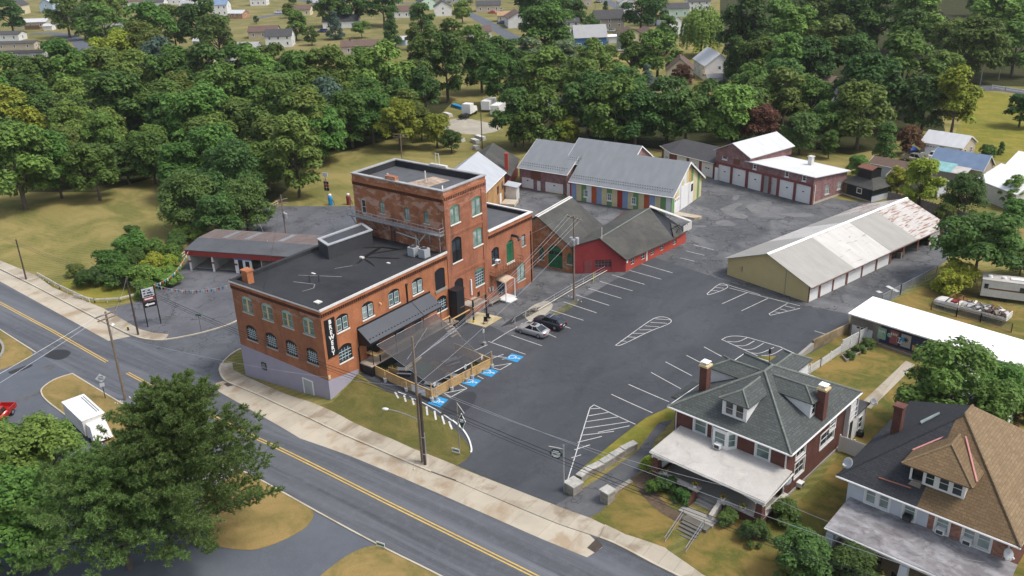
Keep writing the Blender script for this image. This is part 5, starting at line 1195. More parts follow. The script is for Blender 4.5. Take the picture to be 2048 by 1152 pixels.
# --- black shed with a boxy cupola
t = thing('black_shed', 'small black shed with hipped roof, box cupola and one white window', 'shed', (24.4,107.4,0), R(-22))
pls = rect_planes(0,6.7,0,5.5); S, E = pls['S'], pls['E']; h = hole(S, *b2(1395,750), *b2(1462,855), t)
mb = MB(); wall(mb, S, .2, 3.5, [h], 1.1); wall(mb, pls['N'], .2, 3.5); wall(mb, pls['W'], .2, 3.5); wall(mb, E, 2.0, 3.5); mb.build('wall', m_siding('tarred_boards', (.022,.03,.036), .35, .5, .3), t)
mb = MB(); S.box(mb, 0, 1.1, .2, 3.5, -.1, .02); mb.build('timber_panel', M['wood_dark'], t)
mb = MB(); E.box(mb, 0, 5.5, .2, 2.0, -.1, .02); mb.build('pale_panel', M['stucco'], t)
mb = MB(); S.box(mb, .0, 6.7, .2, 1.15, -.1, .05); mb.build('foundation', M['apron'], t)
window(t, S, *h[:4], 0, M['white'], M['glass'], None, 1, 1, fw=.16, dep=.06)
mb = MB(); hip_roof(mb, -.5,7.2,-.5,6.0,3.4,5.4); mb.build('roof', M['felt'], t)
mb = MB(); mb.box(2.1,1.4,4.3,5.0,4.1,6.3); mb.build('cupola', M['black'], t); mb = MB(); mb.slab([(1.9,1.2,6.3),(5.2,1.2,6.3),(5.2,2.75,6.75),(1.9,2.75,6.75)], (0,0,.1)); mb.slab([(5.2,4.3,6.3),(1.9,4.3,6.3),(1.9,2.75,6.75),(5.2,2.75,6.75)], (0,0,.1)); mb.build('cupola_roof', M['brown_trim'], t)
# --- white roofed row of sheds with the doors hung on its blue wall
WG = thing('white_roof_shed', 'long low shed with bright white roof, navy boards and old doors hung as decoration', 'shed', (44.35,48.25,0), R(-10.5))
t = WG; LW = 40; pls = rect_planes(.25,LW,.25,5.9); S = pls['S']; z4 = lambda x, y: (1536+x/4, 576+y/4)
gh = hole(S, *z4(672,290), *z4(830,405), t)
mb = MB(); wall(mb, S, .3, 3.85, [(gh[0],gh[1],1.0,gh[3])], 0, 4.0); wall(mb, pls['W'], .3, 3.85); mb.build('block_wall', M['block_grey'], t)
panel_door(t, S, gh[0], gh[1], 1.0, gh[3], windows=3, wz=.85)
mb = MB(); wall(mb, S, .3, 3.85, (), 4.0); wall(mb, pls['E'], .3, 3.85); wall(mb, pls['N'], .3, 3.85); mb.build('navy_wall', M['navy'], t)
mb = MB(); mb.slab([(0,-.25,3.88),(LW+.2,-.25,3.88),(LW+.2,6.2,4.15),(0,6.2,4.15)], (0,0,.14)); mb.build('roof', M['white_roof'], t)
mb = MB(); S.box(mb, -.2, LW, 3.72, 3.88, .2, .27); mb.build('gutter', M['offwhite'], t)
b7 = lambda x, y: (1680+x/5.565, 640+y/5.565)
cols = {'mint': m_plain('mint_worn_paint', (.28,.42,.30), .7, .3, 3), 'rose': m_plain('rose_worn_paint', (.30,.09,.09), .7, .25, 3), 'putty': m_plain('putty_paint', (.36,.33,.30), .7, .12, 3), 'mauve': m_plain('mauve_grey_paint', (.27,.25,.28), .7, .12, 3)}
for (x0,y0,x1,y1), c, lab in (((432,75,505,225),'mint','worn mint green door'),((568,108,640,280),'rose','faded rose red door'),((690,150,778,320),'putty','putty coloured door with a fan pane'),((1085,295,1185,440),'mauve','mauve grey door with hanging basket')):
    h = hole(S, *b7(x0,y0), *b7(x1,y1), t); mb = MB(); S.box(mb, h[0], h[1], max(h[2],.95), min(h[3],3.6), .01, .07); o = mb.build('hung_door', cols[c], t); o['label'] = lab + ' hung on the navy wall'
    mb = MB()
    if c == 'putty':
        for k in range(4): a = PI*k/4; mx, mz = (h[0]+h[1])/2, h[3]-.65; pv = Vector((math.cos(a), math.sin(a))); S.slab(mb, [(mx+pv.x*.34-pv.y*.05, mz+pv.y*.34+pv.x*.05),(mx-pv.x*.34-pv.y*.05, mz-pv.y*.34+pv.x*.05),(mx-pv.x*.34+pv.y*.05, mz-pv.y*.34-pv.x*.05),(mx+pv.x*.34+pv.y*.05, mz+pv.y*.34-pv.x*.05)], .07, .085+.002*k)
        mb.build('fan_pane', M['black'], o)
    else:
        for k in range(4): S.box(mb, h[0]+.12+k*(h[1]-h[0]-.2)/4, h[0]+.24+k*(h[1]-h[0]-.2)/4, h[3]-.6, h[3]-.3, .07, .09)
        mb.build('door_pane', M['glass'] if c == 'mauve' else M['offwhite'], o)
for (x0,y0,x1,y1), mt, nm in (((808,275,958,385),'wood','plank_panel'),((985,330,1062,430),'white','old_window_frame'),((636,185,682,265),'white','old_window_frame'),((1185,360,1235,420),'white','old_window_frame')):
    h = hole(S, *b7(x0,y0), *b7(x1,y1), t); mb = MB()
    if nm == 'plank_panel':
        for k in range(7): s = h[0]+(h[1]-h[0])*k/7; S.box(mb, s+.02, s+(h[1]-h[0])/7-.02, max(h[2],.9), h[3]-.1*(k % 3), .01, .06)
    else:
        c0 = max(h[2],.9)
        for q in ((h[0],h[0]+.1,c0,h[3]),(h[1]-.1,h[1],c0,h[3]),(h[0]+.1,h[1]-.1,h[3]-.1,h[3]),(h[0]+.1,h[1]-.1,c0,c0+.1),((h[0]+h[1])/2-.04,(h[0]+h[1])/2+.04,c0+.1,h[3]-.1)): S.box(mb, *q, .01, .07)
    mb.build(nm, M[mt], t)
mb = MB(); a = hole(S, *b7(1375,400), *b7(1665,480), t); mb.slab([S.P(a[0],3.4,.02),S.P(a[1],3.4,.02),S.P(a[1],2.5,2.2),S.P(a[0],2.5,2.2)], (0,0,-.08)); mb.build('lean_to_roof', M['porch_roof'], t)
for kx in (8.2, 9.9):
    mb = MB(); mb.lathe([(.0,0),(.28,0),(.3,.05),(.0,.1)], 0, 0, 12); o = mb.build('wall_plaque', cols['mint'] if kx < 9 else M['paint_blue'], t); o.matrix_local = Matrix.Translation(S.P(kx-3.0, 2.6, .02)) @ Matrix.Rotation(PI/2, 4, 'X')

# --- car wash station at the left
ST = thing('car_wash', 'low car wash with open bays, red fascia and grey roof edge', 'car wash', (-54.8,18.75,0), R(22.6))
t = ST; b5 = lambda x, y: (360+x/5.689, 380+y/5.689); S = Plane((0,0),(22,0))
mb = MB(); mb.box(0,1.0,-2.5,22,8.5,-2.0+.45); mb.build('bay_floor', M['concrete'], t)
mb = MB()
for x in (.05, 4.35, 8.7, 13.2, 17.6, 21.8): mb.box(x-.06,.35,-2.2,x+.06,8.0,1.6); mb.cut()
mb.box(0,8.0,-2.2,22,8.2,1.6); mb.build('bay_wall', M['offwhite'], t)
mb = MB()
for x in (.0, 4.3): S.box(mb, x-.02,x+.32,-2.2,1.1,.02,.06); mb.cut()
mb.build('bay_post', M['white'], t)
mb = MB()
for x in (.0, 4.3, 8.6): S.box(mb, x-.12,x+.42,-.15,.12,.03,.14); mb.cut()
mb.build('post_band', M['door_red'], t)
mb = MB(); S.box(mb, 8.5,11.6,-2.2,1.1,-.2,.0); mb.build('office_wall', M['white'], t)
mb = MB(); S.box(mb, 9.2,10.0,-2.2,.8,.0,.06); mb.cut(); S.box(mb, 10.5,11.2,-1.2,.6,.0,.06); mb.build('office_door', M['black'], t)
mb = MB(); S.box(mb, 8.4,11.7,.8,1.1,.0,.08); mb.build('office_trim', M['paint_blue'], t)
mb = MB(); S.box(mb, -.3,22.3,1.08,1.98,-.1,.25); mb.build('fascia', m_ribs('red_ribbed_fascia', (.26,.035,.03), .3, .5, depth=.4), t)
mb = MB(); mb.slab([(-.4,-.3,1.98),(22.4,-.3,1.98),(22.4,3.7,2.75),(-.1,3.7,2.75)], (0,0,.1)); mb.build('front_roof', M['membrane2'], t)
mb = MB(); mb.slab([(-.1,3.75,2.72),(22.4,3.75,2.72),(22.4,8.6,2.55),(.2,8.6,2.55)], (0,0,.1)); mb.build('rear_roof', m_asphalt('faded_brown_roof_panels', (.13,.10,.095), (.19,.165,.15), big=.4), t)
mb = MB()
for x in (4.1,8.2,14.5): mb.slab([(x,4.2,2.82),(x+.9,4.2,2.82),(x+1.6,7.9,2.7),(x+.7,7.9,2.7)], (0,0,.04)); mb.cut()
mb.build('skylight', M['galv'], t)
# --- orange metal roofed workshop and the dark gable behind the brewery
t = thing('orange_block_workshop', 'tan block workshop with pale ribbed metal roof behind the brewery tower', 'workshop', (-28.3,71.3,0), R(-69))
pls, _ = gable_shell(t, 0,14.6,-10.4,0,.0,6.3,9.9,'x', m_brick('tan_block', (.42,.24,.10), (.50,.30,.14), (.3,.2,.12), bw=.42, bh=.21), M['seam_light'], {}, .35, trim=M['white'])
N_ = pls['N']
for s in (12.6, 9.6): window(t, N_, s, s+.9, 3.4, 4.9, 0, M['brown_trim'], M['glass'], None, 2, 1, proud=.16)
mb = MB(); N_.box(mb, 11.0,12.1,.6,3.0,.02,.08); mb.build('white_door', M['white'], t)
mb = MB(); mb.box(1.0,.3,.2,4.0,3.0,1.3); mb.build('loading_dock', M['apron'], t)
mb = MB(); mb.box(-1.8,.3,.2,.4,2.4,3.6); mb.build('porch', M['offwhite'], t)
mb = MB(); mb.slab([(-2.2,.1,3.9),(.8,.1,3.9),(.8,2.8,3.5),(-2.2,2.8,3.5)], (0,0,.1)); mb.build('porch_roof', M['seam_light'], t)
t = thing('dark_gabled_shed', 'dark roofed red shed with brick chimney beyond the pale metal roof', 'shed', (-37.0,87.4,0), R(-61.5))
gable_shell(t, 0,12.4,-10.5,0,.2,4.0,7.2,'x', M['maroon'], M['felt'], {}, .4)
mb = MB(); mb.box(10.2,-1.1,4.0,10.9,-.4,8.0); mb.build('chimney', M['barn_red_lit'], t)
# ------------------------------------------------------------------ the two street houses and their yards
def sash(t, pl, px0, px1, shade=None, cols=1, rows=2, ac=None, glass=None, tr=.12, minw=.5):
    h = hole(pl, *px0, *px1, t); return h
r5 = lambda x, y: (1320+x/4.8, 700+y/4.8); r6 = lambda x, y: (1300+x/4.8, 870+y/4.8)
H1 = thing('brick_house', 'dark red brick house with green slate hipped roof, three dormers and white porch roof', 'house', (51.5,8.81,0), R(-6.6))
t = H1
FW = Plane((-12.55,.6),(-.6,.6)); EW = Plane((-.6,.6),(-.6,14.2))
wl = hole(FW, *r5(322,650), *r5(450,830), t); wr = hole(FW, *r5(915,890), *r5(1055,1075), t)
up = [(wl[0]+.12,wl[1]-.12,5.0,6.75), (wr[0]+.12,wr[1]-.12,5.0,6.75)]
low = [(1.2,2.6,2.5,4.0),(9.2,10.8,2.5,4.0),(5.4,6.5,1.8,3.9)]
mb = MB(); wall(mb, FW, .4, 6.9, up+low); mb.build('wall', M['house_brick'], t)
ea = [hole(EW, *r5(1310,925), *r5(1385,1050), t), hole(EW, *r5(1540,830), *r5(1640,1020), t), hole(EW, *r6(1388,290), *r6(1465,420), t), hole(EW, *r5(1635,660), *r5(1682,740), t)]
ea = [(h[0]+.1,h[1]-.1,max(1.9,min(6.6,h[3])-1.55) if h[3]-h[2] > 1.2 else h[2],min(6.6,h[3])) for h in ea]
mb = MB(); wall(mb, EW, .4, 6.9, ea); wall(mb, Plane((-.6,14.2),(-12.55,14.2)), .4, 6.9); wall(mb, Plane((-12.55,14.2),(-12.55,.6)), .4, 6.9); mb.build('wall', M['house_brick'], t)
mb = MB(); EW.box(mb, -.05,13.65,.3,1.75,-.1,.12); mb.build('foundation', M['concrete'], t)
for h in up: window(t, FW, *h, 0, M['white'], M['glass_green'], M['white'], 2, 1, fw=.09, shade=M['offwhite'], trim=.14, dep=.1)
for h in low[:2]: window(t, FW, *h, 0, M['white'], M['glass'], M['white'], 2, 1, fw=.09, trim=.12, dep=.1)
board(t, FW, *low[2], M['white'], 'front_door')
for h in ea: window(t, EW, *h, 0, M['white'], M['glass'], M['white'], 2, 1 if h[1]-h[0] < 1.4 else 2, fw=.1, trim=.12, dep=.1)
# bay window
bp = [(-8.5,.6),(-7.85,-.25),(-6.35,-.25),(-5.7,.6)]
bay = MB()
for a, b in zip(bp, bp[1:]):
    pl = Plane(a, b); wall(bay, pl, 4.6, 6.9, [(.15,pl.L-.15,5.15,6.6)], depth=.08)
bo = bay.build('bay_window', M['white'], t)
for a, b in zip(bp, bp[1:]):
    pl = Plane(a, b); window(bo, pl, .15, pl.L-.15, 5.15, 6.6, 0, M['white'], M['glass_green'], None, 2, 1, fw=.07, dep=.08, name='sash')
rf = MB(); r0, r1, cs = hip_roof(rf, -13.16,0,0,14.77,7.0,10.5); rf.build('roof', M['slate'], t)
ridge_caps(t, [(cs[0],r0),(cs[1],r0),(cs[2],r1),(cs[3],r1),(r0,r1)], M['ridge_tile'], .13)
mb = MB(); gp = [(-13.2,-.04),(.04,-.04),(.04,14.8),(-13.2,14.8),(-13.2,-.04)]
for a, b in zip(gp, gp[1:]): mb.tube([(a[0],a[1],6.93),(b[0],b[1],6.93)], .085, 6)
mb.build('gutter', M['white'], t)
mb = MB(); FW.box(mb, 11.8,11.92,1.6,6.9,.02,.12); mb.cut(); FW.box(mb, .0,.1,1.6,6.9,.02,.12); mb.build('downpipe', M['offwhite'], t)
def dormer(name, cx, y0, wall_y, half, zb, ze, zr, yb, rot, wins, roofm, trimm, over=.28, ori=(0,0), label=None):
    "hip dormer; built facing -y, then turned about the roof centre"
    T = Matrix.Translation((ori[0], ori[1], 0)) @ Matrix.Rotation(rot, 4, 'Z')
    q = lambda x, y, z: tuple(T @ Vector((x, y, z)))
    pl = Plane(q(cx-half,wall_y,0)[:2], q(cx+half,wall_y,0)[:2])
    mb = MB(); W_ = 2*half
    hs = [(W_*a, W_*b, zb+.3, ze-.12) for a, b in wins]
    wall(mb, pl, zb, ze, hs, depth=.08)
    for sx in (-half, half): mb.poly([q(cx+sx,wall_y,zb), q(cx+sx,wall_y,ze), q(cx+sx,yb,ze)])
    d = mb.build(name, trimm, t)
    if label: d['label'] = label
    for k, h in enumerate(hs):
        if roofm is M['shingle_brown'] and k == 0:
            m2 = MB(); pl.box(m2, h[0],h[1],h[2]-.25,h[3],-.5,-.3); m2.build('open_hole', M['black'], d); m2 = MB(); m2.slab([pl.P(h[0]-.1,h[2]-.35,.05),pl.P(h[1]+.05,h[2]-.45,.05),pl.P(h[1],h[2]+.2,.1),pl.P(h[0]+.2,h[2]+.15,.1)], pl.n*.3); m2.build('rotten_board', M['wood_grey'], d)
        else: window(d, pl, *h, 0, M['white'], M['glass'], None, 2, 1, fw=.07, dep=.08, trim=.06)
    o = over; m2 = MB(); ye = wall_y-o; k = (zr-ze)/(half+o)
    A = q(cx-half-o,ye,ze); B = q(cx+half+o,ye,ze); ap = q(cx,ye+(half+o),zr); bk = q(cx,yb+ (zr-ze)/(3.5/6.6) if roofm is M['slate'] else yb+(zr-ze)/.76,zr); A2 = q(cx-half-o,yb+.1,ze); B2 = q(cx+half+o,yb+.1,ze)
    m2.slab([A,B,ap], (0,0,.1)); m2.slab([B,B2,bk,ap], (0,0,.1)); m2.slab([A2,A,ap,bk], (0,0,.1)); m2.build('dormer_roof', roofm, d)
    ridge_caps(d, [(Vector(A)+Vector((0,0,.1)),Vector(ap)+Vector((0,0,.1))),(Vector(B)+Vector((0,0,.1)),Vector(ap)+Vector((0,0,.1))),(Vector(ap)+Vector((0,0,.1)),Vector(bk)+Vector((0,0,.1)))], M['ridge_tile'] if roofm is M['slate'] else M['shingle_tan'], .1)
    return d
dormer('front_dormer', -6.6, 0, 1.25, 1.3, 7.5, 9.3, 10.05, 4.4, 0, ((.12,.46),(.54,.88)), M['slate'], M['white'])
dormer('side_dormer', 0, 0, 1.2, 1.3, 7.5, 9.3, 10.05, 4.4, R(90), ((.1,.42),(.56,.9)), M['slate'], M['white'], ori=(0,7.1))
dormer('side_dormer', 0, 0, 1.2, 1.3, 7.5, 9.3, 10.05, 4.4, R(-90), ((.1,.42),(.56,.9)), M['slate'], M['white'], ori=(-13.16,7.1))
dormer('rear_dormer', 0, 0, 1.2, 1.3, 7.5, 9.3, 10.05, 4.4, R(180), ((.1,.42),(.56,.9)), M['slate'], M['white'], ori=(-6.6,14.77))
def chimney(x, y, z0, z1, w, d, label, cap=True):
    mb = MB(); mb.box(x-w/2,y-d/2,z0,x+w/2,y+d/2,z1); c = mb.build('chimney', M['house_brick'], t); c['label'] = label
    mb = MB(); mb.box(x-w/2-.1,y-d/2-.1,z1,x+w/2+.1,y+d/2+.1,z1+.2); mb.build('chimney_crown', M['cream_wood'] if cap else M['house_brick'], c)
    if cap:
        mb = MB()
        for sx in (-.25,.25):
            for sy in (-.25,.25): mb.box(x+sx-.03,y+sy-.03,z1+.2,x+sx+.03,y+sy+.03,z1+.45)
        mb.box(x-.4,y-.4,z1+.45,x+.4,y+.4,z1+.52); mb.build('chimney_cap', M['white_roof'], c)
chimney(-11.4,3.7,7.4,10.6,.8,.8,'brick chimney on the parking lot slope of the roof'); chimney(-.75,7.15,7.2,10.4,.8,.8,'brick chimney in front of the side dormer')
mb = MB(); hip_roof(mb, -15.9,-12.4,4.7,9.0,5.0,6.1); mb.build('side_porch_roof', M['slate'], t)
mb = MB(); mb.box(-15.5,5.0,.6,-12.55,8.8,5.0); mb.build('side_bay', M['house_brick'], t)
# porch
PF, PZ = 1.8, 2.32
mb = MB(); mb.box(-11.6,-4.2,.5,-.3,.6,PF); mb.build('porch_floor', M['concrete'], t)
mb = MB()
for a in ((-11.7,-4.35,-7.0,-4.05),(-4.3,-4.35,-.2,-4.05),(-11.7,-4.05,-11.4,.55),(-.5,-4.05,-.2,.55)): mb.box(a[0],a[1],.5,a[2],a[3],PZ); mb.cut()
mb.build('porch_parapet', M['house_brick'], t)
mb = MB()
for a in ((-11.8,-4.45,-7.6,-3.95),(-3.7,-4.45,-.1,-3.95),(-11.8,-3.95,-11.3,.55),(-.6,-3.95,-.1,.55)): mb.box(a[0],a[1],PZ,a[2],a[3],PZ+.12); mb.cut()
mb.box(-7.6,-4.6,PZ,-6.6,-3.8,PZ+.18); mb.cut(); mb.box(-4.5,-4.6,PZ,-3.7,-3.8,PZ+.18); mb.build('coping_stone', M['sill'], t)
for x in (-11.45,-.45):
    mb = MB(); mb.hexa([(x-.38,-4.5,PZ+.12),(x+.38,-4.5,PZ+.12),(x+.38,-3.75,PZ+.12),(x-.38,-3.75,PZ+.12)],[(x-.27,-4.4,3.95),(x+.27,-4.4,3.95),(x+.27,-3.85,3.95),(x-.27,-3.85,3.95)]); mb.build('porch_pier', M['house_brick'], t)
n = 12; mb = MB()
arc = [(-11.2+10.5*i/n, 4.22-.42*(abs(-1+2*i/n))**3) for i in range(n+1)]
for (x0,z0),(x1,z1) in zip(arc, arc[1:]): mb.hexa([(x0,-4.3,z0),(x1,-4.3,z1),(x1,-4.05,z1),(x0,-4.05,z0)],[(x0,-4.3,4.36),(x1,-4.3,4.36),(x1,-4.05,4.36),(x0,-4.05,4.36)])
for x in (-11.5,-.45): mb.box(x-.4,-4.4,3.8,x+.4,-3.95,4.36)
mb.build('porch_beam', M['white'], t)
mb = MB(); mb.slab([(-12.1,-4.45,4.36),(.15,-4.45,4.36),(.0,.6,4.85),(-12.0,.6,4.85)], (0,0,.12)); mb.build('porch_roof', M['porch_roof'], t)
mb = MB(); mb.tube([(-12.1,-4.5,4.36),(.18,-4.5,4.36),(.18,.5,4.83)], .08, 5); mb.build('porch_gutter', M['offwhite'], t)
mb = MB()
for i in range(4): mb.box(-6.6,-4.4-.34*(i+1),.9,-4.5,-4.4-.34*i,PF-.16*(i+1)); mb.cut()
mb.build('porch_step', M['concrete'], t)
mb = MB(); mb.box(-7.1,-6.9,.7,-3.5,-5.76,1.42); mb.build('landing', M['concrete'], t)
for x in (-6.85,-4.25):
    mb = MB(); mb.slab([(x-.2,-6.0,1.0),(x-.2,-4.45,1.0),(x-.2,-4.45,PZ),(x-.2,-4.9,PZ-.1),(x-.2,-5.5,2.0),(x-.2,-6.0,1.75)], (.4,0,0)); o = mb.build('stair_cheek', M['house_brick'] if x < -6 else M['sill'], t)
# rear addition
mb = MB(); mb.box(-6.0,14.2,.5,-.25,17.4,4.3); mb.build('rear_addition', M['white'], t); mb = MB(); mb.box(-6.2,14.2,4.3,-.05,17.7,4.45); mb.build('addition_roof', M['shingle_char'], t)
AD = Plane((-.25,14.2),(-.25,17.4)); window(t, AD, 1.3, 2.2, 2.2, 3.6, 0, M['white'], M['glass'], M['white'], 2, 1, proud=.16)
mb = MB(); mb.box(-1.6,13.2,4.45,-.3,14.1,4.5); AD2 = Plane((-.6,12.4),(-.6,14.2)); mb.build('balcony_floor', M['white'], t)
mb = MB(); EW.box(mb, 12.2,13.4,1.5,6.4,.0,.5); mb.build('side_entry', M['white'], t); mb = MB(); EW.box(mb, 12.45,13.1,2.0,4.2,.5,.54); mb.build('side_door_pane', M['glass'], t)
mb = MB()
for z in (4.7,5.2,5.8): mb.tube([(.0,12.4,z),(.0,14.2,z)], .03, 4)
for y in (12.4,14.2): mb.tube([(.0,y,4.4),(.0,y,6.6)], .05, 5)
mb.build('balcony_rail', M['white'], t)
mb = MB(); mb.tube([(-6.7,7.6,10.4),(-6.7,7.6,12.0)], .03, 5); mb.box(-6.8,7.52,12.0,-6.6,7.66,12.5); mb.build('roof_vent', M['black'], t)
base1 = (51.5,8.81,0)
window_ac(Plane((-7.85,-.25),(-6.35,-.25)), .75, 5.0, 'white air conditioner in the bay window over the white porch roof', None, None, -.05, base1, R(-6.6))
window_ac(EW, (ea[2][0]+ea[2][1])/2, 1.75, 'white air conditioner low on the side wall of the dark brick house', None, None, .0, base1, R(-6.6))
def dish(loc, rz, label, h=0.0, r=.42):
    d = thing('satellite_dish', label, 'satellite dish', loc, rz, 'satellite dishes')
    mb = MB(); mb.tube([(0,.25,-h-.4),(0,.1,-.05)], .03, 6); mb.build('mast', M['galv'], d)
    mb = MB(); mb.lathe([(0,.08),(.2,.1),(.38,.16),(r,.22),(r-.02,.25),(.2,.13),(0,.11)], 0, 0, 16); o = mb.build('reflector', M['grey_paint'], d, True); o.rotation_euler = (R(58),0,0)
    mb = MB(); mb.tube([(0,-.05,-.25),(0,-.6,-.05),(0,-.62,.08)], .025, 5); mb.box(-.06,-.7,.02,.06,-.56,.14); mb.build('feed_arm', M['white'], d)
L2 = lambda x, y, z, base=base1, a=-6.6: (base[0]+x*math.cos(R(a))-y*math.sin(R(a)), base[1]+x*math.sin(R(a))+y*math.cos(R(a)), z)
dish(L2(-.35,.1,4.2), R(20), 'grey satellite dish on the corner of the dark brick house', 1.6, .55)
dish(L2(.1,17.6,4.7), R(70), 'grey satellite dish on the white rear addition of the brick house')
# steps from the pavement with pipe rails
SP = thing('front_steps', 'grey concrete garden steps with pipe handrails rising from the pavement', 'steps', (45.3,-1.0,0), R(-6.6))
mb = MB()
for i in range(8): mb.box(-1.0,.02+.34*i,-.1,1.0,.36+.34*i,.16+.165*i); mb.cut()
mb.box(-1.1,2.74,-.1,1.4,4.1,1.4); mb.build('step', m_concrete('dark_step_concrete', (.135,.128,.112), (.09,.08,.065), 0), SP)
for x in (-1.08,1.08):
    mb = MB(); mb.tube([(x,0,.1),(x,0,1.0),(x,2.9,2.4),(x,2.9,1.4)], .035, 6); mb.tube([(x,.02,.5),(x,2.88,1.9)], .03, 6); mb.build('handrail', M['galv'], SP)
# porch furniture and pots
def pot_plant(p, label, mat, r=.24, h=.3, col=(.45,.30,.02)):
    q = thing('flower_pot', label, 'flower pot', p, 0, 'flower pots')
    mb = MB(); mb.lathe([(r*.7,0),(r,h),(r*.85,h),(0,h*.9)], 0, 0, 10); mb.build('pot', mat, q)
    rr = random.Random(int(p[0]*100)); mb = MB()
    for k in range(60):
        a, b, e = rr.random()*6.28, rr.random(), .07+.05*rr.random(); x, y, z = r*1.15*b*math.cos(a), r*1.15*b*math.sin(a), h+.02+.28*rr.random()*(1-b*.6)
        u = Vector((rr.uniform(-1,1), rr.uniform(-1,1), rr.uniform(-1,1))).normalized()*e; v = u.cross(Vector((rr.uniform(-1,1),rr.uniform(-1,1),.7))).normalized()*e; c = Vector((x,y,z)); mb.poly([c-u,c+v,c+u,c-v], 1 if rr.random() < .45 else 0)
    mb.build('flower', [M['leaf_small'], m_flower], q)
M['leaf_small'] = m_leaf('potted_leaves', (.03,.07,.015), (.07,.14,.03), (.12,.2,.05))
m_flower = m_plain('yellow_petals', (.62,.42,.02), .7, .2, 9)
pot_plant(L2(-10.4,-4.2,PZ+.12), 'flower pot of yellow pansies at the far left of the brick porch ledge', M['white'])
pot_plant(L2(-7.1,-4.2,PZ+.18), 'flower pot with yellow pansies left of the porch steps', M['white'])
pot_plant(L2(-4.1,-4.2,PZ+.18), 'flower pot with yellow pansies right of the porch steps', M['white'])
pot_plant(L2(-2.1,-4.2,PZ+.12), 'wide flower box with yellow pansies at the right of the porch ledge', M['white'], .34)
def chair(loc, rz, label, mat, group):
    c = thing('chair', label, 'chair', loc, rz, group)
    mb = MB(); mb.box(-.25,-.25,.42,.25,.25,.47); mb.build('seat', mat, c)
    mb = MB(); mb.box(-.25,.22,.47,.25,.27,.95); mb.build('backrest', mat, c)
    for x in (-.23,.23):
        for y in (-.22,.22): mb = MB(); mb.tube([(x,y,0),(x,y,.45)], .022, 4); mb.build('leg', mat, c)
chair(L2(-9.3,-.8,PF), .1, 'green metal chair on the porch nearest the left pier', M['greendoor'], 'porch chairs'); chair(L2(-8.0,-1.2,PF), -.1, 'green metal chair on the porch nearest the doormat', M['greendoor'], 'porch chairs')
tag(MB().box(-.6,-.35,0,.6,.35,.03).build('doormat', M['black'], None, False, L2(-5.7,-.5,PF+.005), R(-6.6)), 'black doormat on the brick house porch', 'doormat')

# --- the double house at the right
H2B = (55.87,7.72,0); H2 = thing('double_house', 'double house, half pale stucco and half brick, under a black and tan roof', 'house', H2B, R(-6.0)); t = H2
h1 = lambda x, y: (1640+x/4.235, 880+y/4.235)
F2 = Plane((.8,.8),(13.7,.8))
us = [hole(F2, *h1(388,415), *h1(468,555), t), hole(F2, *h1(500,455), *h1(580,590), t), hole(F2, *h1(708,545), *h1(800,690), t), hole(F2, *h1(985,650), *h1(1080,820), t), hole(F2, *h1(1215,745), *h1(1308,880), t), hole(F2, *h1(1335,790), *h1(1435,950), t)]
us = [(h[0]+.05,h[1]-.05,5.2,6.85) for h in us]
lows = [(1.2,2.8,2.5,3.9),(4.6,5.6,1.8,3.8),(7.6,8.6,1.8,3.8),(9.6,11.4,2.5,3.9)]
mid = 6.75
for nm, s0, s1, m in (('stucco_wall',0,mid,M['stucco']),('brick_wall',mid,12.9,m_brick('speckled_brick',(.24,.07,.045),(.42,.22,.16),(.5,.42,.36),bw=.3,bh=.1))):
    mb = MB(); wall(mb, F2, .4, 7.1, [h for h in us+lows if s0 <= h[0] < s1], s0, s1); mb.build(nm, m, t)
mb = MB(); wall(mb, Plane((.8,15.6),(.8,.8)), .4, 7.1); wall(mb, Plane((13.7,15.6),(.8,15.6)), .4, 7.1); mb.build('stucco_wall', M['stucco'], t)
mb = MB(); wall(mb, Plane((13.7,.8),(13.7,15.6)), .4, 7.1); mb.build('brick_wall', M['house_brick'], t)
for h in us: window(t, F2, *h, 0, M['white'], M['glass_pale'], M['white'], 2, 1, fw=.08, trim=.13, dep=.1, shade=M['offwhite'])
for k, h in enumerate(lows):
    if k in (1,2): board(t, F2, *h, M['white'], 'front_door')
    else: window(t, F2, *h, 0, M['white'], M['glass'], M['white'], 2, 2, fw=.08, trim=.12, dep=.1)
ze, zr, yy = 7.2, 12.7, 7.24
a, b, c_, d_ = (0,0,ze),(14.47,0,ze),(14.47,16.4,ze),(0,16.4,ze); p, q = (7.24,yy,zr),(7.24,16.4-yy,zr); mp = (6.75,0,ze)
mb = MB(); mb.poly([a,mp,(6.75,6.75*.93,ze+6.75*.707)] + [(6.7,6.7,ze+5.09)]); mb.poly([d_,a,p,q]); o = mb.build('roof', M['shingle_black'], t); o['label'] = 'black shingled half of the roof'
mb = MB(); mb.poly([mp,b,p,(6.75,6.75,ze+5.13)]); mb.build('roof', M['shingle_brown'], t); mb = MB(); mb.poly([b,c_,q,p]); mb.poly([c_,d_,q]); mb.build('roof', M['shingle_tan'], t)
mb = MB(); mb.quad((0,0,ze-.12),(0,16.4,ze-.12),(14.47,16.4,ze-.12),(14.47,0,ze-.12))
for u, v in ((a,b),(b,c_),(c_,d_),(d_,a)): mb.quad((u[0],u[1],ze-.12),(v[0],v[1],ze-.12),v,u)
mb.build('eave', M['white'], t)
ridge_caps(t, [(b,p)], M['shingle_tan'], .13); ridge_caps(t, [(a,p)], M['shingle_black'], .1); ridge_caps(t, [(p,q)], M['shingle_tan'], .12)
mb = MB(); mb.tube([(-.03,-.03,ze-.08),(14.5,-.03,ze-.08)], .085, 6); mb.build('gutter', M['white'], t)
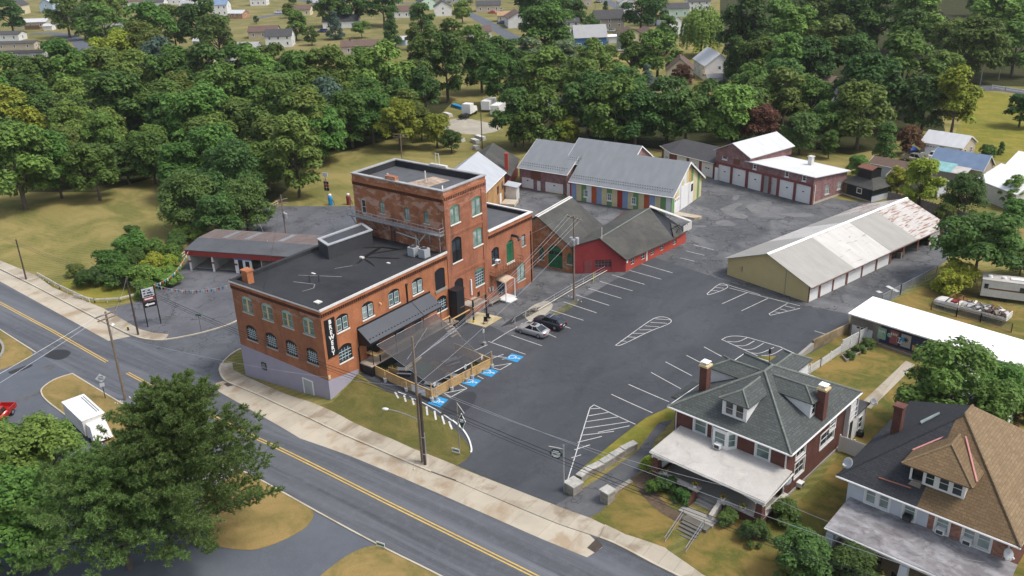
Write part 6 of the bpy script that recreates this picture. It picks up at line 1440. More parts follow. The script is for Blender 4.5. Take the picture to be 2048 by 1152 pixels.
dd = dormer('front_dormer', 7.5, 0, 1.6, 2.15, 8.2, 9.95, 11.5, 3.7, 0, ((.04,.24),(.28,.46),(.53,.72),(.77,.96)), M['shingle_brown'], M['white'], over=.6)
mb = MB(); mb.tube([(4.75,3.4,10.1),(7.5,6.5,11.8)], .07, 5); mb.tube([(10.25,2.0,10.15),(7.6,6.4,11.75)], .08, 5); mb.build('pink_flashing', m_plain('pink_flashing_paint', (.6,.28,.26), .6), dd)
mb = MB(); mb.tube([(3.2,.9,7.95),(5.8,1.0,8.05)], .06, 5); mb.build('loose_board', m_plain('bare_reddish_board', (.35,.14,.1), .8), t)
t = H2; chimney(1.9,7.7,8.0,11.2,.75,.8,'tall dark brick chimney on the black roof slope', False)
mb = MB(); mb.slab([(3.6,8.2,10.1),(4.7,9.4,10.9),(4.9,8.9,11.0),(3.9,7.7,10.2)], (0,0,.1)); mb.build('skylight', M['glass_pale'], t)
mb = MB(); mb.slab([(1.0,-3.75,4.4),(14.6,-3.75,4.4),(14.4,.8,4.95),(1.1,.8,4.95)], (0,0,.12)); mb.build('porch_roof', M['stain_roof'], t)
mb = MB(); mb.tube([(.98,-3.8,4.42),(14.6,-3.8,4.42)], .08, 5); mb.build('porch_gutter', M['white'], t)
mb = MB(); mb.box(1.2,-3.6,4.05,14.4,-3.35,4.4); mb.build('porch_beam', M['white'], t)
mb = MB(); mb.box(1.1,-4.1,.4,14.5,.8,1.8); mb.build('porch_floor', m_concrete('tan_porch_tile', (.46,.36,.24), (.36,.28,.18), .6, .3), t)
for x in (1.5,7.6,13.9):
    mb = MB(); mb.hexa([(x-.42,-4.2,.6),(x+.42,-4.2,.6),(x+.42,-3.4,.6),(x-.42,-3.4,.6)],[(x-.3,-3.8,4.05),(x+.3,-3.8,4.05),(x+.3,-3.2,4.05),(x-.3,-3.2,4.05)]); mb.build('porch_pier', M['stucco'], t)
mb = MB(); mb.box(1.8,-4.15,1.8,3.6,-3.85,2.35); mb.cut(); mb.box(6.0,-4.15,1.8,7.3,-3.85,2.35); mb.cut(); mb.box(1.15,-3.5,1.8,1.4,.8,2.35); mb.build('porch_parapet', M['stucco'], t)
mb = MB(); mb.box(2.9,15.6,.5,5.2,22.5,5.8); mb.build('rear_wing', M['white'], t); mb = MB(); mb.slab([(2.7,15.6,6.0),(5.4,15.6,5.9),(5.4,22.8,5.9),(2.7,22.8,6.0)], (0,0,.12)); mb.build('wing_roof', M['shingle_char'], t)
mb = MB(); F2.box(mb, 12.72,12.84,1.6,7.1,.02,.12); mb.build('downpipe', M['offwhite'], t)
for k, lab in ((2,'black air conditioner in the single stucco window'),(3,'white air conditioner in the window left of the paired brick windows'),(4,'white air conditioner in the paired brick windows')):
    window_ac(F2, (us[k][0]+us[k][1])/2, 5.25, lab, None, M['black'] if k == 2 else M['white'], -.05, H2B, R(-6.0))
dish(L2(.5,1.2,8.0,H2B,-6), R(-30), 'grey satellite dish on the left edge of the black shingled roof', .3, .5); dish(L2(13.6,.2,6.0,H2B,-6), R(60), 'grey satellite dish at the right end of the stained porch roof', .2, .5)
for k, (x, y, a) in enumerate(((3.6,-2.6,.4),(5.2,-2.4,-1.4),(4.4,-3.5,3.2),(7.0,-3.2,2.6))): chair(L2(x,y,1.8,H2B,-6), a, 'black wrought iron chair on the tiled porch', M['black'], 'wrought iron porch chairs')
tb = thing('patio_table', 'black iron table among the chairs on the tiled porch', 'table', L2(4.4,-2.6,1.8,H2B,-6)); mb = MB(); mb.lathe([(0,.70),(.5,.70),(.5,.74),(0,.74)], 0, 0, 14); mb.build('table_top', M['black'], tb); mb = MB(); mb.tube([(0,0,0),(0,0,.7)], .05, 6); mb.lathe([(0,0),(.3,0),(.28,.04),(0,.05)], 0, 0, 10); mb.build('pedestal', M['black'], tb)
pot_plant(L2(5.9,-3.6,1.8,H2B,-6), 'big white flower pot on the tiled porch', M['white_roof'], .4, .5); pot_plant(L2(1.9,-3.2,1.8,H2B,-6), 'small white flower pot by the stucco porch pier', M['white_roof'], .28, .4)
pot_plant(L2(8.6,-3.7,1.8,H2B,-6), 'white planter of green leaves at the bottom edge of the porch', M['white_roof'], .35, .4)

# --- stone walls, fences and beds
M['stone'] = m_brick('rubble_stone', (.24,.22,.19), (.36,.33,.29), (.12,.11,.10), bw=.55, bh=.28, big=1.2)
M['cap_stone'] = m_plain('lichen_cap_stone', (.40,.39,.36), .9, .35, 2.5)
RW = thing('stone_wall', 'stepped rubble wall with lichen covered cap slabs beside the driveway', 'wall', (0,0,0))
pts = [(1158,966),(1172,954),(1204,938),(1225,924),(1245,911),(1270,897)]; P = S2(pts)
mb = MB(); cap = MB()
for i, (a, b) in enumerate(zip(P, P[1:])):
    n = Vector((-(b-a).y, (b-a).x)).normalized()*.32; z0 = min(ground_z(*a), ground_z(*b))-.3; zt = (ground_z(*a)+ground_z(*b))/2 + .75
    mb.prism([a+n,b+n,b-n,a-n], z0, zt); e = (b-a).normalized()*.06; cap.prism([a+n*1.2-e,b+n*1.2+e,b-n*1.2+e,a-n*1.2-e], zt, zt+.14); cap.cut()
mb.build('rubble_body', M['stone'], RW); cap.build('cap_slab', M['cap_stone'], RW)
def pier(px, w, h, label):
    c = sight(*px); q = thing('stone_pier', label, 'pier', (c.x,c.y,c.z), R(-12))
    mb = MB(); mb.box(-w,-w,-.3,w,w,h); mb.build('pier_body', M['stone'], q); mb = MB(); mb.box(-w-.1,-w-.1,h,w+.1,w+.1,h+.14); mb.build('cap_slab', M['cap_stone'], q)
pier((1147,982), .62, .95, 'stone pier left of the driveway at the hanging sign post'); pier((1215,1002), .5, 1.2, 'stone pier with flat cap right of the driveway')
q = thing('low_stone_wall', 'low crumbling stone wall right of the driveway', 'wall', (0,0,0)); a, b = S2([(1222,992),(1262,962)]); n = Vector((-(b-a).y,(b-a).x)).normalized()*.25; mb = MB(); mb.prism([a+n,b+n,b-n,a-n], 0, ground_z(*a)+.35); mb.build('rubble_body', M['stone'], q)
TW = thing('retaining_wall', 'stained concrete and timber wall between the parking lot and the back yard', 'wall', (0,0,0))
P = S2([(1580,727),(1624,700),(1703,662)]); mb = MB()
a, b = P[1], P[2]; n = Vector((-(b-a).y,(b-a).x)).normalized()*.12; mb.prism([a+n,b+n,b-n,a-n], .2, ground_z(*a)+1.35); mb.build('timber_panel', m_plain('stained_timber_wall', (.26,.20,.12), .9, .5, .9), TW)
a, b = P[0], P[1]; n = Vector((-(b-a).y,(b-a).x)).normalized()*.18; mb = MB(); mb.hexa([(*(a+n),.2),(*(a-n),.2),(*(b-n),.2),(*(b+n),.2)],[(*(a+n),ground_z(*a)+.2),(*(a-n),ground_z(*a)+.2),(*(b-n),ground_z(*b)+1.0),(*(b+n),ground_z(*b)+1.0)]); mb.build('concrete_wing', M['concrete'], TW)
def fence(name, label, pts, h, mat, kind, post=2.2, z0=.06):
    q = thing(name, label, 'fence', (0,0,0)); P = [Vector(p[:2]) for p in pts]
    pm_, pp = MB(), MB()
    for a, b in zip(P, P[1:]):
        L = (b-a).length; d = (b-a)/L; n = Vector((-d.y,d.x))
        Z = lambda s: ground_z(*(a+d*s))
        def bar(s0, s1, z0, z1, w=.02, off=0):
            p0, p1 = a+d*s0, a+d*s1; g0, g1 = Z(s0), Z(s1); o = n*off; k = n*w
            pm_.hexa([(*(p0+o+k),g0+z0),(*(p0+o-k),g0+z0),(*(p1+o-k),g1+z0),(*(p1+o+k),g1+z0)],[(*(p0+o+k),g0+z1),(*(p0+o-k),g0+z1),(*(p1+o-k),g1+z1),(*(p1+o+k),g1+z1)])
        if kind == 'picket':
            m = int(L/.2)
            for i in range(m): bar(L*(i+.2)/m, L*(i+.75)/m, z0, h, .015)
            bar(0, L, h*.25, h*.25+.09, .02, .035); bar(0, L, h*.8, h*.8+.09, .02, .035)
        elif kind == 'panel': bar(0, L, z0, h, .02)
        elif kind == 'lattice':
            m = int(L/.16)
            for i in range(m): bar(L*(i+.2)/m, L*(i+.7)/m, z0, h, .012)
            for k in range(6): bar(0, L, z0+(h-z0-.05)*k/5, z0+(h-z0-.05)*k/5+.06, .012, .025)
        elif kind == 'plank':
            m = int(L/.2)
            for i in range(m): bar(L*(i+.03)/m, L*(i+.97)/m, z0, h+.08*((i*7) % 3-1), .02)
        elif kind == 'rail2':
            for k in (.45,.95): bar(0, L, h*k-.09, h*k, .05)
        elif kind == 'guard': bar(0, L, h-.36, h, .05); bar(0, L, h-.24, h-.12, .09)
        elif kind == 'mesh': bar(0, L, h-.05, h, .02); bar(0, L, .05, .08, .015)
        m = max(1, round(L/post))
        for i in range(m+1):
            s = L*i/m; p_ = a+d*s; pp.box(p_.x-.06,p_.y-.06,Z(s)-.1,p_.x+.06,p_.y+.06,Z(s)+h+(.12 if kind in ('picket','panel','lattice') else .02)); pp.cut()
    if kind == 'mesh':
        for a, b in zip(P, P[1:]):
            mmm = MB(); mmm.quad((*a,ground_z(*a)+.05),(*b,ground_z(*b)+.05),(*b,ground_z(*b)+h),(*a,ground_z(*a)+h)); mmm.build('wire_mesh', M['mesh'], q)
    pm_.build('panel', mat, q); pp.build('post', mat, q)
    return q
def m_mesh(name, c, alpha, scale=0):
    m, nt, bs = _mat(name); bs.inputs['Base Color'].default_value = (*c,1); bs.inputs['Roughness'].default_value = .7
    tr = nt.nodes.new('ShaderNodeBsdfTransparent'); ms = nt.nodes.new('ShaderNodeMixShader'); ms.inputs[0].default_value = alpha
    nt.links.new(tr.outputs[0], ms.inputs[1]); nt.links.new(bs.outputs[0], ms.inputs[2]); nt.links.new(ms.outputs[0], nt.nodes['Material Output'].inputs[0]); return m
M['mesh'] = m_mesh('chain_link_mesh', (.35,.37,.38), .22)
fence('picket_fence', 'white picket fence between the back yard and the parking lot', S2([(1600,759),(1640,735),(1681,707)]), 1.15, M['white'], 'picket')
fence('lattice_fence', 'white lattice fence from the picket fence to the navy shed', S2([(1683,706),(1716,688),(1751,668)]), 1.75, M['white'], 'lattice')
fence('white_panel_fence', 'white vinyl panel fence between the two street houses', [(52.5,20.4),(55.4,20.1)], 1.8, M['white'], 'panel', 1.5)
fence('pool_fence', 'white picket fence round the pool deck', S2([(1985,848),(2010,800),(2015,786)]), 1.7, M['white'], 'picket', 1.6)
fence('vinyl_fence', 'white vinyl fence at the right edge behind the tan roof', S2([(2012,860),(2035,822),(2060,780)]), 1.5, M['white'], 'panel', 2)
fence('board_fence', 'weathered grey board fence behind the patchwork roof', [(33,106.5),(38.5,105),(46,101.8),(54,96)], 2.0, M['wood_grey'], 'plank')
fence('guard_rail', 'low timber guard rail curving along the station lot', S2([(150,597),(190,606),(240,604),(270,596),(298,584),(303,578)]), .75, M['rail'], 'guard', 2.4)
fence('timber_barrier', 'pale two-rail timber barrier climbing beside the bushes', S2([(303,578),(315,555),(372,512)]), 1.0, M['rail'], 'rail2', 3)
fence('yellow_barrier', 'yellowish two-rail barrier at the far side of the station lot', S2([(461,468),(500,442),(556,410)]), 1.0, M['cream_wood'], 'rail2', 3)
fence('kerbside_guard_rail', 'grey guard rail at the pavement edge of the field', S2([(76,553),(120,578),(180,606)]), .75, M['rail'], 'guard', 2.4)
fence('chain_link_fence', 'chain-link fence with pale top rail beside the alley', S2([(1763,610),(1800,590),(1872,552)]), 1.6, M['galv'], 'mesh', 3)
fence('wire_fence', 'rusty wire fence in front of the wrecked truck', S2([(1862,620),(1912,634),(1960,645),(2022,665)]), 1.3, M['rust'], 'mesh', 3.2)
fence('ball_court_fence', 'white two-rail fence by the far court', S2([(1984,178),(2010,182),(2060,190)]), 1.2, M['white'], 'rail2', 5)
def bed(label, pts, w):
    q = thing('planter_bed', label, 'planter', (0,0,0)); P = S2(pts); mb = MB()
    for a, b in zip(P, P[1:]+P[:1]):
        d = (b-a).normalized()*.06; n = Vector((-d.y,d.x)); z = ground_z(*a); mb.prism([a+n-d,b+n+d,b-n+d,a-n-d], z-.1, z+.35); mb.cut()
    mb.build('timber_edge', M['wood_grey'], q); mb = MB(); drape_into(mb, P, .28); mb.build('soil', M['mulch'], q)
bed('timber edged planter bed along the lattice fence', [(1683,714),(1750,676),(1760,684),(1692,724)], 1)
bed('timber edged planter bed along the navy wall', [(1758,684),(1848,716),(1845,722),(1752,690)], 1)
# pool
PL = thing('swimming_pool', 'round above-ground pool with pale green cover, partly open', 'pool', (62.0,40.6,1.1)); mb = MB()
mb.lathe([(2.9,0),(2.9,1.25),(3.05,1.25),(3.05,1.33),(2.75,1.33),(2.75,1.0)], 0, 0, 28); mb.build('pool_wall', M['white'], PL); mb = MB(); mb.lathe([(0,1.02),(2.75,1.02),(2.75,1.03),(0,1.03)], 0, 0, 24); mb.build('pool_water', m_plain('green_pool_water', (.01,.14,.07), .1, .2), PL)
mb = MB(); mb.slab([(-2.7,-1.2,1.1),(1.2,-2.5,1.1),(1.7,1.6,1.1),(-1.4,2.4,1.1)], (0,0,.1)); mb.build('pool_cover', m_plain('pale_green_cover', (.45,.60,.45), .7, .1), PL)
PD = thing('pool_deck', 'white railed timber deck in front of the pool', 'deck', (60.8,36.6,1.1), R(-12)); mb = MB(); mb.box(-1.6,-1.2,0,2.4,.8,1.15); mb.build('deck_base', M['offwhite'], PD); mb = MB()
for k in range(9): mb.box(-1.6+.5*k,-1.24,1.15,-1.52+.5*k,-1.16,2.0)
mb.box(-1.65,-1.26,2.0,2.45,-1.14,2.08); mb.box(2.2,-1.3,0,2.5,-1.0,4.4); mb.build('deck_rail', M['white'], PD)
tag(MB().lathe([(.32,0),(.38,.3),(.36,.62),(.2,.75),(0,.78)], 0, 0, 12).build('covered_grill', M['black'], None, True, (53.4,24.4,1.4)), 'black covered grill behind the white rear addition', 'grill')
# ------------------------------------------------------------------ patio, cars, poles, wires, signs
def at(px, py, dz=0.0): p = sight(px, py); return (p.x, p.y, p.z+dz)
# slatted patio fence with tall posts in concrete buckets
PFN = thing('patio_fence', 'slatted light timber fence with tall posts around the brewery patio', 'fence', (0,0,0))
fpts = [Vector((1.35,5.55)), Vector((11.45,5.05)), Vector((12.2,15.1)), Vector((6.2,15.4))]
for a, b in zip(fpts, fpts[1:]):
    L = (b-a).length; d = (b-a)/L; n = Vector((-d.y,d.x)); m = max(2, round(L/2.5))
    for i in range(m):
        mb = MB(); p, q = a+d*(L*i/m+.03), a+d*(L*(i+1)/m-.03); g0, g1 = ground_z(*p), ground_z(*q)
        for k in range(8):
            z = .12+.145*k; w_ = .018
            mb.hexa([(*(p+n*w_),g0+z),(*(p-n*w_),g0+z),(*(q-n*w_),g1+z),(*(q+n*w_),g1+z)],[(*(p+n*w_),g0+z+.095),(*(p-n*w_),g0+z+.095),(*(q-n*w_),g1+z+.095),(*(q+n*w_),g1+z+.095)])
        mb.hexa([(*(p+n*.07),g0+1.28),(*(p-n*.07),g0+1.28),(*(q-n*.07),g1+1.28),(*(q+n*.07),g1+1.28)],[(*(p+n*.07),g0+1.33),(*(p-n*.07),g0+1.33),(*(q-n*.07),g1+1.33),(*(q+n*.07),g1+1.33)])
        mb.build('slat_panel', M['wood'], PFN)
def patio_post(x, y, h, bucket=True):
    g = ground_z(x, y); mb = MB(); mb.box(x-.05,y-.05,g,x+.05,y+.05,g+h); mb.build('post', M['wood'], PFN)
    if bucket: mb = MB(); mb.lathe([(.2,g),(.24,g+.5),(.0,g+.5)], x, y, 10); mb.build('concrete_bucket', M['grey_paint'], PFN)
for x, y, h in ((11.6,4.95,2.3),(11.95,8.0,2.2),(12.1,11.6,2.2),(12.3,15.15,2.3)): patio_post(x, y, h)
for x, y in ((4.0,5.2),(7.6,5.0)): patio_post(x, y, 1.3)
# shade sail
SL = thing('shade_sail', 'translucent dark mesh shade sail over the patio', 'shade sail', (0,0,0))
M['sail'] = m_mesh('dark_shade_mesh', (.055,.055,.06), .7)
def ruled(a, b, c, d, n=10, sag=.5):
    vs = []; a, b, c, d = map(Vector, (a,b,c,d))
    for i in range(n+1):
        for j in range(n+1):
            u, v = i/n, j/n; p = a*(1-u)*(1-v)+b*u*(1-v)+c*u*v+d*(1-u)*v; p.z -= sag*math.sin(PI*u)*math.sin(PI*v); vs.append(p)
    return vs, [(i*(n+1)+j, (i+1)*(n+1)+j, (i+1)*(n+1)+j+1, i*(n+1)+j+1) for i in range(n) for j in range(n)]
mb = MB(); mb.add(*ruled((1.9,6.3,5.3),(10.9,5.6,3.0),(11.6,14.2,3.1),(1.9,17.0,5.3))); mb.build('mesh_sheet', M['sail'], SL)
mb = MB()
for a, b in (((1.9,6.3,5.3),(10.9,5.6,3.0)),((10.9,5.6,3.0),(11.6,14.2,3.1)),((11.6,14.2,3.1),(1.9,17.0,5.3)),((1.9,17.0,5.3),(1.9,6.3,5.3)),((10.9,5.6,3.0),(11.6,4.95,3.7)),((11.6,14.2,3.1),(12.3,15.1,3.6)),((6.4,5.95,3.95),(1.9,17.0,5.2)),((11.2,9.5,3.0),(12.05,11.6,3.5)),((11.1,8,3.0),(11.95,8.0,3.5))): mb.tube([a,b], .022, 4)
mb.build('edge_cable', M['galv'], SL)
def picnic_table(x, y, a, label):
    q = thing('picnic_table', label, 'picnic table', (x,y,ground_z(x,y)+.02), a, 'patio picnic tables')
    mb = MB()
    for k in range(4): mb.box(-.9,-.37+.19*k,.72,.9,-.2+.19*k,.76)
    mb.build('table_top', M['grey_paint'] , q)
    for s in (-.72,.6): mb = MB(); mb.box(-.9,s,.42,.9,s+.14,.46); mb.cut(); mb.box(-.9,s+.155,.42,.9,s+.27,.46); mb.build('bench_seat', M['grey_paint'], q)
    for sx in (-.62,.62):
        for sy in (-1,1): mb = MB(); mb.tube([(sx,sy*.62,0),(sx,sy*.2,.72)], .04, 5); mb.build('leg', M['black'], q)
picnic_table(9.9,6.9,.35,'grey picnic table in the street corner of the patio'); picnic_table(10.6,9.8,.1,'grey picnic table in the middle beside the patio side fence')
picnic_table(5.0,7.6,.5,'grey picnic table under the mesh sail nearest the deck'); picnic_table(8.0,12.6,1.2,'grey picnic table at the rear of the patio')
for (x, y, w_, h, a, m, lab) in ((5.3,9.8,1.6,1.4,.1,'greendoor','green turf mat under the shade sail'),(7.2,11.4,1.7,.8,.1,'wood_dark','brown woven mat under the shade sail')):
    mb = MB(); mb.box(-w_,-h,0,w_,h,.03); tag(mb.build('floor_mat', M[m], None, False, (x,y,ground_z(x,y)+.045), a), lab, 'mat')
for (x, y, lab) in ((2.6,6.3,'wooden planter by the deck end of the patio fence'),(11.3,13.6,'grassy timber planter in the far corner of the patio'),(3.3,7.4,'low wooden crate seat beside the deck')):
    q = thing('patio_planter', lab, 'planter', (x,y,ground_z(x,y)+.02), .1); mb = MB(); mb.box(-.6,-.35,0,.6,.35,.55); mb.build('box', M['wood'], q); mb = MB(); rr = random.Random(int(x*9))
    for k in range(60): a = Vector((rr.uniform(-.55,.55), rr.uniform(-.3,.3), .5)); mb.poly([a, a+Vector((.05,.02,.1)), a+Vector((rr.uniform(-.2,.2),rr.uniform(-.2,.2),.45))])
    mb.build('plants', M['leaf_small'], q)
# banner on the street side of the fence
BN = thing('fence_banner', 'white vinyl banner with faded purple scrawl on the patio fence', 'banner', (0,0,0)); pl = Plane((8.35,5.16),(10.6,5.05)); g = ground_z(9.5,5.1)
mb = MB(); pl.box(mb, 0,pl.L,g+.25,g+1.15,.03,.05); mb.build('sheet', M['white'], BN); mb = MB(); rr = random.Random(3)
for k in range(14): s = .2+rr.random()*1.8; z = g+.35+rr.random()*.65; pl.box(mb, s,s+.08+.2*rr.random(),z,z+.04+.05*rr.random(),.052,.056)
mb.build('faded_lettering', m_plain('faded_purple', (.28,.2,.38), .7), BN)
def accessible_sign(px, label):
    x, y, z = at(*px); q = thing('accessible_parking_sign', label, 'sign', (x,y,z), R(-85), 'accessible parking signs')
    mb = MB(); mb.tube([(0,0,0),(0,0,2.2)], .03, 6); mb.build('post', M['galv'], q); mb = MB(); mb.box(-.16,-.05,1.72,.16,-.03,2.22); pn = mb.build('panel', M['white'], q)
    mb = MB(); mb.box(-.1,-.058,1.88,.1,-.051,2.1); mb.build('symbol', M['paint_blue'], pn); mb = MB(); mb.lathe([(.2,0),(.24,.42),(0,.42)], 0, 0, 10); mb.build('concrete_base', M['concrete'], q)
accessible_sign((969,690), 'white accessible parking sign standing alone beyond the patio'); accessible_sign((966,744), 'accessible parking sign at the far end of the patio fence'); accessible_sign((933,763), 'accessible parking sign at the middle of the patio fence'); accessible_sign((872,799), 'accessible parking sign at the street corner of the patio fence')
# railing between the courtyard and the parking stalls
q = thing('courtyard_railing', 'pale pipe railing along the upper edge of the parking stalls', 'railing', (0,0,0)); P = S2([(1024,658),(1030,648),(1072,624),(1143,582),(1190,556),(1232,532)]); G3 = lambda p, h: Vector((p.x, p.y, ground_z(*p)+h))
mb = MB(); mb.tube([G3(p, 1.0) for p in P], .03, 6); mb.tube([G3(p, .55) for p in P[2:]], .025, 6); mb.build('rail', M['galv'], q)
mb = MB(); mb.tube([G3(p, .35)+Vector((.25,0,0)) for p in P[2:]], .06, 5); mb.build('guard_board', M['rail'], q)
mb = MB()
for a, b in zip(P[1:], P[2:]):
    for k in range(2): p = a.lerp(b, k/2); mb.tube([G3(p,-.1), G3(p,1.0)], .04, 5); mb.cut()
p = P[-1]; mb.box(p.x-.1,p.y-.1,ground_z(*p),p.x+.1,p.y+.1,ground_z(*p)+1.5); mb.build('post', M['rail'], q)
x, y, z = at(1187,563); tag(MB().tube([(0,0,0),(0,0,1.3)], .05, 6).build('marker_post', m_plain('yellow_marker', (.65,.6,.05), .5), None, False, (x,y,z)), 'yellow marker post at the railing in front of the red barn', 'post')
q = thing('bench', 'weathered wooden bench against the brewery wall left of the entrance canopy', 'bench', (.6,30.9,1.12), R(90)); mb = MB(); mb.box(-1.1,-.25,.42,1.1,.25,.47); mb.build('seat', M['wood_grey'], q)
mb = MB(); mb.box(-1.1,.22,.6,1.1,.26,.95); mb.build('backrest', M['wood_grey'], q)
for s in (-.9,.9): mb = MB(); mb.box(s-.04,-.25,0,s+.04,.25,.42); mb.build('leg', M['galv'], q)
chair((3.6,25.6,ground_z(3.6,25.6)+.08), 1.2, 'black folding lawn chair on the tan slab, nearer the balcony post', M['black'], 'slab chairs'); chair((3.9,24.5,ground_z(3.9,24.5)+.08), .6, 'black folding lawn chair on the tan slab, nearer the lot', M['black'], 'slab chairs')
tag(MB().tube([(.3*math.cos(a), 0, .35+.3*math.sin(a)) for a in np.linspace(0, 2*PI, 13)], .03, 5).tube([(.95+.3*math.cos(a), 0, .35+.3*math.sin(a)) for a in np.linspace(0, 2*PI, 13)], .03, 5).tube([(0,0,.35),(.35,0,.7),(.8,0,.7),(.95,0,.35)], .03, 5).build('bicycle', m_plain('dull_blue_frame', (.08,.14,.2), .5), None, False, (1.2,35.3,1.0), R(80)), 'bluish bicycle leaning beside the white entrance step', 'bicycle')

# --- vehicles
m_tyre = m_plain('tyre_rubber', (.018,.018,.02), .85, .2, 6); m_rim = m_plain('alloy_rim', (.45,.46,.48), .35, .1, 6, .7)
m_red = m_plain('tail_lamp_red', (.35,.01,.01), .3); m_lamp = m_plain('head_lamp', (.6,.62,.62), .2); m_cglass = m_glass('car_glass', (.015,.02,.024), .05)
def car_paint(name, c):
    m, nt, bs = _mat(name); bs.inputs['Base Color'].default_value = (*c,1); bs.inputs['Metallic'].default_value = .35; bs.inputs['Roughness'].default_value = .3; bs.inputs['Coat Weight'].default_value = .6; bs.inputs['Coat Roughness'].default_value = .06; return m
def loft(mb, secs, mi=0):
    n = len(secs[0]); vs = [p for s in secs for p in s]
    mb.add(vs, [(i*n+j, (i+1)*n+j, (i+1)*n+(j+1) % n, i*n+(j+1) % n) for i in range(len(secs)-1) for j in range(n)] + [tuple(range(n-1,-1,-1)), tuple(range((len(secs)-1)*n, len(secs)*n))], mi)
def ring(x, hw, zb, zm, zt, tw): return [(x,-hw*.94,zb),(x,-hw,zb+.12),(x,-hw,zm),(x,-tw,zt),(x,0,zt+.02),(x,tw,zt),(x,hw,zm),(x,hw,zb+.12),(x,hw*.94,zb)]
BODY = {'sedan': dict(L=4.55,W=1.75,bel=.92,top=1.45,cab=(-.95,-.25,.9,1.75),hood=.86,tail=.98),
        'wagon': dict(L=4.6,W=1.78,bel=.95,top=1.5,cab=(-.95,-.2,1.6,2.15),hood=.9,tail=1.02),
        'suv': dict(L=4.7,W=1.85,bel=1.05,top=1.75,cab=(-1.0,-.45,1.9,2.25),hood=1.02,tail=1.15)}
def car(kind, loc, rot, paint, label, group=None, rack=False, tilt=0):
    b = BODY[kind]; h = b['L']/2; w_ = b['W']/2; q = thing('parked_car', label, 'car', loc, rot, group)
    mb = MB(); bel, hood, tail = b['bel'], b['hood'], b['tail']; c0, c1, c2, c3 = b['cab']
    loft(mb, [ring(-h,w_*.72,.35,.55,.62,w_*.6), ring(-h+.12,w_*.88,.25,.62,hood-.12,w_*.75), ring(-h+.6,w_*.98,.22,.68,hood-.02,w_*.85), ring(c0,w_,.22,.72,bel,w_*.9), ring(0,w_,.22,.72,bel+.02,w_*.93), ring(min(c3,h-.5),w_,.22,.75,bel+.03,w_*.92), ring(h-.45,w_*.98,.24,.75,tail,w_*.86), ring(h-.1,w_*.9,.28,.7,tail-.06,w_*.8), ring(h,w_*.8,.4,.65,tail-.25,w_*.7)])
    body = mb.build('body', paint, q, True)
    t_ = b['top']; rw = w_*.68
    mb = MB(); lo = bel+.0; sec = lambda x, z, hw: [(x,-hw,z),(x,hw,z)]
    A = [(c0,-w_*.86,lo),(c0,w_*.86,lo),(c3,w_*.86,lo+.02),(c3,-w_*.86,lo+.02)]; T = [(c1,-rw,t_-.04),(c1,rw,t_-.04),(c2,rw,t_-.05),(c2,-rw,t_-.05)]
    mb.hexa([A[0],A[3],A[2],A[1]],[T[0],T[3],T[2],T[1]]); gl = mb.build('window_glass', m_cglass, q)
    mb = MB(); loft(mb, [[(c1-.06,-rw*.98,t_-.06),(c1-.06,0,t_-.02),(c1-.06,rw*.98,t_-.06),(c1-.06,rw*.95,t_-.09),(c1-.06,-rw*.95,t_-.09)],[((c1+c2)/2,-rw*1.02,t_-.03),((c1+c2)/2,0,t_+.02),((c1+c2)/2,rw*1.02,t_-.03),((c1+c2)/2,rw,t_-.07),((c1+c2)/2,-rw,t_-.07)],[(c2+.06,-rw*.98,t_-.07),(c2+.06,0,t_-.03),(c2+.06,rw*.98,t_-.07),(c2+.06,rw*.95,t_-.1),(c2+.06,-rw*.95,t_-.1)]])
    for s in (-1,1):
        for (xa, xb) in ((c0,c1),(c3,c2)): mb.tube([(xa,s*w_*.87,lo),(xb,s*rw,t_-.05)], .045, 4)
        xm = (c1+c2)/2; mb.tube([(xm,s*w_*.875,lo),(xm,s*rw*1.02,t_-.05)], .04, 4)
    mb.build('roof', paint, q, False)
    if rack:
        for s in (-.35,.45): mb = MB(); mb.box(s-.05,-.62,t_+.08,s+.05,.62,t_+.13); mb.box(s-.05,-.62,t_-.05,s+.05,-.57,t_+.08); mb.box(s-.05,.57,t_-.05,s+.05,.62,t_+.08); mb.build('roof_bar', M['galv'], q)
    elif kind == 'sedan': mb = MB(); mb.box(c1+.2,-.36,t_-.0,c1+.8,.36,t_+.025); mb.build('sunroof', m_cglass, q)
    for sx in (-h+.85, h-.95):
        for s in (-1,1):
            mb = MB(); mb.lathe([(.19,-.1),(.31,-.1),(.33,0),(.31,.1),(.19,.1)], 0, 0, 16, 0, 'y'); o = mb.build('wheel', m_tyre, q); o.location = (sx, s*(w_-.1), .33)
            mb = MB(); mb.lathe([(0,-.105),(.2,-.105),(.2,.105),(0,.105)], 0, 0, 14, 0, 'y'); mb.build('rim', m_rim, o)
    for s in (-1,1):
        mb = MB(); mb.box(h-.14,s*w_*.78-.18,tail-.3,h-.01,s*w_*.78+.12*1,tail-.12); mb.build('tail_lamp', m_red, q)
        mb = MB(); mb.box(-h+.03,s*w_*.7-.18,.58,-h+.2,s*w_*.7+.15,.72); mb.build('head_lamp', m_lamp, q)
        mb = MB(); mb.box(c0+.15,s*(w_+.02)-.06,bel,c0+.3,s*(w_+.02)+.06,bel+.14); mb.build('wing_mirror', paint, q)
    mb = MB(); mb.box(h-.03,-.26,.58,h+.01,.26,.72); mb.build('number_plate', M['offwhite'], q)
    return q
P_ = {k: car_paint('car_paint_'+k, c) for k, c in dict(silver=(.42,.43,.44), slate=(.03,.032,.05), white=(.75,.75,.75), red=(.45,.02,.015), blue=(.02,.05,.16), tan=(.30,.27,.23), black=(.015,.015,.018), teal=(.02,.25,.35)).items()}
def cpos(a, b): p, q = sight(*a), sight(*b); return ((p.x+q.x)/2, (p.y+q.y)/2, ground_z((p.x+q.x)/2, (p.y+q.y)/2)+.03), math.atan2(q.y-p.y, q.x-p.x)
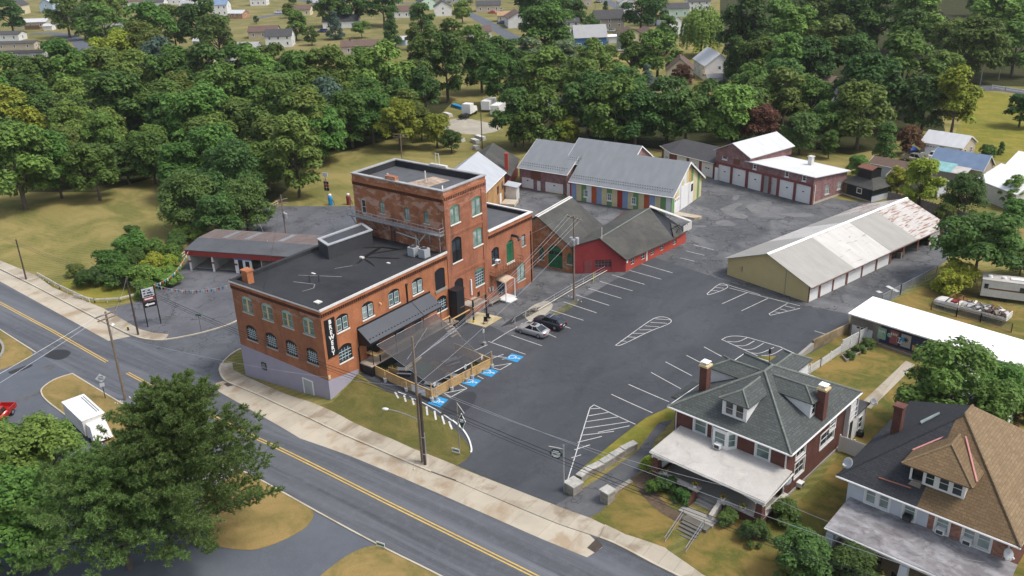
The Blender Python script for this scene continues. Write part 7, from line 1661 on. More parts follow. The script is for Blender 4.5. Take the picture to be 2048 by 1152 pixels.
l, a = cpos((1046,664),(1087,672)); car('sedan', (l[0],l[1],l[2]), R(2), P_['silver'], 'silver sedan with sunroof parked at the railing stalls')
car('wagon', (l[0]+.4, l[1]+3.2, l[2]), R(1), P_['slate'], 'dark slate wagon with silver roof bars parked at the railing stalls', None, True)
for px, rz, kd, pt, lab in (((557,27),.5,'suv','white','white SUV on the far lane by the upper left lawns'),((645,65),.4,'suv','blue','blue SUV parked beside the blue spruce'),((984,27),.5,'sedan','red','red car parked on the far lawn top centre'),((1004,48),.4,'suv','blue','dark blue SUV on the far driveway with white concrete'),((1031,50),.3,'suv','black','dark SUV beside the white house left of the round tree'),((1221,64),.2,'sedan','white','white car beyond the blue house, the farther one'),((1229,73),.2,'sedan','silver','pale silver car beyond the blue house, the nearer one'),((1195,6),.9,'sedan','black','dark car at the very top by the hedge'),((1306,80),.2,'sedan','teal','teal car behind the cream twin house'),((1240,103),.3,'sedan','white','white car below the cream twin house'),((725,11),.2,'suv','white','white SUV under the spreading tree at the top'),((92,370),.2,'sedan','silver','grey car under the trees at the left edge of the field'),((997,22),.4,'suv','silver','silver SUV next to the red car at the top'),((146,112),2.2,'sedan','white','white car on the lane by the mobile homes')):
    x, y, z = at(*px); car(kd, (x,y,z+.03), rz, P_[pt], lab, 'far parked cars')
def pickup(loc, rot, paint, label, crew=True):
    q = thing('pickup_truck', label, 'pickup', loc, rot); mb = MB(); w_ = .95
    loft(mb, [ring(-2.75,.8,.45,.7,.9,.7), ring(-2.5,.93,.4,.8,1.08,.8), ring(-1.3,.95,.38,.85,1.12,.86), ring(.9,.95,.38,.85,1.1,.88)]); mb.build('body', paint, q, True)
    mb = MB(); mb.box(.9,-.95,.5,2.75,-.85,1.15); mb.box(.9,.85,.5,2.75,.95,1.15); mb.box(2.65,-.85,.5,2.75,.85,1.15); mb.box(.9,-.85,.5,2.65,.85,.6); mb.build('cargo_bed', paint, q)
    mb = MB(); mb.hexa([(-1.4,-.82,1.1),(.85,-.82,1.1),(.85,.82,1.1),(-1.4,.82,1.1)],[(-.7,-.68,1.72),(.7,-.68,1.72),(.7,.68,1.72),(-.7,.68,1.72)]); mb.build('window_glass', m_cglass, q)
    mb = MB(); mb.box(-.75,-.7,1.7,.75,.7,1.78)
    for x0, x1 in ((-1.42,-.72),(-.05,-.02),(.86,.72)):
        for s in (-1,1): mb.tube([(x0,s*.83,1.1),(x1,s*.69,1.72)], .05, 4)
    mb.build('roof', paint, q)
    for sx in (-1.8,1.7):
        for s in (-1,1): mb = MB(); mb.lathe([(.2,-.12),(.36,-.12),(.38,0),(.36,.12),(.2,.12)], 0, 0, 14, 0, 'y'); o = mb.build('wheel', m_tyre, q); o.location = (sx,s*.86,.38); mb = MB(); mb.lathe([(0,-.125),(.2,-.125),(.2,.125),(0,.125)], 0, 0, 12, 0, 'y'); mb.build('rim', m_rim, o)
    return q
pickup((30.0,137.0,ground_z(30,137)+.02), R(170), P_['tan'], 'tan pickup with extended cab parked beside the blue-roofed barn'); pickup((33.0,140.6,ground_z(33,140)+.02), R(165), P_['white'], 'white pickup parked in front of the grey garage')
x, y, z = at(22,846); pickup((x-1.5,y-.8,z+.02), R(125), P_['red'], 'bright red pickup half hidden at the lower left edge')
x, y, z = at(-4,866); car('suv', (x-2.5,y-2,z+.02), R(125), P_['white'], 'white car at the left edge in front of the red pickup')
# box truck under the pine
x, y, z = at(178,868); q = thing('box_truck', 'white box truck beside the dry grass island, partly under the pine', 'truck', (x-1.2,y+.6,z+.02), R(-9))
mb = MB(); mb.box(-3.2,-1.25,.8,3.0,1.25,2.75); mb.build('cargo_box', M['offwhite'], q); mb = MB(); mb.box(-3.25,-1.3,2.75,3.05,1.3,2.81); mb.build('box_roof', M['white'], q); mb = MB(); mb.tube([(-2.6,1.0,2.87),(2.2,1.0,2.87)], .04, 4); mb.tube([(-2.6,.75,2.87),(2.2,.75,2.87)], .04, 4); mb.build('roof_ladder', M['galv'], q)
mb = MB(); mb.hexa([(3.0,-1.05,.6),(5.0,-1.05,.6),(5.0,1.05,.6),(3.0,1.05,.6)],[(3.0,-.95,2.3),(4.2,-.9,2.3),(4.2,.9,2.3),(3.0,.95,2.3)]); mb.build('cab', M['white'], q)
for sx in (-2,3.8):
    for s in (-1,1): mb = MB(); mb.lathe([(.2,-.14),(.42,-.14),(.44,0),(.42,.14),(.2,.14)], 0, 0, 14, 0, 'y'); o = mb.build('wheel', m_tyre, q); o.location = (sx,s*1.0,.44)
# wrecked flatbed with junk, camper, tractor unit and trailers
p0, p1 = sight(1866,614), sight(2016,655); d = math.atan2(p1.y-p0.y, p1.x-p0.x); WK = thing('wrecked_truck', 'derelict white flatbed truck with its bed heaped with scrap', 'truck', (p0.x,p0.y+.9,p0.z), d)
mb = MB(); loft(mb, [ring(.1,.85,.5,.8,1.0,.75), ring(.5,1.0,.45,.9,1.2,.85), ring(2.0,1.0,.45,.95,1.3,.9), ring(3.4,1.0,.5,.95,1.3,.9)]); mb.build('cab_body', M['offwhite'], WK)
mb = MB()
for a_, b_ in (((1.6,-.9,1.25),(2.1,-.8,2.0)),((1.6,.9,1.25),(2.1,.8,2.0)),((3.3,-.9,1.3),(3.2,-.8,2.05)),((3.3,.9,1.3),(3.2,.8,2.05)),((2.1,-.8,2.0),(3.2,-.8,2.05)),((2.1,.8,2.0),(3.2,.8,2.05)),((2.1,-.8,2.0),(2.1,.8,2.0)),((3.2,-.8,2.05),(3.2,.8,2.05))): mb.tube([a_,b_], .07, 5)
mb.build('cab_frame', M['rust'], WK); mb = MB(); mb.box(2.2,-.7,1.25,3.0,.7,1.5); mb.build('cab_seat', M['door_red'], WK)
mb = MB(); mb.box(3.6,-1.05,.75,9.4,1.05,.9); mb.box(3.6,-1.08,.9,9.4,-1.0,1.25); mb.box(9.3,-1.1,.9,9.4,1.1,1.6); mb.build('flat_bed', M['offwhite'], WK)
rr = random.Random(8); mats = [M['offwhite'], M['wood_grey'], M['rust'], M['grey_paint']]; mb = MB()
for k in range(130):
    c = Vector((rr.uniform(3.8,9.2), rr.uniform(-.9,.9), .95+rr.random()*.7)); a_, b_ = Vector((rr.uniform(-1,1),rr.uniform(-1,1),rr.uniform(-.4,.4))).normalized()*rr.uniform(.15,.5), Vector((rr.uniform(-1,1),rr.uniform(-1,1),rr.uniform(-.5,.5))).normalized()*rr.uniform(.08,.25)
    mb.slab([c-a_-b_, c+a_-b_, c+a_+b_, c-a_+b_], (.02,.03,rr.uniform(.04,.14)), rr.randrange(4))
tag(mb.build('scrap_heap', mats, None, False, WK.location, d), 'heap of mixed scrap and boards on the wrecked truck bed', 'scrap heap', kind='stuff')
for sx in (1.2,6.6):
    for s in (-1,1): mb = MB(); mb.lathe([(.2,-.12),(.4,-.12),(.42,0),(.4,.12),(.2,.12)], 0, 0, 12, 0, 'y'); o = mb.build('wheel', m_tyre, WK); o.location = (sx,s*.85,.42)
p0, p1 = sight(1952,600), sight(2048,612); RV = thing('camper_trailer', 'old white camper with brown stripe and grimy roof', 'camper', (p0.x+.3,p0.y+.6,p0.z), math.atan2(p1.y-p0.y, p1.x-p0.x)-.03); S = Plane((0,-.0),(10.5,0))
mb = MB(); mb.box(0,0,.55,10.5,2.5,2.9); mb.build('body', M['offwhite'], RV); mb = MB(); mb.box(-.05,-.05,2.9,10.55,2.55,3.0); mb.build('roof', M['porch_roof'], RV)
mb = MB(); S.box(mb, .9,10.5,1.65,1.85,.0,.02); mb.build('stripe', M['brown_trim'], RV)
for a_, b_ in ((.3,.8),(4.6,5.5),(7.6,8.6)): mb = MB(); S.box(mb, a_,b_,1.7,2.4,.02,.05); mb.build('window', M['glass'], RV)
mb = MB(); S.box(mb, 5.9,6.9,.5,2.7,.01,.06); mb.build('door', M['stucco'], RV); mb = MB(); mb.box(3.4,.8,3.0,5.0,1.6,3.15); mb.cut(); mb.lathe([(.35,3.0),(.3,3.25),(0,3.3)], .9, 1.2, 10); mb.cut(); mb.lathe([(.35,3.0),(.3,3.25),(0,3.3)], 2.6, 1.2, 10); mb.build('roof_vent', M['white'], RV)
for sx in (1.9,2.9): mb = MB(); mb.lathe([(.15,-.1),(.34,-.1),(.34,.1),(.15,.1)], 0, 0, 12, 0, 'y'); o = mb.build('wheel', m_tyre, RV); o.location = (sx,.15,.34)
x, y, z = at(948,226); q = thing('semi_tractor', 'white conventional semi tractor in the far gravel yard', 'truck', (x,y,z), R(-75)); mb = MB(); mb.hexa([(0,-1.1,.8),(2.6,-1.1,.8),(2.6,1.1,.8),(0,1.1,.8)],[(0,-.9,2.1),(2.6,-1.0,2.2),(2.6,1.0,2.2),(0,.9,2.1)]); mb.build('hood', M['white'], q); mb = MB(); mb.box(2.6,-1.2,.8,5.0,1.2,3.4); mb.build('cab', M['white'], q); mb = MB(); mb.box(2.55,-1.0,2.4,2.6,1.0,3.1); mb.build('windscreen', M['glass'], q); mb = MB(); mb.box(-.06,-.7,.9,0,.7,2.0); mb.build('grille', M['galv'], q); mb = MB(); mb.box(5.0,-.6,.7,8.0,.6,1.0); mb.build('chassis', M['black'], q)
for sx in (1,6,7.2):
    for s in (-1,1): mb = MB(); mb.lathe([(.2,-.15),(.5,-.15),(.5,.15),(.2,.15)], 0, 0, 12, 0, 'y'); o = mb.build('wheel', m_tyre, q); o.location = (sx,s*1.0,.5)
for px, lab in (((978,220),'white enclosed trailer in the gravel yard nearest the semi tractor'),((997,229),'white enclosed trailer in the gravel yard nearest the trees')):
    x, y, z = at(*px); q = thing('enclosed_trailer', lab, 'trailer', (x,y,z), R(-72), 'trailers in the gravel yard'); mb = MB(); mb.box(-3,-1.2,.6,3,1.2,3.0); mb.build('body', M['white'], q); mb = MB(); mb.box(-3.05,-1.1,.7,-3.0,1.1,2.8); mb.build('rear_door', M['grey_paint'], q)
    for s in (-1,1): mb = MB(); mb.lathe([(.1,-.12),(.36,-.12),(.36,.12),(.1,.12)], 0, 0, 10, 0, 'y'); o = mb.build('wheel', m_tyre, q); o.location = (.3,s*1.1,.36)
for px, lab, w_ in (((950,285),'white stacked panels at the end of the hedge',3.2),((960,278),'longer white stacked panels beside the leaning pole',4),((925,283),'small white tank under the tree by the gravel yard',1),((952,298),'low cream board pile nearest the metal roof',2),((915,216),'blue boat hull and white planks in the far yard',6),((895,232),'pale stacked poles behind the yellow trees',4)):
    x, y, z = at(*px); mb = MB()
    for k in range(4): mb.box(-w_/2+.15*k,-.6,.22*k,w_/2-.1*k,.6,.22*k+.16)
    tag(mb.build('stacked_material', M['offwhite'] if 'blue' not in lab else M['paint_blue'], None, False, (x,y,z+.02), R(-20)), lab, 'pile')

# --- poles, wires, signs
def insul(mb, x, y, z): mb.lathe([(.03,0),(.07,.04),(.04,.1),(.07,.14),(.02,.2)], x, y, 6)
poles = {}
def pole(key, px, h, label, mat='pole', arms=(), rot=0.0, trans=0, lamp=None, r=.16, lean=(0,0)):
    x, y, z = at(*px); q = thing('utility_pole', label, 'utility pole', (x,y,z), rot); mb = MB()
    mb.tube([(0,0,-.2),(lean[0]*h/2,lean[1]*h/2,h/2),(lean[0]*h,lean[1]*h,h)], r, 9, 0, r*.7); mb.build('shaft', M[mat], q); ends = []
    T = Matrix.Translation((x,y,z)) @ Matrix.Rotation(rot, 4, 'Z')
    for (za, half, da) in arms:
        mb = MB(); mb.box(-half,-.07+da,za-.07,half,.07+da,za+.07); arm = mb.build('crossarm', M['pole'], q); e = []
        for s in (-.92,-.45,.45,.92):
            mb = MB(); insul(mb, half*s, da, za+.07); mb.build('insulator', M['offwhite'], arm); e.append(T @ Vector((half*s, da, za+.25)))
        ends.append(e)
    for k in range(trans):
        a_ = 2.1*k-.9; mb = MB(); mb.lathe([(.0,0),(.3,.02),(.3,.85),(.25,.95),(0,.97)], .46*math.cos(a_), .46*math.sin(a_), 12); o = mb.build('transformer', M['grey_paint'] if k else M['galv'], q, False); o.location.z = h-4.2
        mb = MB(); insul(mb, .46*math.cos(a_)+.1, .46*math.sin(a_), h-3.25); mb.build('bushing', M['white'], o)
    if lamp:
        lz, ln, la = lamp; c_, s_ = math.cos(la), math.sin(la); mb = MB(); mb.tube([(c_*ln*u, s_*ln*u, lz+.75*math.sin(u*1.6)) for u in np.linspace(0,1,8)], .045, 6); ar = mb.build('lamp_arm', M['galv'], q)
        mb = MB(); mb.lathe([(0,-.12),(.2,-.08),(.22,.05),(.1,.16),(0,.17)], 0, 0, 10); o = mb.build('lamp_head', M['white'], ar, True); o.location = (c_*(ln+.25), s_*(ln+.25), lz+.76); o.scale = (1.7,1,.8); o.rotation_euler.z = la
    poles[key] = dict(top=T @ Vector((lean[0]*h,lean[1]*h,h)), ends=ends, p=T)
SA = R(6)
pole('west', (251,800), 12.0, 'grey utility pole with lamp arm behind the top of the pine', arms=((11.6,1.35,.12),(11.2,1.2,-.2)), rot=SA+R(80), lamp=(8.0,3.2,R(60)), r=.17)
pole('kerb', (845,926), 14.6, 'tall utility pole with slanted arm and street lamp on the front pavement', arms=((11.6,1.5,.15),), rot=R(100), lamp=(5.2,3.4,R(100)))
x, y, z = at(845,926)
q = thing('short_pole', 'short dark creosoted pole beside the tall pole on the pavement', 'utility pole', (x+.55,y-.15,z)); mb = MB(); mb.tube([(0,0,-.2),(0,0,8.5)], .17, 9, 0, .15); mb.build('shaft', M['pole_dark'], q); mb = MB(); mb.tube([(.18,0,0),(.18,0,4.0)], .05, 6); mb.lathe([(.2,1.4),(.2,1.5)], 0, 0, 10); mb.lathe([(.2,3.4),(.2,3.5)], 0, 0, 10); mb.build('riser_conduit', M['galv'], q)
pole('lot', (1148,599), 12.6, 'utility pole with three grey transformers at the parking railing', arms=((12.2,1.5,.15),), rot=R(-15), trans=3)
pole('corner', (277,671), 8.9, 'dark leaning pole at the curved corner pavement', 'pole_dark', r=.15)
pole('field', (53,560), 7.2, 'dark pole at the pavement by the field', 'pole_dark', r=.14)
x, y, z = at(20,504); tag(MB().box(-.5,-.03,0,.5,.03,.5).build('small_sign', M['stucco'], None, False, (x,y,z+1.6)).__class__ and bpy.context.scene.objects[-1], 'small blue and white sign by the field pole', 'sign') if False else None
pole('station', (577,505), 10.5, 'utility pole with transformers behind the brewery roof', arms=((9.6,1.1,.1),(9.0,1.0,-.1)), rot=R(70), trans=2, r=.15)
pole('rear', (807,352), 9.5, 'pole with crossarms beyond the tower roof', arms=((9.2,1.8,.1),(8.6,1.7,.1)), rot=R(20), r=.13)
pole('gravel', (965,303), 9.5, 'bare leaning pole by the gravel yard', 'pole_dark', r=.14)
pole('wood', (1061,190), 9.0, 'pole with lamp arm among the far trees', lamp=(6.0,2.5,R(-30)), r=.14)
for k, (px, lab) in enumerate((((1190,40),'grey pole left of the stone house with dormers'),((1278,36),'pale pole on the far lane right of the stone house'),((602,52),'slim pole on the upper left lawn'),((132,50),'lamp pole by the long white ranch'))): pole('far%d' % k, px, 9, lab, r=.13)
def wire(a, b, sag, label, r=.016, mat=None, group=None, n=14):
    a, b = Vector(a), Vector(b); pts = [a.lerp(b, u) - Vector((0,0,sag*4*u*(1-u))) for u in np.linspace(0, 1, n)]
    mb = MB(); mb.tube(pts, r, 4, 0, None, False); o = mb.build('overhead_wire', mat or M['galv'])
    return tag(o, label, 'wire', group)
K, Wp, Lp, Cn, Fd = poles['kerb'], poles['west'], poles['lot'], poles['corner'], poles['field']
kt = K['top']; g_ = 'overhead wires across the patio'
def zlow(P, h): return P['p'] @ Vector((0,0,h))
for i in range(4): wire(K['ends'][0][i], Lp['ends'][0][i], .9, 'pale wire from the tall kerb pole over the patio to the transformer pole', .017, M['galv'], g_)
wire(zlow(K,9.2), zlow(Lp,9.4), .7, 'lower pale wire from the tall kerb pole to the transformer pole', .017)
far_e = lambda dx, h, dy=0: Vector((kt.x+dx, -2.6+dy, h))
for i, (h, m_, r_) in enumerate(((8.0,'black',.035),(7.6,'black',.03),(7.3,'black',.022))):
    wire(zlow(K,h), zlow(Cn,8.6-.3*i), .8, 'thick black cable along the pavement from the corner pole, in front of the lilac base', r_, M[m_], 'black street cables left of the tall pole')
    wire(zlow(K,h), Vector((95,-2.8,h+.3)), 1.2, 'thick black cable above the pavement right of the tall pole', r_, M[m_], 'black street cables right of the tall pole')
    wire(zlow(Cn,8.6-.3*i), zlow(Fd,6.9-.3*i), .5, 'black cable between the corner pole and the field pole', .02, M[m_], 'black cables by the field'); wire(zlow(Fd,6.9-.3*i), Vector((-130,4,6.6-.3*i)), .6, 'black cable leaving the field pole to the left edge', .02, M[m_], 'black cables left of the field pole')
wire(zlow(K,9.6), Vector((95,-2.4,9.9)), 1.0, 'single pale wire over the front lawns of the houses', .02)
wire(zlow(K,9.0), zlow(Wp,9.0), .9, 'thin pale wire crossing the street to the pole by the pine', .015)
for i in range(2): wire(Wp['ends'][0][1+i], Vector((-16+4*i,-52,9)), .8, 'pale wire from the pole by the pine toward the lower left', .02, M['galv'], 'wires over the side road')
wire(zlow(Wp,10.6), Vector((-22,-.1+0,8.2)) if False else zlow(Cn,8.8), .6, 'pale wire from the pine pole to the corner pole', .016)
wire(Vector((68.3,5.2,5.6)), L2(.1,-3.2,4.3), .9, 'service wire from the double house to the porch of the brick house', .018); wire(L2(.1,-3.2,4.3), zlow(K,9.4), 1.0, 'service wire from the brick house porch to the tall pole', .016)
for a_, b_, lab in ((poles['station']['top'], Vector((-10,.2,11.9)),'slack wire from the station pole to the brewery roof corner'),(zlow(poles['station'],7.5), Vector((-50,21,3.2)),'slack service wire from the station pole to the car wash mast')): wire(a_, b_, .7, lab, .02, M['black'])
wire(Lp['ends'][0][0], Vector((.1,33,9.0)), .3, 'short wire from the transformer pole to the brewery wing', .017)
# hanging green signs
def hanging_sign(px, h, rot, label, diamond):
    x, y, z = at(*px); q = thing('hanging_sign', label, 'sign', (x,y,z), rot); mb = MB(); mb.tube([(0,0,0),(0,0,h)], .07, 7); mb.build('post', M['wood_grey'] if diamond else M['galv'], q)
    mb = MB(); mb.tube([(0,0,h-.45),(-1.5,0,h-.45)] if not diamond else [(0,0,h-.05),(-.75,0,h-1.2)], .035, 5); mb.build('bracket', M['offwhite'], q)
    c = (-.78,h-1.15) if not diamond else (-.42,h-2.2); P = [(-.68,.0),(-.3,.52),(.3,.52),(.68,0),(.3,-.52),(-.3,-.52)] if not diamond else [(0,.95),(.4,0),(0,-.95),(-.4,0)]
    mb = MB(); mb.slab([(c[0]+a_,-.03,c[1]+b_) for a_, b_ in P], (0,.06,0)); pn = mb.build('panel', m_plain('dark_green_sign', (.012,.05,.05), .5), q); mb = MB()
    for s in (-.037,.031):
        if diamond:
            for a_, b_ in zip(P, P[1:]+P[:1]): mb.tube([(c[0]+a_[0],s+.003,c[1]+a_[1]),(c[0]+b_[0],s+.003,c[1]+b_[1])], .028, 4)
            mb.box(c[0]-.2,s,c[1]-.08,c[0]+.2,s+.006,c[1]+.3)
        else:
            for k, w_ in ((.3,.28),(.12,.45),(-.05,.42),(-.2,.45),(-.33,.26)): mb.box(c[0]-w_,s,c[1]+k-.05,c[0]+w_,s+.006,c[1]+k+.05)
    mb.build('lettering', M['white'], pn)
hanging_sign((1128,984), 5.4, R(15), 'dark green hanging sign with white lettering on a grey post by the stone pier', False); hanging_sign((920,909), 6.3, R(200), 'green diamond hanging sign on a wooden post in the grass bank', True)
def yard_sign(px, label, rot=R(10)):
    x, y, z = at(*px); q = thing('yard_sign', label, 'sign', (x,y,z), rot, 'small yard signs'); mb = MB(); mb.box(-.45,-.02,.25,.45,.02,.75); mb.build('panel', M['white'], q); mb = MB(); mb.box(-.4,-.026,.42,.4,-.021,.6); mb.build('lettering', M['greendoor'], q)
    for s in (-.35,.35): mb = MB(); mb.box(s-.015,-.01,0,s+.015,.01,.27); mb.build('leg', M['galv'], q)
yard_sign((912,909), 'white and green yard sign at the foot of the diamond sign'); yard_sign((762,1098), 'white and green yard sign at the kerb of the lower dry grass island')
x, y, z = at(211,797); q = thing('street_sign', 'pale diamond traffic sign with small plate on the dry grass island', 'sign', (x,y,z), R(55)); mb = MB(); mb.tube([(0,0,0),(0,0,2.6)], .05, 6); mb.build('post', M['black'], q); mb = MB(); mb.slab([(-.62,-.03,2.9),(0,-.03,2.28),(.62,-.03,2.9),(0,-.03,3.52)], (0,-.03,0)); mb.build('diamond_plate', M['stucco'], q); mb = MB(); mb.box(-.28,-.06,1.7,.28,-.03,2.2); mb.build('lower_plate', M['stucco'], q)
mb = MB()
for k in (-.2,0,.2): mb.box(-.3,-.07,2.9+k-.04,.3,-.062,2.9+k+.04)
mb.build('lettering', M['coping_dark'], q)
a_, b_ = sight(296,654), sight(322,647); q = thing('business_sign', 'double-post business sign with white, red and black panels at the station corner', 'sign', (a_.x,a_.y,a_.z), math.atan2(b_.y-a_.y, b_.x-a_.x)); L = (b_-a_).length
for s in (0,L): mb = MB(); mb.box(s-.07,-.07,0,s+.07,.07,6.3); mb.build('post', M['black'], q)
for z0, z1, m_, nm in ((4.6,5.9,'stucco','upper_panel'),(4.0,4.6,'door_red','red_panel'),(3.0,3.85,'black','arrow_panel')): mb = MB(); mb.box(.1,-.06,z0,L-.1,.06,z1); mb.build(nm, M[m_], q)
rr = random.Random(5); mb = MB()
for k in range(16): s = .25+rr.random()*(L-.9); z0 = 4.7+.4*(k % 3); mb.box(s,-.075,z0,s+.15+.2*rr.random(),-.062,z0+.2)
mb.build('lettering', M['coping_dark'], q); mb = MB(); mb.box(.3,-.075,4.2,L-.4,-.062,4.42); mb.box(.6,-.075,3.3,L-.3,-.062,3.55); mb.slab([(.2,-.075,3.42),(.65,-.075,3.15),(.65,-.075,3.7)], (0,.012,0)); mb.build('pale_lettering', M['white'], q)
x, y, z = at(403,666); q = thing('street_name_sign', 'green street name sign on a thin post at the station kerb', 'sign', (x,y,z), R(20)); mb = MB(); mb.tube([(0,0,0),(0,0,2.9)], .035, 5); mb.build('post', M['pole_dark'], q); mb = MB(); mb.box(-.45,-.02,2.7,.45,.02,2.95); mb.build('name_plate', M['greendoor'], q)
x, y, z = at(257,662); q = thing('fire_hydrant', 'yellow topped dark fire hydrant on the corner pavement', 'fire hydrant', (x,y,z+.14)); mb = MB(); mb.lathe([(.17,0),(.17,.06),(.11,.08),(.11,.5),(.14,.52)], 0, 0, 10); mb.tube([(-.2,0,.4),(.2,0,.4)], .07, 7); mb.build('barrel', M['black'], q); mb = MB(); mb.lathe([(.14,.52),(.13,.62),(.05,.72),(0,.73)], 0, 0, 10); mb.build('bonnet', m_plain('hydrant_yellow', (.6,.5,.03), .5), q)
# pennants
def pennants(a, b, sag, n, label):
    a, b = Vector(a), Vector(b); q = thing('pennant_string', label, 'pennants', a, 0, 'pennant strings'); f = lambda u: (b-a)*u - Vector((0,0,sag*4*u*(1-u))); mb = MB(); mb.tube([f(u) for u in np.linspace(0,1,12)], .012, 3); mb.build('cord', M['white'], q)
    cl = [M['door_red_bright'], M['paint_blue'], M['white']]
    for i in range(n):
        u0, u1 = (i+.2)/n, (i+.75)/n; p0, p1 = f(u0), f(u1); mb = MB(); mb.slab([p0, p1, (p0+p1)/2-Vector((0,0,.5))], Vector((.004,.004,0)) ); mb.build('pennant', cl[i % 3], q)
M['door_red_bright'] = m_plain('pennant_red', (.55,.03,.03), .6)
bt = Vector((b_.x,b_.y,b_.z+6.2)); lp = at(517,470)
pennants(bt, (-16.0,.2,11.3), .9, 22, 'red, white and blue pennants from the corner sign to the brewery roof'); pennants(bt, (-54.6,18.9,1.9), 1.2, 16, 'red, white and blue pennants from the corner sign to the car wash')
q = thing('lot_lamp', 'black flood lamp post with twin heads behind the car wash roof', 'lamp post', lp); mb = MB(); mb.tube([(0,0,0),(0,0,5.2)], .07, 6); mb.build('post', M['black'], q)
for s in (-.5,.5): mb = MB(); mb.box(s-.25,-.2,5.1,s+.25,.2,5.3); mb.build('lamp_head', M['white'], q)
pennants((lp[0],lp[1],lp[2]+5), (-44,27,2.9), .5, 9, 'pennants from the flood lamp down to the car wash roof'); pennants((lp[0],lp[1],lp[2]+5), Vector(poles['station']['top'])-Vector((0,0,1)), .6, 10, 'pennants from the flood lamp to the station pole')
for px, m_, nm, lab in (((662,410),'paint_blue','vacuum_station','blue vacuum station under the tall pay sign'),((698,409),'door_red','vacuum_station','dark red vacuum station with white dome by the tower')):
    x, y, z = at(*px); q = thing(nm, lab, 'vacuum station', (x,y,z), 0, 'car wash vacuums'); mb = MB(); mb.lathe([(.45,0),(.45,1.7),(.3,1.9),(0,1.95)], 0, 0, 12); mb.build('drum', M[m_], q); mb = MB(); mb.lathe([(.3,1.95),(.32,2.2),(0,2.4)], 0, 0, 10); mb.build('dome', M['white'], q); mb = MB(); mb.tube([(.45,0,1.2),(.9,0,.9),(.8,.2,.1)], .06, 5); mb.build('hose', M['black'], q)
x, y, z = at(659,409); q = thing('pay_sign', 'tall stacked pay sign with black and red panels at the lot edge', 'sign', (x-1,y+.6,z), R(15)); mb = MB(); mb.tube([(0,0,0),(0,0,6.2)], .08, 6); mb.build('post', M['galv'], q)
for z0, z1, w_, m_ in ((5.6,6.3,.55,'stucco'),(4.6,5.1,.3,'cream_wood'),(2.6,3.2,.55,'black'),(3.3,3.9,.55,'door_red'),(4.0,4.5,.55,'black')): mb = MB(); mb.box(-w_,-.06,z0,w_,.06,z1); mb.build('panel', M[m_], q)
# ------------------------------------------------------------------ far houses and the sheds beyond the garages
WC = {k: m_siding('siding_'+k, c, .25, .75, .08) for k, c in dict(white=(.68,.68,.67), cream=(.60,.53,.36), tan=(.44,.38,.31), blue=(.05,.14,.32), paleblue=(.36,.45,.55), grey=(.34,.35,.36), mint=(.45,.58,.48), stone=(.30,.28,.25), orange=(.40,.2,.12)).items()}
RC = {'grey': M['shingle_char'], 'lightgrey': m_plain('pale_grey_roof', (.33,.33,.34), .8, .12), 'brown': m_plain('brown_roof', (.13,.085,.07), .85, .2), 'white': M['white_rib'], 'blue': m_plain('blue_tin_roof', (.17,.24,.36), .55, .2, .6), 'black': M['shingle_black'], 'orange': m_plain('tan_orange_roof', (.36,.23,.13), .8, .15)}
HOUSE_AT = []
def house(px, py, w_, d_, hw, hr, yaw, wc, rc, label, win=2, cat='house', chim=False, door=False, name=None, ridge='x', storeys=None):
    HOUSE_AT.append((px, py)); x, y, z = at(px, py); q = thing(name or ('shed' if cat == 'shed' else 'house'), label, cat, (x,y,z), R(yaw)); pls = rect_planes(-w_/2,w_/2,-d_/2,d_/2); H = {}
    st = storeys or (2 if hw > 4.4 else 1)
    if win:
        for k in 'SEW':
            L = pls[k].L; n = win+1 if k == 'S' else max(1, win-1); H[k] = [(L*(i+.5)/n-.45, L*(i+.5)/n+.45, .9+hw*s/st, min(hw-.3, 2.2+hw*s/st)) for i in range(n) for s in range(st) if L > 2.4]
    gable_shell(q, -w_/2,w_/2,-d_/2,d_/2,0,hw,hw+hr,ridge, WC.get(wc) or M[wc], RC.get(rc) or M[rc], H, .35, zfoot=-.6)
    for k, hs in H.items():
        for h in hs: window(q, pls[k], *h, 0, M['white'], M['glass'], None, 2, 1, fw=.1, dep=.08, trim=.1)
    if chim: mb = MB(); mb.box(-w_*.3-.3,-.3,hw,-w_*.3+.3,.3,hw+hr+.9); mb.build('chimney', M['house_brick'], q)
    if door: panel_door(q, pls['S'], w_*.2-1.3, w_*.2+1.3, 0, 2.3, windows=0)
    return q
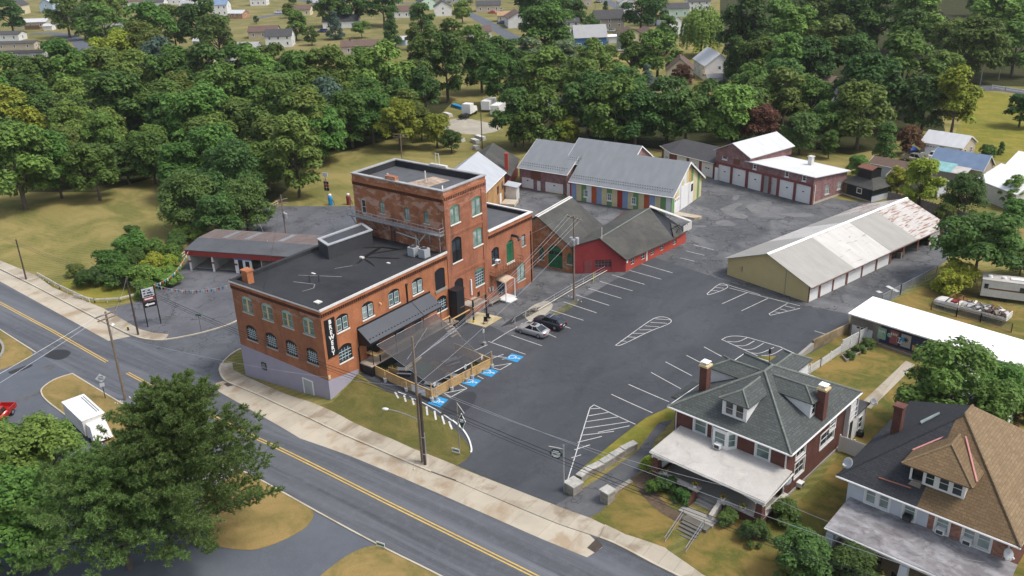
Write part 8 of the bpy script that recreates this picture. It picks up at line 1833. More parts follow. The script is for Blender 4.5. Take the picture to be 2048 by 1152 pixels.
for a in [(41,28,10,8,5.4,3,-52,'cream','grey','cream gabled house at the upper left corner'),(102,24,10,8,5.4,3,-52,'paleblue','white','pale blue gabled house at the upper left, beside the cream one'),
 (70,54,17,9,3,1.3,36,'tan','white','long tan ranch with white roof and brown deck'),(100,60,4.5,4,2.3,.9,36,'white','white','small white shed beside the long ranch','0','shed'),
 (18,80,15,7,3,1.2,32,'white','grey','white one-storey house with grey roof at the left edge'),(36,98,18,5,2.8,.7,36,'tan','grey','tan mobile home with dark shutters, farthest of three'),(42,118,22,5.5,2.8,.7,36,'grey','black','grey mobile home with dark roof, middle of three'),(62,140,12,8,3.4,1.6,10,'cream','grey','cream cottage with grey roof, nearest of the mobile homes'),
 (160,36,12,9,3.2,2.2,40,'stone','grey','grey roofed house half hidden behind the upper left trees'),(240,64,10,8,3.6,2.4,-40,'white','grey','white gabled house hidden among the left trees'),
 (272,12,14,9,3.2,1.6,38,'white','brown','white ranch with brown roof at the upper left'),(315,14,11,9,3.2,2,38,'white','grey','white house with slate grey roof at the upper left'),(352,8,11,8,5.2,2.6,38,'white','grey','tall white house with dark shutters at the upper edge'),(352,30,6,6,3,1.6,-50,'white','brown','white garage with brown roof under the tall white house'),
 (444,30,9,9,6,2.2,38,'white','blue','tall white house with blue roof at the top'),(478,36,9,7,2.8,1.4,20,'orange','white','orange brick garage with white roof beside the blue-roofed house'),
 (396,92,2.6,2.6,2.4,1,20,'grey','white','slim pale grey shed among the left trees',0,'shed'),(430,130,4.5,4,2.2,1.2,-30,'cream','lightgrey','small cream shed on the dry patch of lawn',0,'shed'),(462,126,3,3,2.2,1,10,'grey','lightgrey','small grey shed beside the bean rows',0,'shed'),(492,104,12,7,2.4,1.6,30,'grey','lightgrey','low grey-roofed garage left of the white two-storey house'),
 (530,74,13,8,3,2,40,'tan','brown','brown-roofed house left of the white two-storey house'),(562,92,11,8,4.6,2.4,40,'white','grey','white two-storey house with dark grey roof by the round tree',2,'house'),
 (684,54,17,10,3.2,2.4,40,'white','black','white house with black roof behind the blue spruce',2,'house'),(728,104,17,9,3,1.7,42,'tan','brown','long tan ranch with brown roof at the wood edge',2,'house',True),
 (804,90,4,3.5,2.4,1.2,30,'paleblue','white','small pale blue shed by the slim pine',0,'shed'),(852,18,10,8,4.6,2.8,-30,'mint','grey','mint green gambrel house at the top centre'),(886,30,11,9,4.6,2.8,-48,'white','grey','white barn-roofed house with deck at the top centre'),
 (977,22,13,8,3.4,2,38,'tan','grey','tan ranch at the top right of the red car'),(960,74,9,7,2.8,1.8,46,'white','brown','white garage with brown roof beside the far road'),(1034,52,15,10,4.2,2.8,-46,'white','brown','large white house with brown roof left of the round tree'),(1012,42,8,6,3,1.6,40,'tan','orange','tan garage with orange roof at the top centre'),
 (1136,66,9,8,5,2,40,'white','grey','white two-storey house with grey roof left of the blue house'),(1178,94,12.5,9.5,4.4,4,40,'blue','lightgrey','bright blue house with light grey roof and small deck',2,'house'),(1216,56,13,8,4.6,3.2,40,'stone','grey','grey stone house with paired dormers',2,'house'),
 (1258,94,8,8,5.4,2,-46,'cream','brown','cream two-storey twin house with brown roof, left half'),(1294,92,9,8,5,2,-46,'cream','brown','cream two-storey twin house with brown roof, right half'),(1240,84,10,5,2.6,.4,40,'white','white_roof','flat white carport behind the cream twin houses',0,'carport'),(1345,66,9,7,5,2.2,-40,'white','lightgrey','white house with pale roof left of the willow'),(1350,32,12,8,4,2,38,'mint','grey','pale green house among trees at the top'),
 (1358,164,12,8,4.6,3.4,-62,'cream','brown','cream gabled house with brown roof among the right trees',2,'house',True),(1328,182,9,7,2.6,1.4,30,'cream','grey','low cream garage with slate roof by the blue spruce'),(1425,152,15,9,4.6,3.4,-50,'white','white','white gabled house with pale worn roof',2,'house'),(1432,170,6,4,2.6,.8,38,'white','lightgrey','small white lean-to before the white gabled house',0,'shed'),
 (1420,166,3.4,3,2,.9,38,'white','orange','small pinkish roofed hut by the white gabled house',0,'shed'),(1130,224,9,6,2.6,1.2,38,'grey','lightgrey','low pale roof glimpsed among the centre trees',0,'shed'),
 (1612,190,16,9,3,2,36,'tan','brown','long brown-roofed house among the right trees'),(1668,204,15,9,3,1.8,36,'white','black','dark-roofed porch house with white gable among the right trees'),
 (176,22,11,8,3.2,2,40,'paleblue','grey','pale blue cottage behind the trees left of the top white ranch'),(386,26,12,8,4.6,2.4,38,'white','lightgrey','white house with pale roof left of the tall dark tree'),(415,8,10,8,4.6,2.4,-50,'tan','brown','tan gabled house at the very top left of centre'),(520,10,10,8,4.6,2.4,38,'white','grey','white house at the very top by the lane bend'),(602,30,12,8,3.2,2,38,'cream','brown','cream ranch with brown roof beside the upper lane'),(640,4,11,8,4.6,2.4,-48,'white','black','white gabled house at the very top above the blue SUV'),(800,34,11,8,3.4,2.2,40,'white','brown','white cottage with brown roof above the slim pine'),(920,4,11,8,4.6,2.2,38,'grey','grey','grey house at the very top left of the tan ranch'),(1085,10,11,8,4.6,2.4,38,'white','grey','white house at the very top above the round tree'),(1160,12,12,8,4.6,2.4,38,'tan','brown','tan house at the very top beside the hedge'),(1250,20,10,8,4.6,2.4,-48,'white','lightgrey','white gabled house at the top right of the far lane'),(1395,20,11,8,4.6,2.4,38,'white','grey','white house behind the willow at the top'),
 (86,300,9,7,3,1.6,60,'white','brown','rust-roofed white cottage under the big left tree')]:
    a = list(a); a[10:] = [int(v) if isinstance(v, str) and v.isdigit() else v for v in a[10:]]; house(*a)
x, y, z = at(70,58); q = thing('wooden_deck', 'dark brown raised deck in front of the long tan ranch', 'deck', (x,y,z), R(36)); mb = MB(); mb.box(-4,-2.4,0,4,0,1.2); mb.build('deck_base', M['wood_dark'], q); mb = MB(); mb.box(-4,-2.45,1.2,4,-2.35,2.1); mb.build('railing', M['wood_dark'], q)
# sheds beyond the back fence
def barn(x, y, rot, w_, d_, hw, hr, wm, rm, label, doors=0, cat='garage', wins=0):
    q = thing('barn' if cat == 'barn' else 'garage', label, cat, (x,y,ground_z(x,y)), R(rot)); pls, _ = gable_shell(q, 0,w_,0,d_,0,hw,hw+hr,'x', wm, rm, {}, .3, zfoot=-.6, trim=M['offwhite'])
    for k in range(doors): panel_door(q, Plane((0,-.16),(w_,-.16)), .9+k*(w_/2-.2), .9+k*(w_/2-.2)+w_*.36, 0, min(2.8,hw-.2), windows=4, wz=.85)
    for k in range(wins): window(q, pls['E'], d_*(k+.6)/(wins+.3)-.4, d_*(k+.6)/(wins+.3)+.4, 1.2, 2.4, 0, M['white'], M['glass'], None, 2, 1, proud=.15)
barn(29.6,142.4,-10,8.4,7.2,3.1,1.8, WC['tan'], M['white_rib'], 'grey garage with white metal roof at the edge of the sports field', 2, 'garage', 2)
barn(35.2,127.0,-10,9.8,5.2,3.2,2.2, WC['tan'], RC['blue'], 'weathered barn with faded blue metal roof', 0, 'barn', 1)
x, y = 34.6,124.0; q = thing('lean_to', 'lean-to with worn turquoise and pale roof sheets beside the blue-roofed barn', 'shed', (x,y,ground_z(x,y)), R(-10)); mb = MB(); mb.slab([(0,0,2.4),(5.2,0,2.4),(5.2,3.2,3.4),(0,3.2,3.4)], (0,0,.1)); mb.build('turquoise_roof', m_plain('worn_turquoise_sheet', (.22,.42,.42), .6, .3, .8), q); mb = MB(); mb.slab([(5.2,0,2.42),(8,0,2.42),(8,2.6,3.2),(5.2,2.6,3.2)], (0,0,.1)); mb.build('pale_roof', M['porch_roof'], q); mb = MB(); mb.box(.2,.2,-.3,7.8,2.4,2.38); mb.build('wall', M['wood_grey'], q)
barn(24.9,122.2,-12,9.5,4.2,2.6,.9, M['stucco'], RC['brown'], 'long tan shed with brown roof behind the black shed', 0, 'shed'); barn(30.4,115.2,-14,9.5,4.2,2.5,.9, M['stucco'], RC['brown'], 'brown-roofed shed half behind the yellow-green trees', 0, 'shed')
barn(45.6,117.8,-40,9.5,9,3.4,2.4, M['offwhite'], M['white_roof'], 'white-roofed building at the right edge, the nearer low one', 0, 'building'); barn(48.4,124.5,-25,14,8,4.2,2.6, M['offwhite'], M['white_roof'], 'white-roofed building at the right edge with pale chimney, the farther one', 0, 'building')
x, y, z = at(1822,302); tag(MB().lathe([(1.6,0),(1.5,.5),(.9,1.0),(0,1.15)], 0, 0, 9).build('tarp_heap', m_plain('blue_tarpaulin', (.02,.12,.5), .5, .2, 2), None, False, (x,y,z-.05)), 'crumpled blue tarpaulin heap beside the clipped arborvitae', 'tarp')
for px, lab in (((1960,170),'tall steel court post nearest the trees'),((1997,160),'court light mast with white lamp')):
    x, y, z = at(*px); q = thing('court_post', lab, 'post', (x,y,z)); mb = MB(); mb.tube([(0,0,0),(0,0,8)], .12, 6); mb.build('shaft', M['galv'], q); mb = MB(); mb.box(-.5,-.2,7.9,.5,.2,8.2); mb.build('lamp_head', M['white'], q)
# ------------------------------------------------------------------ trees
LEAF = {'dark': m_leaf('leaf_dark', (0.029,0.072,0.018), (0.074,0.157,0.034), (0.136,0.244,0.055)),
        'mid': m_leaf('leaf_mid', (0.045,0.096,0.021), (0.112,0.219,0.042), (0.209,0.331,0.065)),
        'deep': m_leaf('leaf_deep', (0.039,0.084,0.023), (0.093,0.173,0.042), (0.173,0.270,0.068)),
        'light': m_leaf('leaf_light', (0.074,0.132,0.026), (0.173,0.278,0.055), (0.295,0.424,0.091)),
        'yellow': m_leaf('leaf_yellow', (0.115,0.151,0.020), (0.274,0.325,0.039), (0.462,0.493,0.062)),
        'olive': m_leaf('leaf_olive', (0.061,0.099,0.023), (0.141,0.205,0.044), (0.234,0.298,0.065)),
        'grey': m_leaf('leaf_grey', (0.073,0.115,0.060), (0.179,0.252,0.124), (0.316,0.400,0.201)),
        'blue': m_leaf('leaf_blue', (.045,.09,.06), (.10,.165,.12), (.17,.25,.19)),
        'red': m_leaf('leaf_red', (0.061,0.032,0.021), (0.158,0.070,0.044), (0.263,0.123,0.061)),
        'purple': m_leaf('leaf_purple', (0.021,0.014,0.021), (0.056,0.035,0.049), (0.088,0.052,0.070)),
        'pine': m_leaf('pine_needles', (.065,.125,.035), (.175,.28,.075), (.33,.44,.14), .45, scale=.55),
        'hedge': m_leaf('hedge_leaf', (0.038,0.095,0.022), (0.095,0.190,0.042), (0.157,0.274,0.062))}
BARK = m_plain('bark', (.10,.08,.062), .9, .3, 3)
def leaf_object(name, C, D, size, rng, mat, thin=1.0):
    "many small kite-shaped leaf clumps at centres C facing roughly D"
    n = len(C); nrm = D + rng.normal(0, .5, (n,3)) + np.array([0,0,.75]); nrm /= np.linalg.norm(nrm, axis=1)[:,None]
    r = rng.normal(0,1,(n,3)); u = np.cross(nrm, r); u /= np.linalg.norm(u, axis=1)[:,None]; v = np.cross(nrm, u)
    s = size*(.6+.8*rng.random(n))[:,None]; k = .55*thin
    V = np.stack([C-u*s, C-v*s*k+nrm*s*.15, C+u*s, C+v*s*k+nrm*s*.15], 1).reshape(-1,3)
    me = bpy.data.meshes.new(name); me.vertices.add(4*n); me.vertices.foreach_set('co', V.astype(np.float32).ravel())
    me.loops.add(4*n); me.loops.foreach_set('vertex_index', np.arange(4*n, dtype=np.int32)); me.polygons.add(n); me.polygons.foreach_set('loop_start', np.arange(0,4*n,4,dtype=np.int32)); me.update(); me.validate()
    me.materials.append(mat); return me
def lobes_crown(rng, n, shape):
    L = []
    for _ in range(n):
        a = rng.random()*2*PI; h = rng.random(); w_ = shape(h)
        rr = w_*(.45+.5*rng.random()**.5); L.append((rr*math.cos(a), rr*math.sin(a), h, .2+.16*rng.random()))
    return L
def crown_mesh(name, seed, shape, z0, z1, n=30, leaves=8200, size=.066, droop=0.0, flat=.8):
    rng = np.random.default_rng(seed); L = lobes_crown(rng, n, shape); L.append((0,0,.55,.42)); L.append((0,0,.85,.22))
    w = np.array([l[3]**2 for l in L]); cnt = (leaves*w/w.sum()).astype(int); Cs, Ds = [], []
    for (x, y, h, r), c in zip(L, cnt):
        d = rng.normal(0,1,(c,3)); d /= np.linalg.norm(d,axis=1)[:,None]; d[:,2] = np.where(d[:,2] < -.35, -d[:,2], d[:,2])
        rad = r*(.62+.45*rng.random(c)**.6)*(1+.22*np.sin(7*d[:,0]+seed)*np.cos(6*d[:,1]+h*9))
        p = d*rad[:,None]; p[:,2] *= flat; z = z0+(z1-z0)*h
        q = p + np.array([x, y, z]); q[:,2] -= droop*(rng.random(c)**2)*np.linalg.norm(q[:,:2],axis=1)
        Cs.append(q); Ds.append(d + np.array([0,0,.35]))
    return leaf_object(name, np.concatenate(Cs), np.concatenate(Ds), size, rng, LEAF['mid'])
def trunk_mesh(seed, h, r, top, limbs=6):
    rr = random.Random(seed); mb = MB(); mb.tube([(0,0,-.08),(.02,.01,h*.5),(0,.02,h),(.03,0,top)], r, 7, 0, r*.35)
    for k in range(limbs):
        a = 2*PI*k/limbs+rr.random(); z = h*(.75+.3*rr.random()); e = .55+.25*rr.random(); mb.tube([(0,0,z),(e*.5*math.cos(a),e*.5*math.sin(a),z+.3),(e*math.cos(a),e*math.sin(a),z+.55+.3*rr.random())], r*.45, 5, 0, r*.12)
    o = mb.build('trunk', BARK); me = o.data; bpy.data.objects.remove(o); return me
dome = lambda h: .25+.75*math.sin(PI*min(1, h*.82+.16))**.8
tall = lambda h: .32+.5*math.sin(PI*min(1, h*.85+.12))
flat_ = lambda h: .55+.45*math.sin(PI*(h*.7+.2))
ovoid = lambda h: .9*(1-h)**.7+.06
VAR = {}
for i in range(4): VAR['dome', i] = (crown_mesh('crown', 10+i, dome, .5, 2.2, 38, 9000), trunk_mesh(i, .9, .075, 1.7))
for i in range(3): VAR['tall', i] = (crown_mesh('crown', 30+i, tall, .55, 2.9, 38, 9500), trunk_mesh(10+i, 1.2, .07, 2.4))
for i in range(2): VAR['flat', i] = (crown_mesh('crown', 50+i, flat_, .7, 1.75, 36, 9500, .055, .12, .55), trunk_mesh(20+i, .8, .06, 1.5))
for i in range(2): VAR['fine', i] = (crown_mesh('crown', 60+i, dome, .4, 2.0, 44, 15000, .045), trunk_mesh(30+i, .8, .07, 1.6, 8))
for i in range(2): VAR['shrub', i] = (crown_mesh('crown', 70+i, lambda h: .35+.55*math.sin(PI*(h*.6+.35)), .15, 1.15, 26, 6500, .06), trunk_mesh(40+i, .3, .05, .8))
VAR['cone', 0] = (crown_mesh('crown', 80, ovoid, .12, 3.2, 70, 9000, .07, .25, .6), trunk_mesh(50, 1.0, .06, 2.9, 0))
VAR['column', 0] = (crown_mesh('crown', 82, lambda h: .62*(1-h*h*.75), .1, 3.0, 60, 8000, .065), trunk_mesh(51, .6, .08, 2.4, 0))
def strands():
    rng = np.random.default_rng(5); Cs, Ds = [], []
    for k in range(230):
        a = rng.random()*2*PI; rr = .25+.75*rng.random()**.5; zt = 2.6-.9*rr*rr+.1*rng.random(); zb = .35+.7*rng.random(); n = 34; u = np.sort(rng.random(n)); R_ = rr*(1+.12*u)
        Cs.append(np.stack([R_*math.cos(a)+rng.normal(0,.02,n), R_*math.sin(a)+rng.normal(0,.02,n), zt-(zt-zb)*u],1)); Ds.append(np.tile([math.cos(a), math.sin(a), .3],(n,1)))
    return leaf_object('crown', np.concatenate(Cs), np.concatenate(Ds), .075, rng, LEAF['light'], .7)
VAR['willow', 0] = (strands(), trunk_mesh(60, 1.2, .08, 2.2))
NV = {k: sum(1 for q in VAR if q[0] == k) for k in {q[0] for q in VAR}}
HGT = {'dome': 2.5, 'tall': 3.2, 'flat': 2.0, 'fine': 2.3, 'shrub': 1.45, 'cone': 3.4, 'column': 3.1, 'willow': 2.75}
PLACED = []; tree_n = [0]
NAME = {'dome': 'broadleaf_tree', 'tall': 'broadleaf_tree', 'flat': 'broadleaf_tree', 'fine': 'broadleaf_tree', 'shrub': 'shrub', 'cone': 'conifer', 'column': 'arborvitae', 'willow': 'willow_tree'}
def plant(kind, x, y, R_, col, label, group=None, hk=1.0, name=None):
    i = tree_n[0] = tree_n[0]+1; cr, tr = VAR[kind, i % NV[kind]]; rr = random.Random(i*7)
    q = thing(name or NAME[kind], label, 'shrub' if kind == 'shrub' else 'tree', (x,y,ground_z(x,y)-.03), rr.random()*6.28, group, (R_*rr.uniform(.92,1.08), R_*rr.uniform(.92,1.08), R_*hk*rr.uniform(.95,1.05)))
    o = bpy.data.objects.new('trunk', tr); COL.objects.link(o); o.parent = q
    o = bpy.data.objects.new('crown', cr); COL.objects.link(o); o.parent = q; o.material_slots[0].link = 'OBJECT'; o.material_slots[0].material = LEAF[col]
    PLACED.append((x, y, R_)); return q
def sight_tree(px, py, rpx, kind, hk=1.0):
    "base point and crown radius of a tree whose crown centre lies on this bearing"
    d, zc = 200.0, 6.0
    for _ in range(8):
        p = level(px, py, zc); d = float(np.linalg.norm(p-CAM)); R_ = rpx*d/FPX; zc = ground_z(p[0], p[1]) + HGT[kind]*hk*R_*(.58 if kind not in ('shrub','cone','column') else .48)
    return p[0], p[1], R_
CW = {'dark': 'dark green', 'mid': 'mid green', 'deep': 'deep green', 'light': 'light green', 'yellow': 'yellow-green', 'olive': 'olive green', 'grey': 'silvery green', 'blue': 'blue-green', 'red': 'reddish', 'purple': 'dark purple', 'hedge': 'clipped green'}
KW = {'dome': 'round broadleaf tree', 'tall': 'tall broadleaf tree', 'flat': 'spreading tree', 'fine': 'leafy tree', 'shrub': 'bushy shrub', 'cone': 'pointed conifer', 'column': 'columnar arborvitae', 'willow': 'weeping willow'}
# zones give each label its place; trees that nothing tells apart share label and group
ZONE = [((0,700,400,1152),'in the lower left corner'),((1180,880,2048,1152),'before the street houses'),((1640,640,2048,880),'in the back yards'),((1500,330,2048,640),'by the alley fence'),((100,430,380,620),'in the thicket left of the car wash'),((310,330,560,480),'behind the car wash'),((0,280,320,420),'along the far edge of the field'),((320,150,760,340),'in the wood behind the field'),((740,180,930,300),'beside the gravel yard'),((960,170,1560,310),'behind the grey and brick garages'),((1540,190,2048,340),'behind the white roofed garages'),((0,130,320,290),'in the left wood'),((320,90,760,160),'at the far edge of the wood, toward the lawns'),((740,90,1240,190),'in the middle of the far wood'),((1240,90,1480,190),'among the houses right of the blue house'),((0,-99,500,135),'among the upper left houses'),((500,-99,1000,95),'on the upper middle lawns'),((1000,-99,1460,95),'around the far cream and stone houses'),((1440,-99,2300,200),'in the far right wood')]
def zone(px, py):
    for (a, b, c, d), w_ in ZONE:
        if a <= px <= c and b <= py <= d: return w_
    return 'near the photograph edge'
TL = """18,28,22,dome,dark;130,30,26,dome,mid;190,14,20,dome,mid;232,20,22,dome,light;205,52,30,dome,mid;165,46,20,dome,dark;300,62,38,dome,mid;345,52,24,tall,olive;395,34,34,tall,dark;435,72,34,dome,deep;285,98,36,dome,olive;230,105,36,dome,yellow;315,122,36,dome,blue;115,124,34,dome,mid;30,172,40,dome,mid;80,180,36,tall,olive;150,172,46,dome,mid;205,158,42,dome,olive;270,162,40,dome,light;340,152,44,dome,mid;420,152,48,dome,dark;480,146,40,dome,mid;18,248,46,dome,yellow;70,212,38,tall,dark;140,250,38,dome,deep;230,215,52,dome,dark;332,222,44,dome,olive;395,240,52,dome,mid;440,192,50,dome,mid;500,198,46,dome,mid;278,290,22,dome,light;480,255,42,dome,olive
545,140,36,dome,mid;600,155,44,dome,mid;660,155,44,dome,light;720,142,36,dome,mid;762,156,50,dome,light;832,166,36,dome,olive;850,112,36,tall,mid;892,130,38,tall,dark;905,74,30,dome,mid;945,92,30,dome,mid;962,132,36,dome,mid;1005,112,30,dome,dark;1000,156,38,dome,mid;545,198,46,dome,mid;562,236,52,tall,olive;610,240,46,tall,olive;652,215,44,dome,blue;700,236,40,dome,mid;742,236,36,dome,mid;797,248,36,dome,yellow;842,246,24,dome,olive;872,258,26,dome,yellow;902,280,18,dome,deep;782,66,18,cone,dark;826,72,14,tall,olive;700,6,28,dome,dark;662,12,26,dome,mid;765,12,32,flat,dark;669,52,15,cone,blue;590,50,20,dome,mid;577,20,10,dome,olive;722,56,16,flat,light;622,70,13,dome,deep;842,38,24,dome,deep;924,22,16,dome,light
1090,62,44,dome,mid;1062,108,28,dome,grey;1040,134,26,dome,dark;1092,150,44,dome,mid;1130,112,26,dome,grey;1182,132,38,dome,light;1216,114,20,dome,light;1262,108,28,tall,mid;1316,104,36,dome,mid;1404,58,32,willow,light;1490,62,44,tall,dark;1470,128,26,cone,dark;1362,152,20,dome,red;1294,160,14,cone,blue;1240,152,14,cone,mid;1250,188,42,dome,mid;1176,206,52,dome,dark;1232,222,50,dome,mid;1272,236,44,dome,dark;1336,220,48,dome,dark;1372,232,44,dome,dark;1412,206,36,dome,mid;1462,226,48,dome,light;1512,206,36,dome,olive;1516,250,34,dome,red;1082,230,44,dome,mid;1028,232,42,dome,dark;1128,258,24,dome,yellow;1046,262,28,dome,mid;1282,18,28,dome,dark;1312,16,22,dome,dark;1110,12,28,dome,dark;1060,16,34,tall,dark;1180,48,14,dome,deep;1211,16,7,column,dark;1150,28,22,dome,dark;1335,66,20,tall,mid
1560,62,40,dome,mid;1592,76,40,tall,light;1642,34,38,dome,mid;1702,34,40,dome,dark;1760,34,40,dome,mid;1832,44,40,dome,light;1662,92,44,dome,olive;1702,112,36,dome,dark;1824,64,34,dome,mid;1872,62,20,tall,purple;1952,94,42,dome,olive;2002,44,44,dome,light;2034,92,36,dome,mid;1556,124,32,dome,deep;1622,124,38,dome,dark;1742,176,54,dome,dark;1806,146,52,dome,mid;1850,206,40,dome,deep;1912,202,38,tall,yellow;2046,214,24,dome,dark;1570,194,44,dome,olive;1602,264,30,dome,deep;1656,246,34,dome,mid;1722,224,48,dome,olive;1770,296,26,column,hedge;1822,280,20,dome,red;1620,200,34,dome,mid;1512,120,38,dome,mid;1480,180,24,dome,mid
30,330,56,dome,mid;108,328,34,tall,mid;186,336,42,dome,mid;250,322,30,dome,dark;300,312,36,dome,mid;366,336,42,dome,mid;432,306,52,dome,mid;378,402,46,fine,deep;462,352,54,fine,deep;488,410,44,fine,deep;436,430,36,dome,deep;588,306,48,tall,olive;545,290,42,dome,olive;640,268,40,dome,mid
264,492,30,shrub,mid;214,530,34,shrub,mid;180,556,24,shrub,dark;240,548,30,shrub,mid;302,498,24,shrub,mid;332,506,24,shrub,light;284,552,30,shrub,light;332,552,24,shrub,light;352,486,22,shrub,deep;312,526,24,shrub,yellow;366,468,22,shrub,mid;262,462,16,shrub,dark;292,580,22,shrub,light;400,470,20,shrub,light;150,540,16,shrub,olive;342,526,20,shrub,yellow;270,520,24,shrub,dark
1934,390,32,fine,deep;1845,368,34,dome,yellow;1797,362,20,dome,yellow;2030,428,24,dome,mid;1962,490,62,flat,mid;1912,560,36,shrub,yellow;1890,424,15,dome,olive;1716,330,18,dome,mid;2003,298,7,column,dark;1976,304,16,shrub,mid;2046,520,20,dome,mid;1660,286,16,tall,mid;2030,380,22,dome,light
1905,776,76,fine,light;1838,792,13,column,light;1999,772,40,fine,mid;2036,828,22,shrub,red;1994,832,14,column,yellow;1960,812,18,shrub,grey;1700,710,10,shrub,deep;1718,698,11,shrub,deep;1736,686,13,shrub,deep;2046,760,26,fine,light
1333,968,22,shrub,deep;1364,992,18,shrub,dark;1312,972,18,shrub,mid;1306,926,22,shrub,yellow;1457,1034,20,shrub,deep;1510,1064,27,shrub,deep;1572,1024,29,shrub,deep;1600,1112,50,fine,deep;1700,1136,44,fine,deep
60,925,74,fine,light;5,1040,80,fine,mid;120,890,40,fine,light;430,1000,14,shrub,yellow;-40,930,70,fine,mid"""
for tok in TL.replace('\n', ';').split(';'):
    a = tok.split(','); px, py, r_ = float(a[0]), float(a[1]), float(a[2]); k, c = a[3], a[4]
    hk = {'deep': 1.0}.get(c, 1.0) * (.85 if k in ('fine',) and py > 1000 and px > 1000 else 1.0)
    x, y, R_ = sight_tree(px, py, r_, k, hk); plant(k, x, y, R_*1.12, c, f"{CW[c]} {KW[k]} {zone(px, py)}", 'trees and shrubs ' + zone(px, py), hk)
def inside(x, y, P):
    c = False
    for i in range(len(P)):
        a, b = P[i], P[i-1]
        if (a[1] > y) != (b[1] > y) and x < (b[0]-a[0])*(y-a[1])/(b[1]-a[1])+a[0]: c = not c
    return c
def project(x, y, z):
    d = np.array([x,y,z])-CAM; w_ = d[0]*_U + d[1]*_V + np.array([0,0,d[2]]); Z = w_[1]*_c - w_[2]*_s; Y = -(w_[1]*_s + w_[2]*_c); X = w_[0]/Z*FPX; Y = Y/Z*FPX; return 1024+X*math.cos(ROLL)-Y*math.sin(ROLL), 576+X*math.sin(ROLL)+Y*math.cos(ROLL)
# fill of the woods
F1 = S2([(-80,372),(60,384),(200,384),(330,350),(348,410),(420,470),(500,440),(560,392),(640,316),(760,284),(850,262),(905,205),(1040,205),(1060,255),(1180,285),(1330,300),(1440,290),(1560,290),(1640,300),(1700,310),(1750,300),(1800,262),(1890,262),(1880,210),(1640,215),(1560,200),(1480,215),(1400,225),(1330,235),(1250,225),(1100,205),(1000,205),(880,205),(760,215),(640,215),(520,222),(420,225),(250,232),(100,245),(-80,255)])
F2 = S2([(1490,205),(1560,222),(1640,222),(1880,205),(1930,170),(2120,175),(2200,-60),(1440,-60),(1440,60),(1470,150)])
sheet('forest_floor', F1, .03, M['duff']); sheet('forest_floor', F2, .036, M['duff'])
CLEAR = [(690,93,34),(562,85,26),(1178,72,40),(1218,42,28),(1290,72,42),(1358,138,30),(1425,125,38),(1440,163,18),(1322,165,24),(1640,182,34),(1675,190,30),(440,122,22),(1100,192,18),(960,232,55),(145,90,36),(40,110,55),(70,45,40),(960,60,40),(1850,160,10),(1960,175,40),(1000,290,30),(470,110,22)]
fr_ = random.Random(77); cnt = 0
yn = [0]
YD = S2([(-60,150),(200,128),(450,112),(700,112),(900,95),(1100,85),(1330,80),(1420,40),(1440,-50),(700,-70),(-200,-10)])
for _ in range(1500):        # garden trees and bushes between the far houses
    x, y = fr_.uniform(min(p.x for p in YD), max(p.x for p in YD)), fr_.uniform(min(p.y for p in YD), max(p.y for p in YD)); R_ = fr_.uniform(1.6, 4.2)
    px, py = project(x, y, 3); rp = R_*FPX/float(np.linalg.norm(np.array([x,y,3])-CAM))
    if not inside(x, y, YD) or not (-30 < px < 1450 and -30 < py) or any((x-a)**2+(y-b)**2 < (.8*(R_+r))**2 for a, b, r in PLACED) or any((px-a)**2+(py-b+6)**2 < (rp+c*.8)**2 for a, b, c in CLEAR): continue
    if yn[0] > 38 or any(abs(px-h[0]) < 20 and -22 < py-h[1] < 24 for h in HOUSE_AT): continue
    yn[0] += 1
    k, c = fr_.choice(['dome','dome','shrub','tall']), fr_.choice(['mid','light','deep','dark','olive']); plant(k, x, y, R_*.8, c, f"small {CW[c]} {KW[k]} {zone(px, py)}", 'trees and shrubs ' + zone(px, py))
for P, gap, lim in ((F1, .78, 150), (F2, .85, 50)):
    xs = [p.x for p in P]; ys = [p.y for p in P]
    for _ in range(5200):
        x, y = fr_.uniform(min(xs), max(xs)), fr_.uniform(min(ys), max(ys)); R_ = fr_.uniform(4.2, 6.6)
        if not inside(x, y, P) or any((x-a)**2+(y-b)**2 < (gap*(R_+r))**2 for a, b, r in PLACED): continue
        px, py = project(x, y, 8)
        if lim <= 0 or not (-120 < px < 2170 and -120 < py): continue
        if 880 < px < 1030 and 205 < project(x, y, 0)[1] < 330: continue
        rp = R_*FPX/float(np.linalg.norm(np.array([x,y,8])-CAM))*1.05
        if any((px-a)**2+(py-b)**2 < (rp+c)**2 for a, b, c in CLEAR): continue
        k = fr_.choice(['dome','dome','tall']); c = fr_.choice(['dark','mid','mid','mid','olive','deep','light','light']); lim -= 1; cnt += 1
        plant(k, x, y, R_, c, f"{CW[c]} {KW[k]} {zone(px, py)}", 'trees and shrubs ' + zone(px, py))
pass
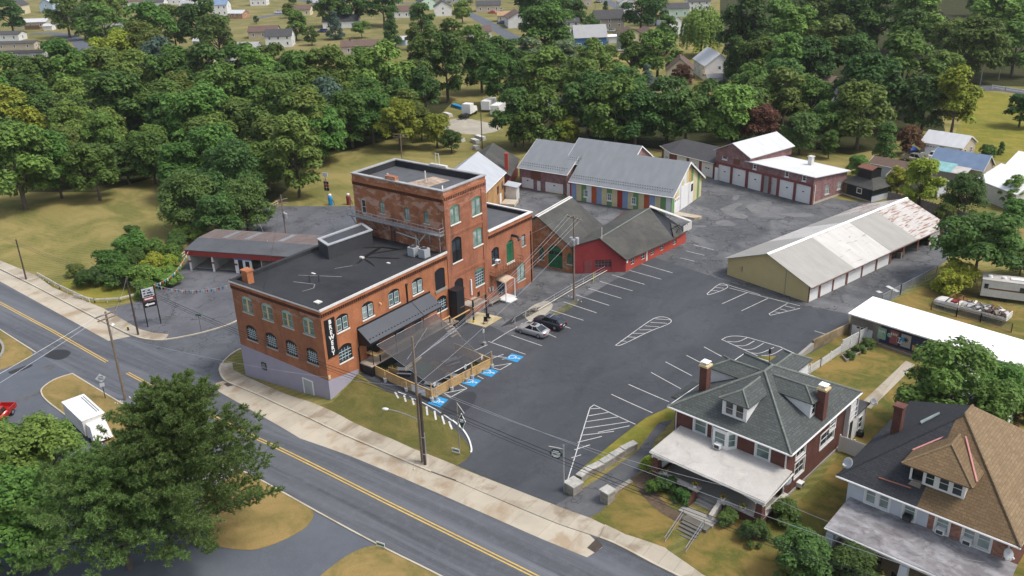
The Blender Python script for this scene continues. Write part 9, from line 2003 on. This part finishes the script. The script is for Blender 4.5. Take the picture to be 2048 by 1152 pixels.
# the big white pine in the lower left corner
def pine_tree(px, py, h, label, seed=3):
    d = level(px, py, h); x, y = d[0], d[1]; g = ground_z(x, y); rng = np.random.default_rng(seed); q = thing('pine_tree', label, 'tree', (x,y,g)); mb = MB(); mb.tube([(0,0,-.2),(0,0,h*.5),(0,0,h-.4)], .32, 9, 0, .05)
    Cs, Ds = [], []; z = 2.6; k = 0
    while z < h-.5:
        t_ = (z-2.6)/(h-2.6); nb = 7 if t_ < .8 else 5; Lb = (7.2*(1-t_)**.75+.7)*(.9+.25*rng.random())
        for j in range(nb):
            a = 2*PI*(j+.5*(k % 2))/nb+rng.normal(0,.16); L = Lb*(.7+.5*rng.random()); up_ = .12+.35*t_; n = 9
            pts = [Vector((math.cos(a)*L*u, math.sin(a)*L*u, z+L*(up_*u+.16*u*u))) for u in np.linspace(0,1,n)]; mb.tube(pts, .075*(1-t_*.6), 5, 0, .015)
            for i in range(2, n):
                u = i/(n-1)
                for s in range(5 if L > 2 else 3):
                    sd = rng.normal(0,1,3); sd[2] = abs(sd[2])*.8; sd /= np.linalg.norm(sd); l2 = L*.16*(1.25-u)+.25; c0 = np.array(pts[i]); e = c0+sd*l2+np.array([math.cos(a),math.sin(a),.25])*l2*.6
                    for w_ in (.45,.72,1.0):
                        m = 11; dd = np.array([0,0,.35])+rng.normal(0,1,(m,3))+ (e-c0)/np.linalg.norm(e-c0)*1.1; dd /= np.linalg.norm(dd,axis=1)[:,None]; Cs.append(c0+(e-c0)*w_+dd*.13); Ds.append(dd)
        z += .85-.35*t_; k += 1
    C, D = np.concatenate(Cs), np.concatenate(Ds); n = len(C); r = rng.normal(0,1,(n,3)); v = np.cross(D, r); v /= np.linalg.norm(v,axis=1)[:,None]; V = np.stack([C-D*.16, C+v*.04, C+D*.2, C-v*.04],1).reshape(-1,3)
    me = bpy.data.meshes.new('foliage'); me.vertices.add(4*n); me.vertices.foreach_set('co', V.astype(np.float32).ravel()); me.loops.add(4*n); me.loops.foreach_set('vertex_index', np.arange(4*n,dtype=np.int32)); me.polygons.add(n); me.polygons.foreach_set('loop_start', np.arange(0,4*n,4,dtype=np.int32)); me.update(); me.materials.append(LEAF['pine'])
    mb.build('trunk', BARK, q); o = bpy.data.objects.new('needles', me); COL.objects.link(o); o.parent = q; pass
pine_tree(330, 772, 16.5, 'large open-branched white pine in the lower left corner over the kerb')
pine_tree(205, 915, 11.5, 'second white pine in the lower left corner, nearer the red pickup', 9)
# ------------------------------------------------------------------ camera, light, sky
cam = bpy.data.cameras.new('camera'); co = bpy.data.objects.new('camera', cam); COL.objects.link(co)
cam.sensor_width = 36; cam.lens = 36*FPX/2048; cam.clip_end = 6000; cam.clip_start = .5
fw = Vector(bearing(1024, 576)).normalized(); up0 = Vector((bearing(1024, 500) - bearing(1024, 576)))
up = (up0 - fw*up0.dot(fw)).normalized(); rt = fw.cross(up)
mw = Matrix((rt, up, -fw)).transposed().to_4x4(); mw.translation = Vector(CAM); co.matrix_world = mw
scene.camera = co
SUN_EL, SUN_AZ = 58.0, 18.0      # azimuth measured from +x towards +y
sd = bpy.data.lights.new('sun', 'SUN'); sd.energy = 1.75; sd.angle = R(14); sd.color = (1, .955, .88)
so = bpy.data.objects.new('sun', sd); COL.objects.link(so)
dv = Vector((math.cos(R(SUN_EL))*math.cos(R(SUN_AZ)), math.cos(R(SUN_EL))*math.sin(R(SUN_AZ)), math.sin(R(SUN_EL))))
so.rotation_euler = dv.to_track_quat('Z', 'Y').to_euler(); so.location = (60, 20, 90)
w = bpy.data.worlds.new('World'); scene.world = w; w.use_nodes = True
nt = w.node_tree; bg = nt.nodes['Background']
sky = nt.nodes.new('ShaderNodeTexSky'); sky.sky_type = 'NISHITA'; sky.sun_disc = False
sky.sun_elevation = R(SUN_EL); sky.sun_rotation = R(90 - SUN_AZ); sky.dust_density = 3.5; sky.air_density = 1.0; sky.ozone_density = 1.0
hs = nt.nodes.new('ShaderNodeHueSaturation'); hs.inputs['Saturation'].default_value = .6; nt.links.new(sky.outputs[0], hs.inputs['Color']); nt.links.new(hs.outputs[0], bg.inputs[0]); bg.inputs[1].default_value = .15
vs = scene.view_settings; scene.display_settings.display_device = 'sRGB'
vs.view_transform = 'Standard'; vs.look = 'None'; vs.gamma = 1; vs.exposure = 0.5
scene.cycles.max_bounces = 6; scene.cycles.transparent_max_bounces = 8; scene.cycles.use_denoising = True
scene.cycles.diffuse_bounces = 4; scene.cycles.glossy_bounces = 2; scene.cycles.transmission_bounces = 2

hz = MB().box(-780,-110,-4,480,640,60).build('haze', None); tag(hz, kind='stuff'); hz.data.materials.clear()
hm = bpy.data.materials.new('haze_air'); hm.use_nodes = True; nt = hm.node_tree; nt.nodes.clear()
ov = nt.nodes.new('ShaderNodeOutputMaterial'); pv = nt.nodes.new('ShaderNodeVolumePrincipled'); pv.inputs['Color'].default_value = (.86,.92,1,1); pv.inputs['Density'].default_value = .00007; pv.inputs['Anisotropy'].default_value = .2
nt.links.new(pv.outputs[0], ov.inputs['Volume']); hz.data.materials.append(hm); scene.cycles.volume_bounces = 1
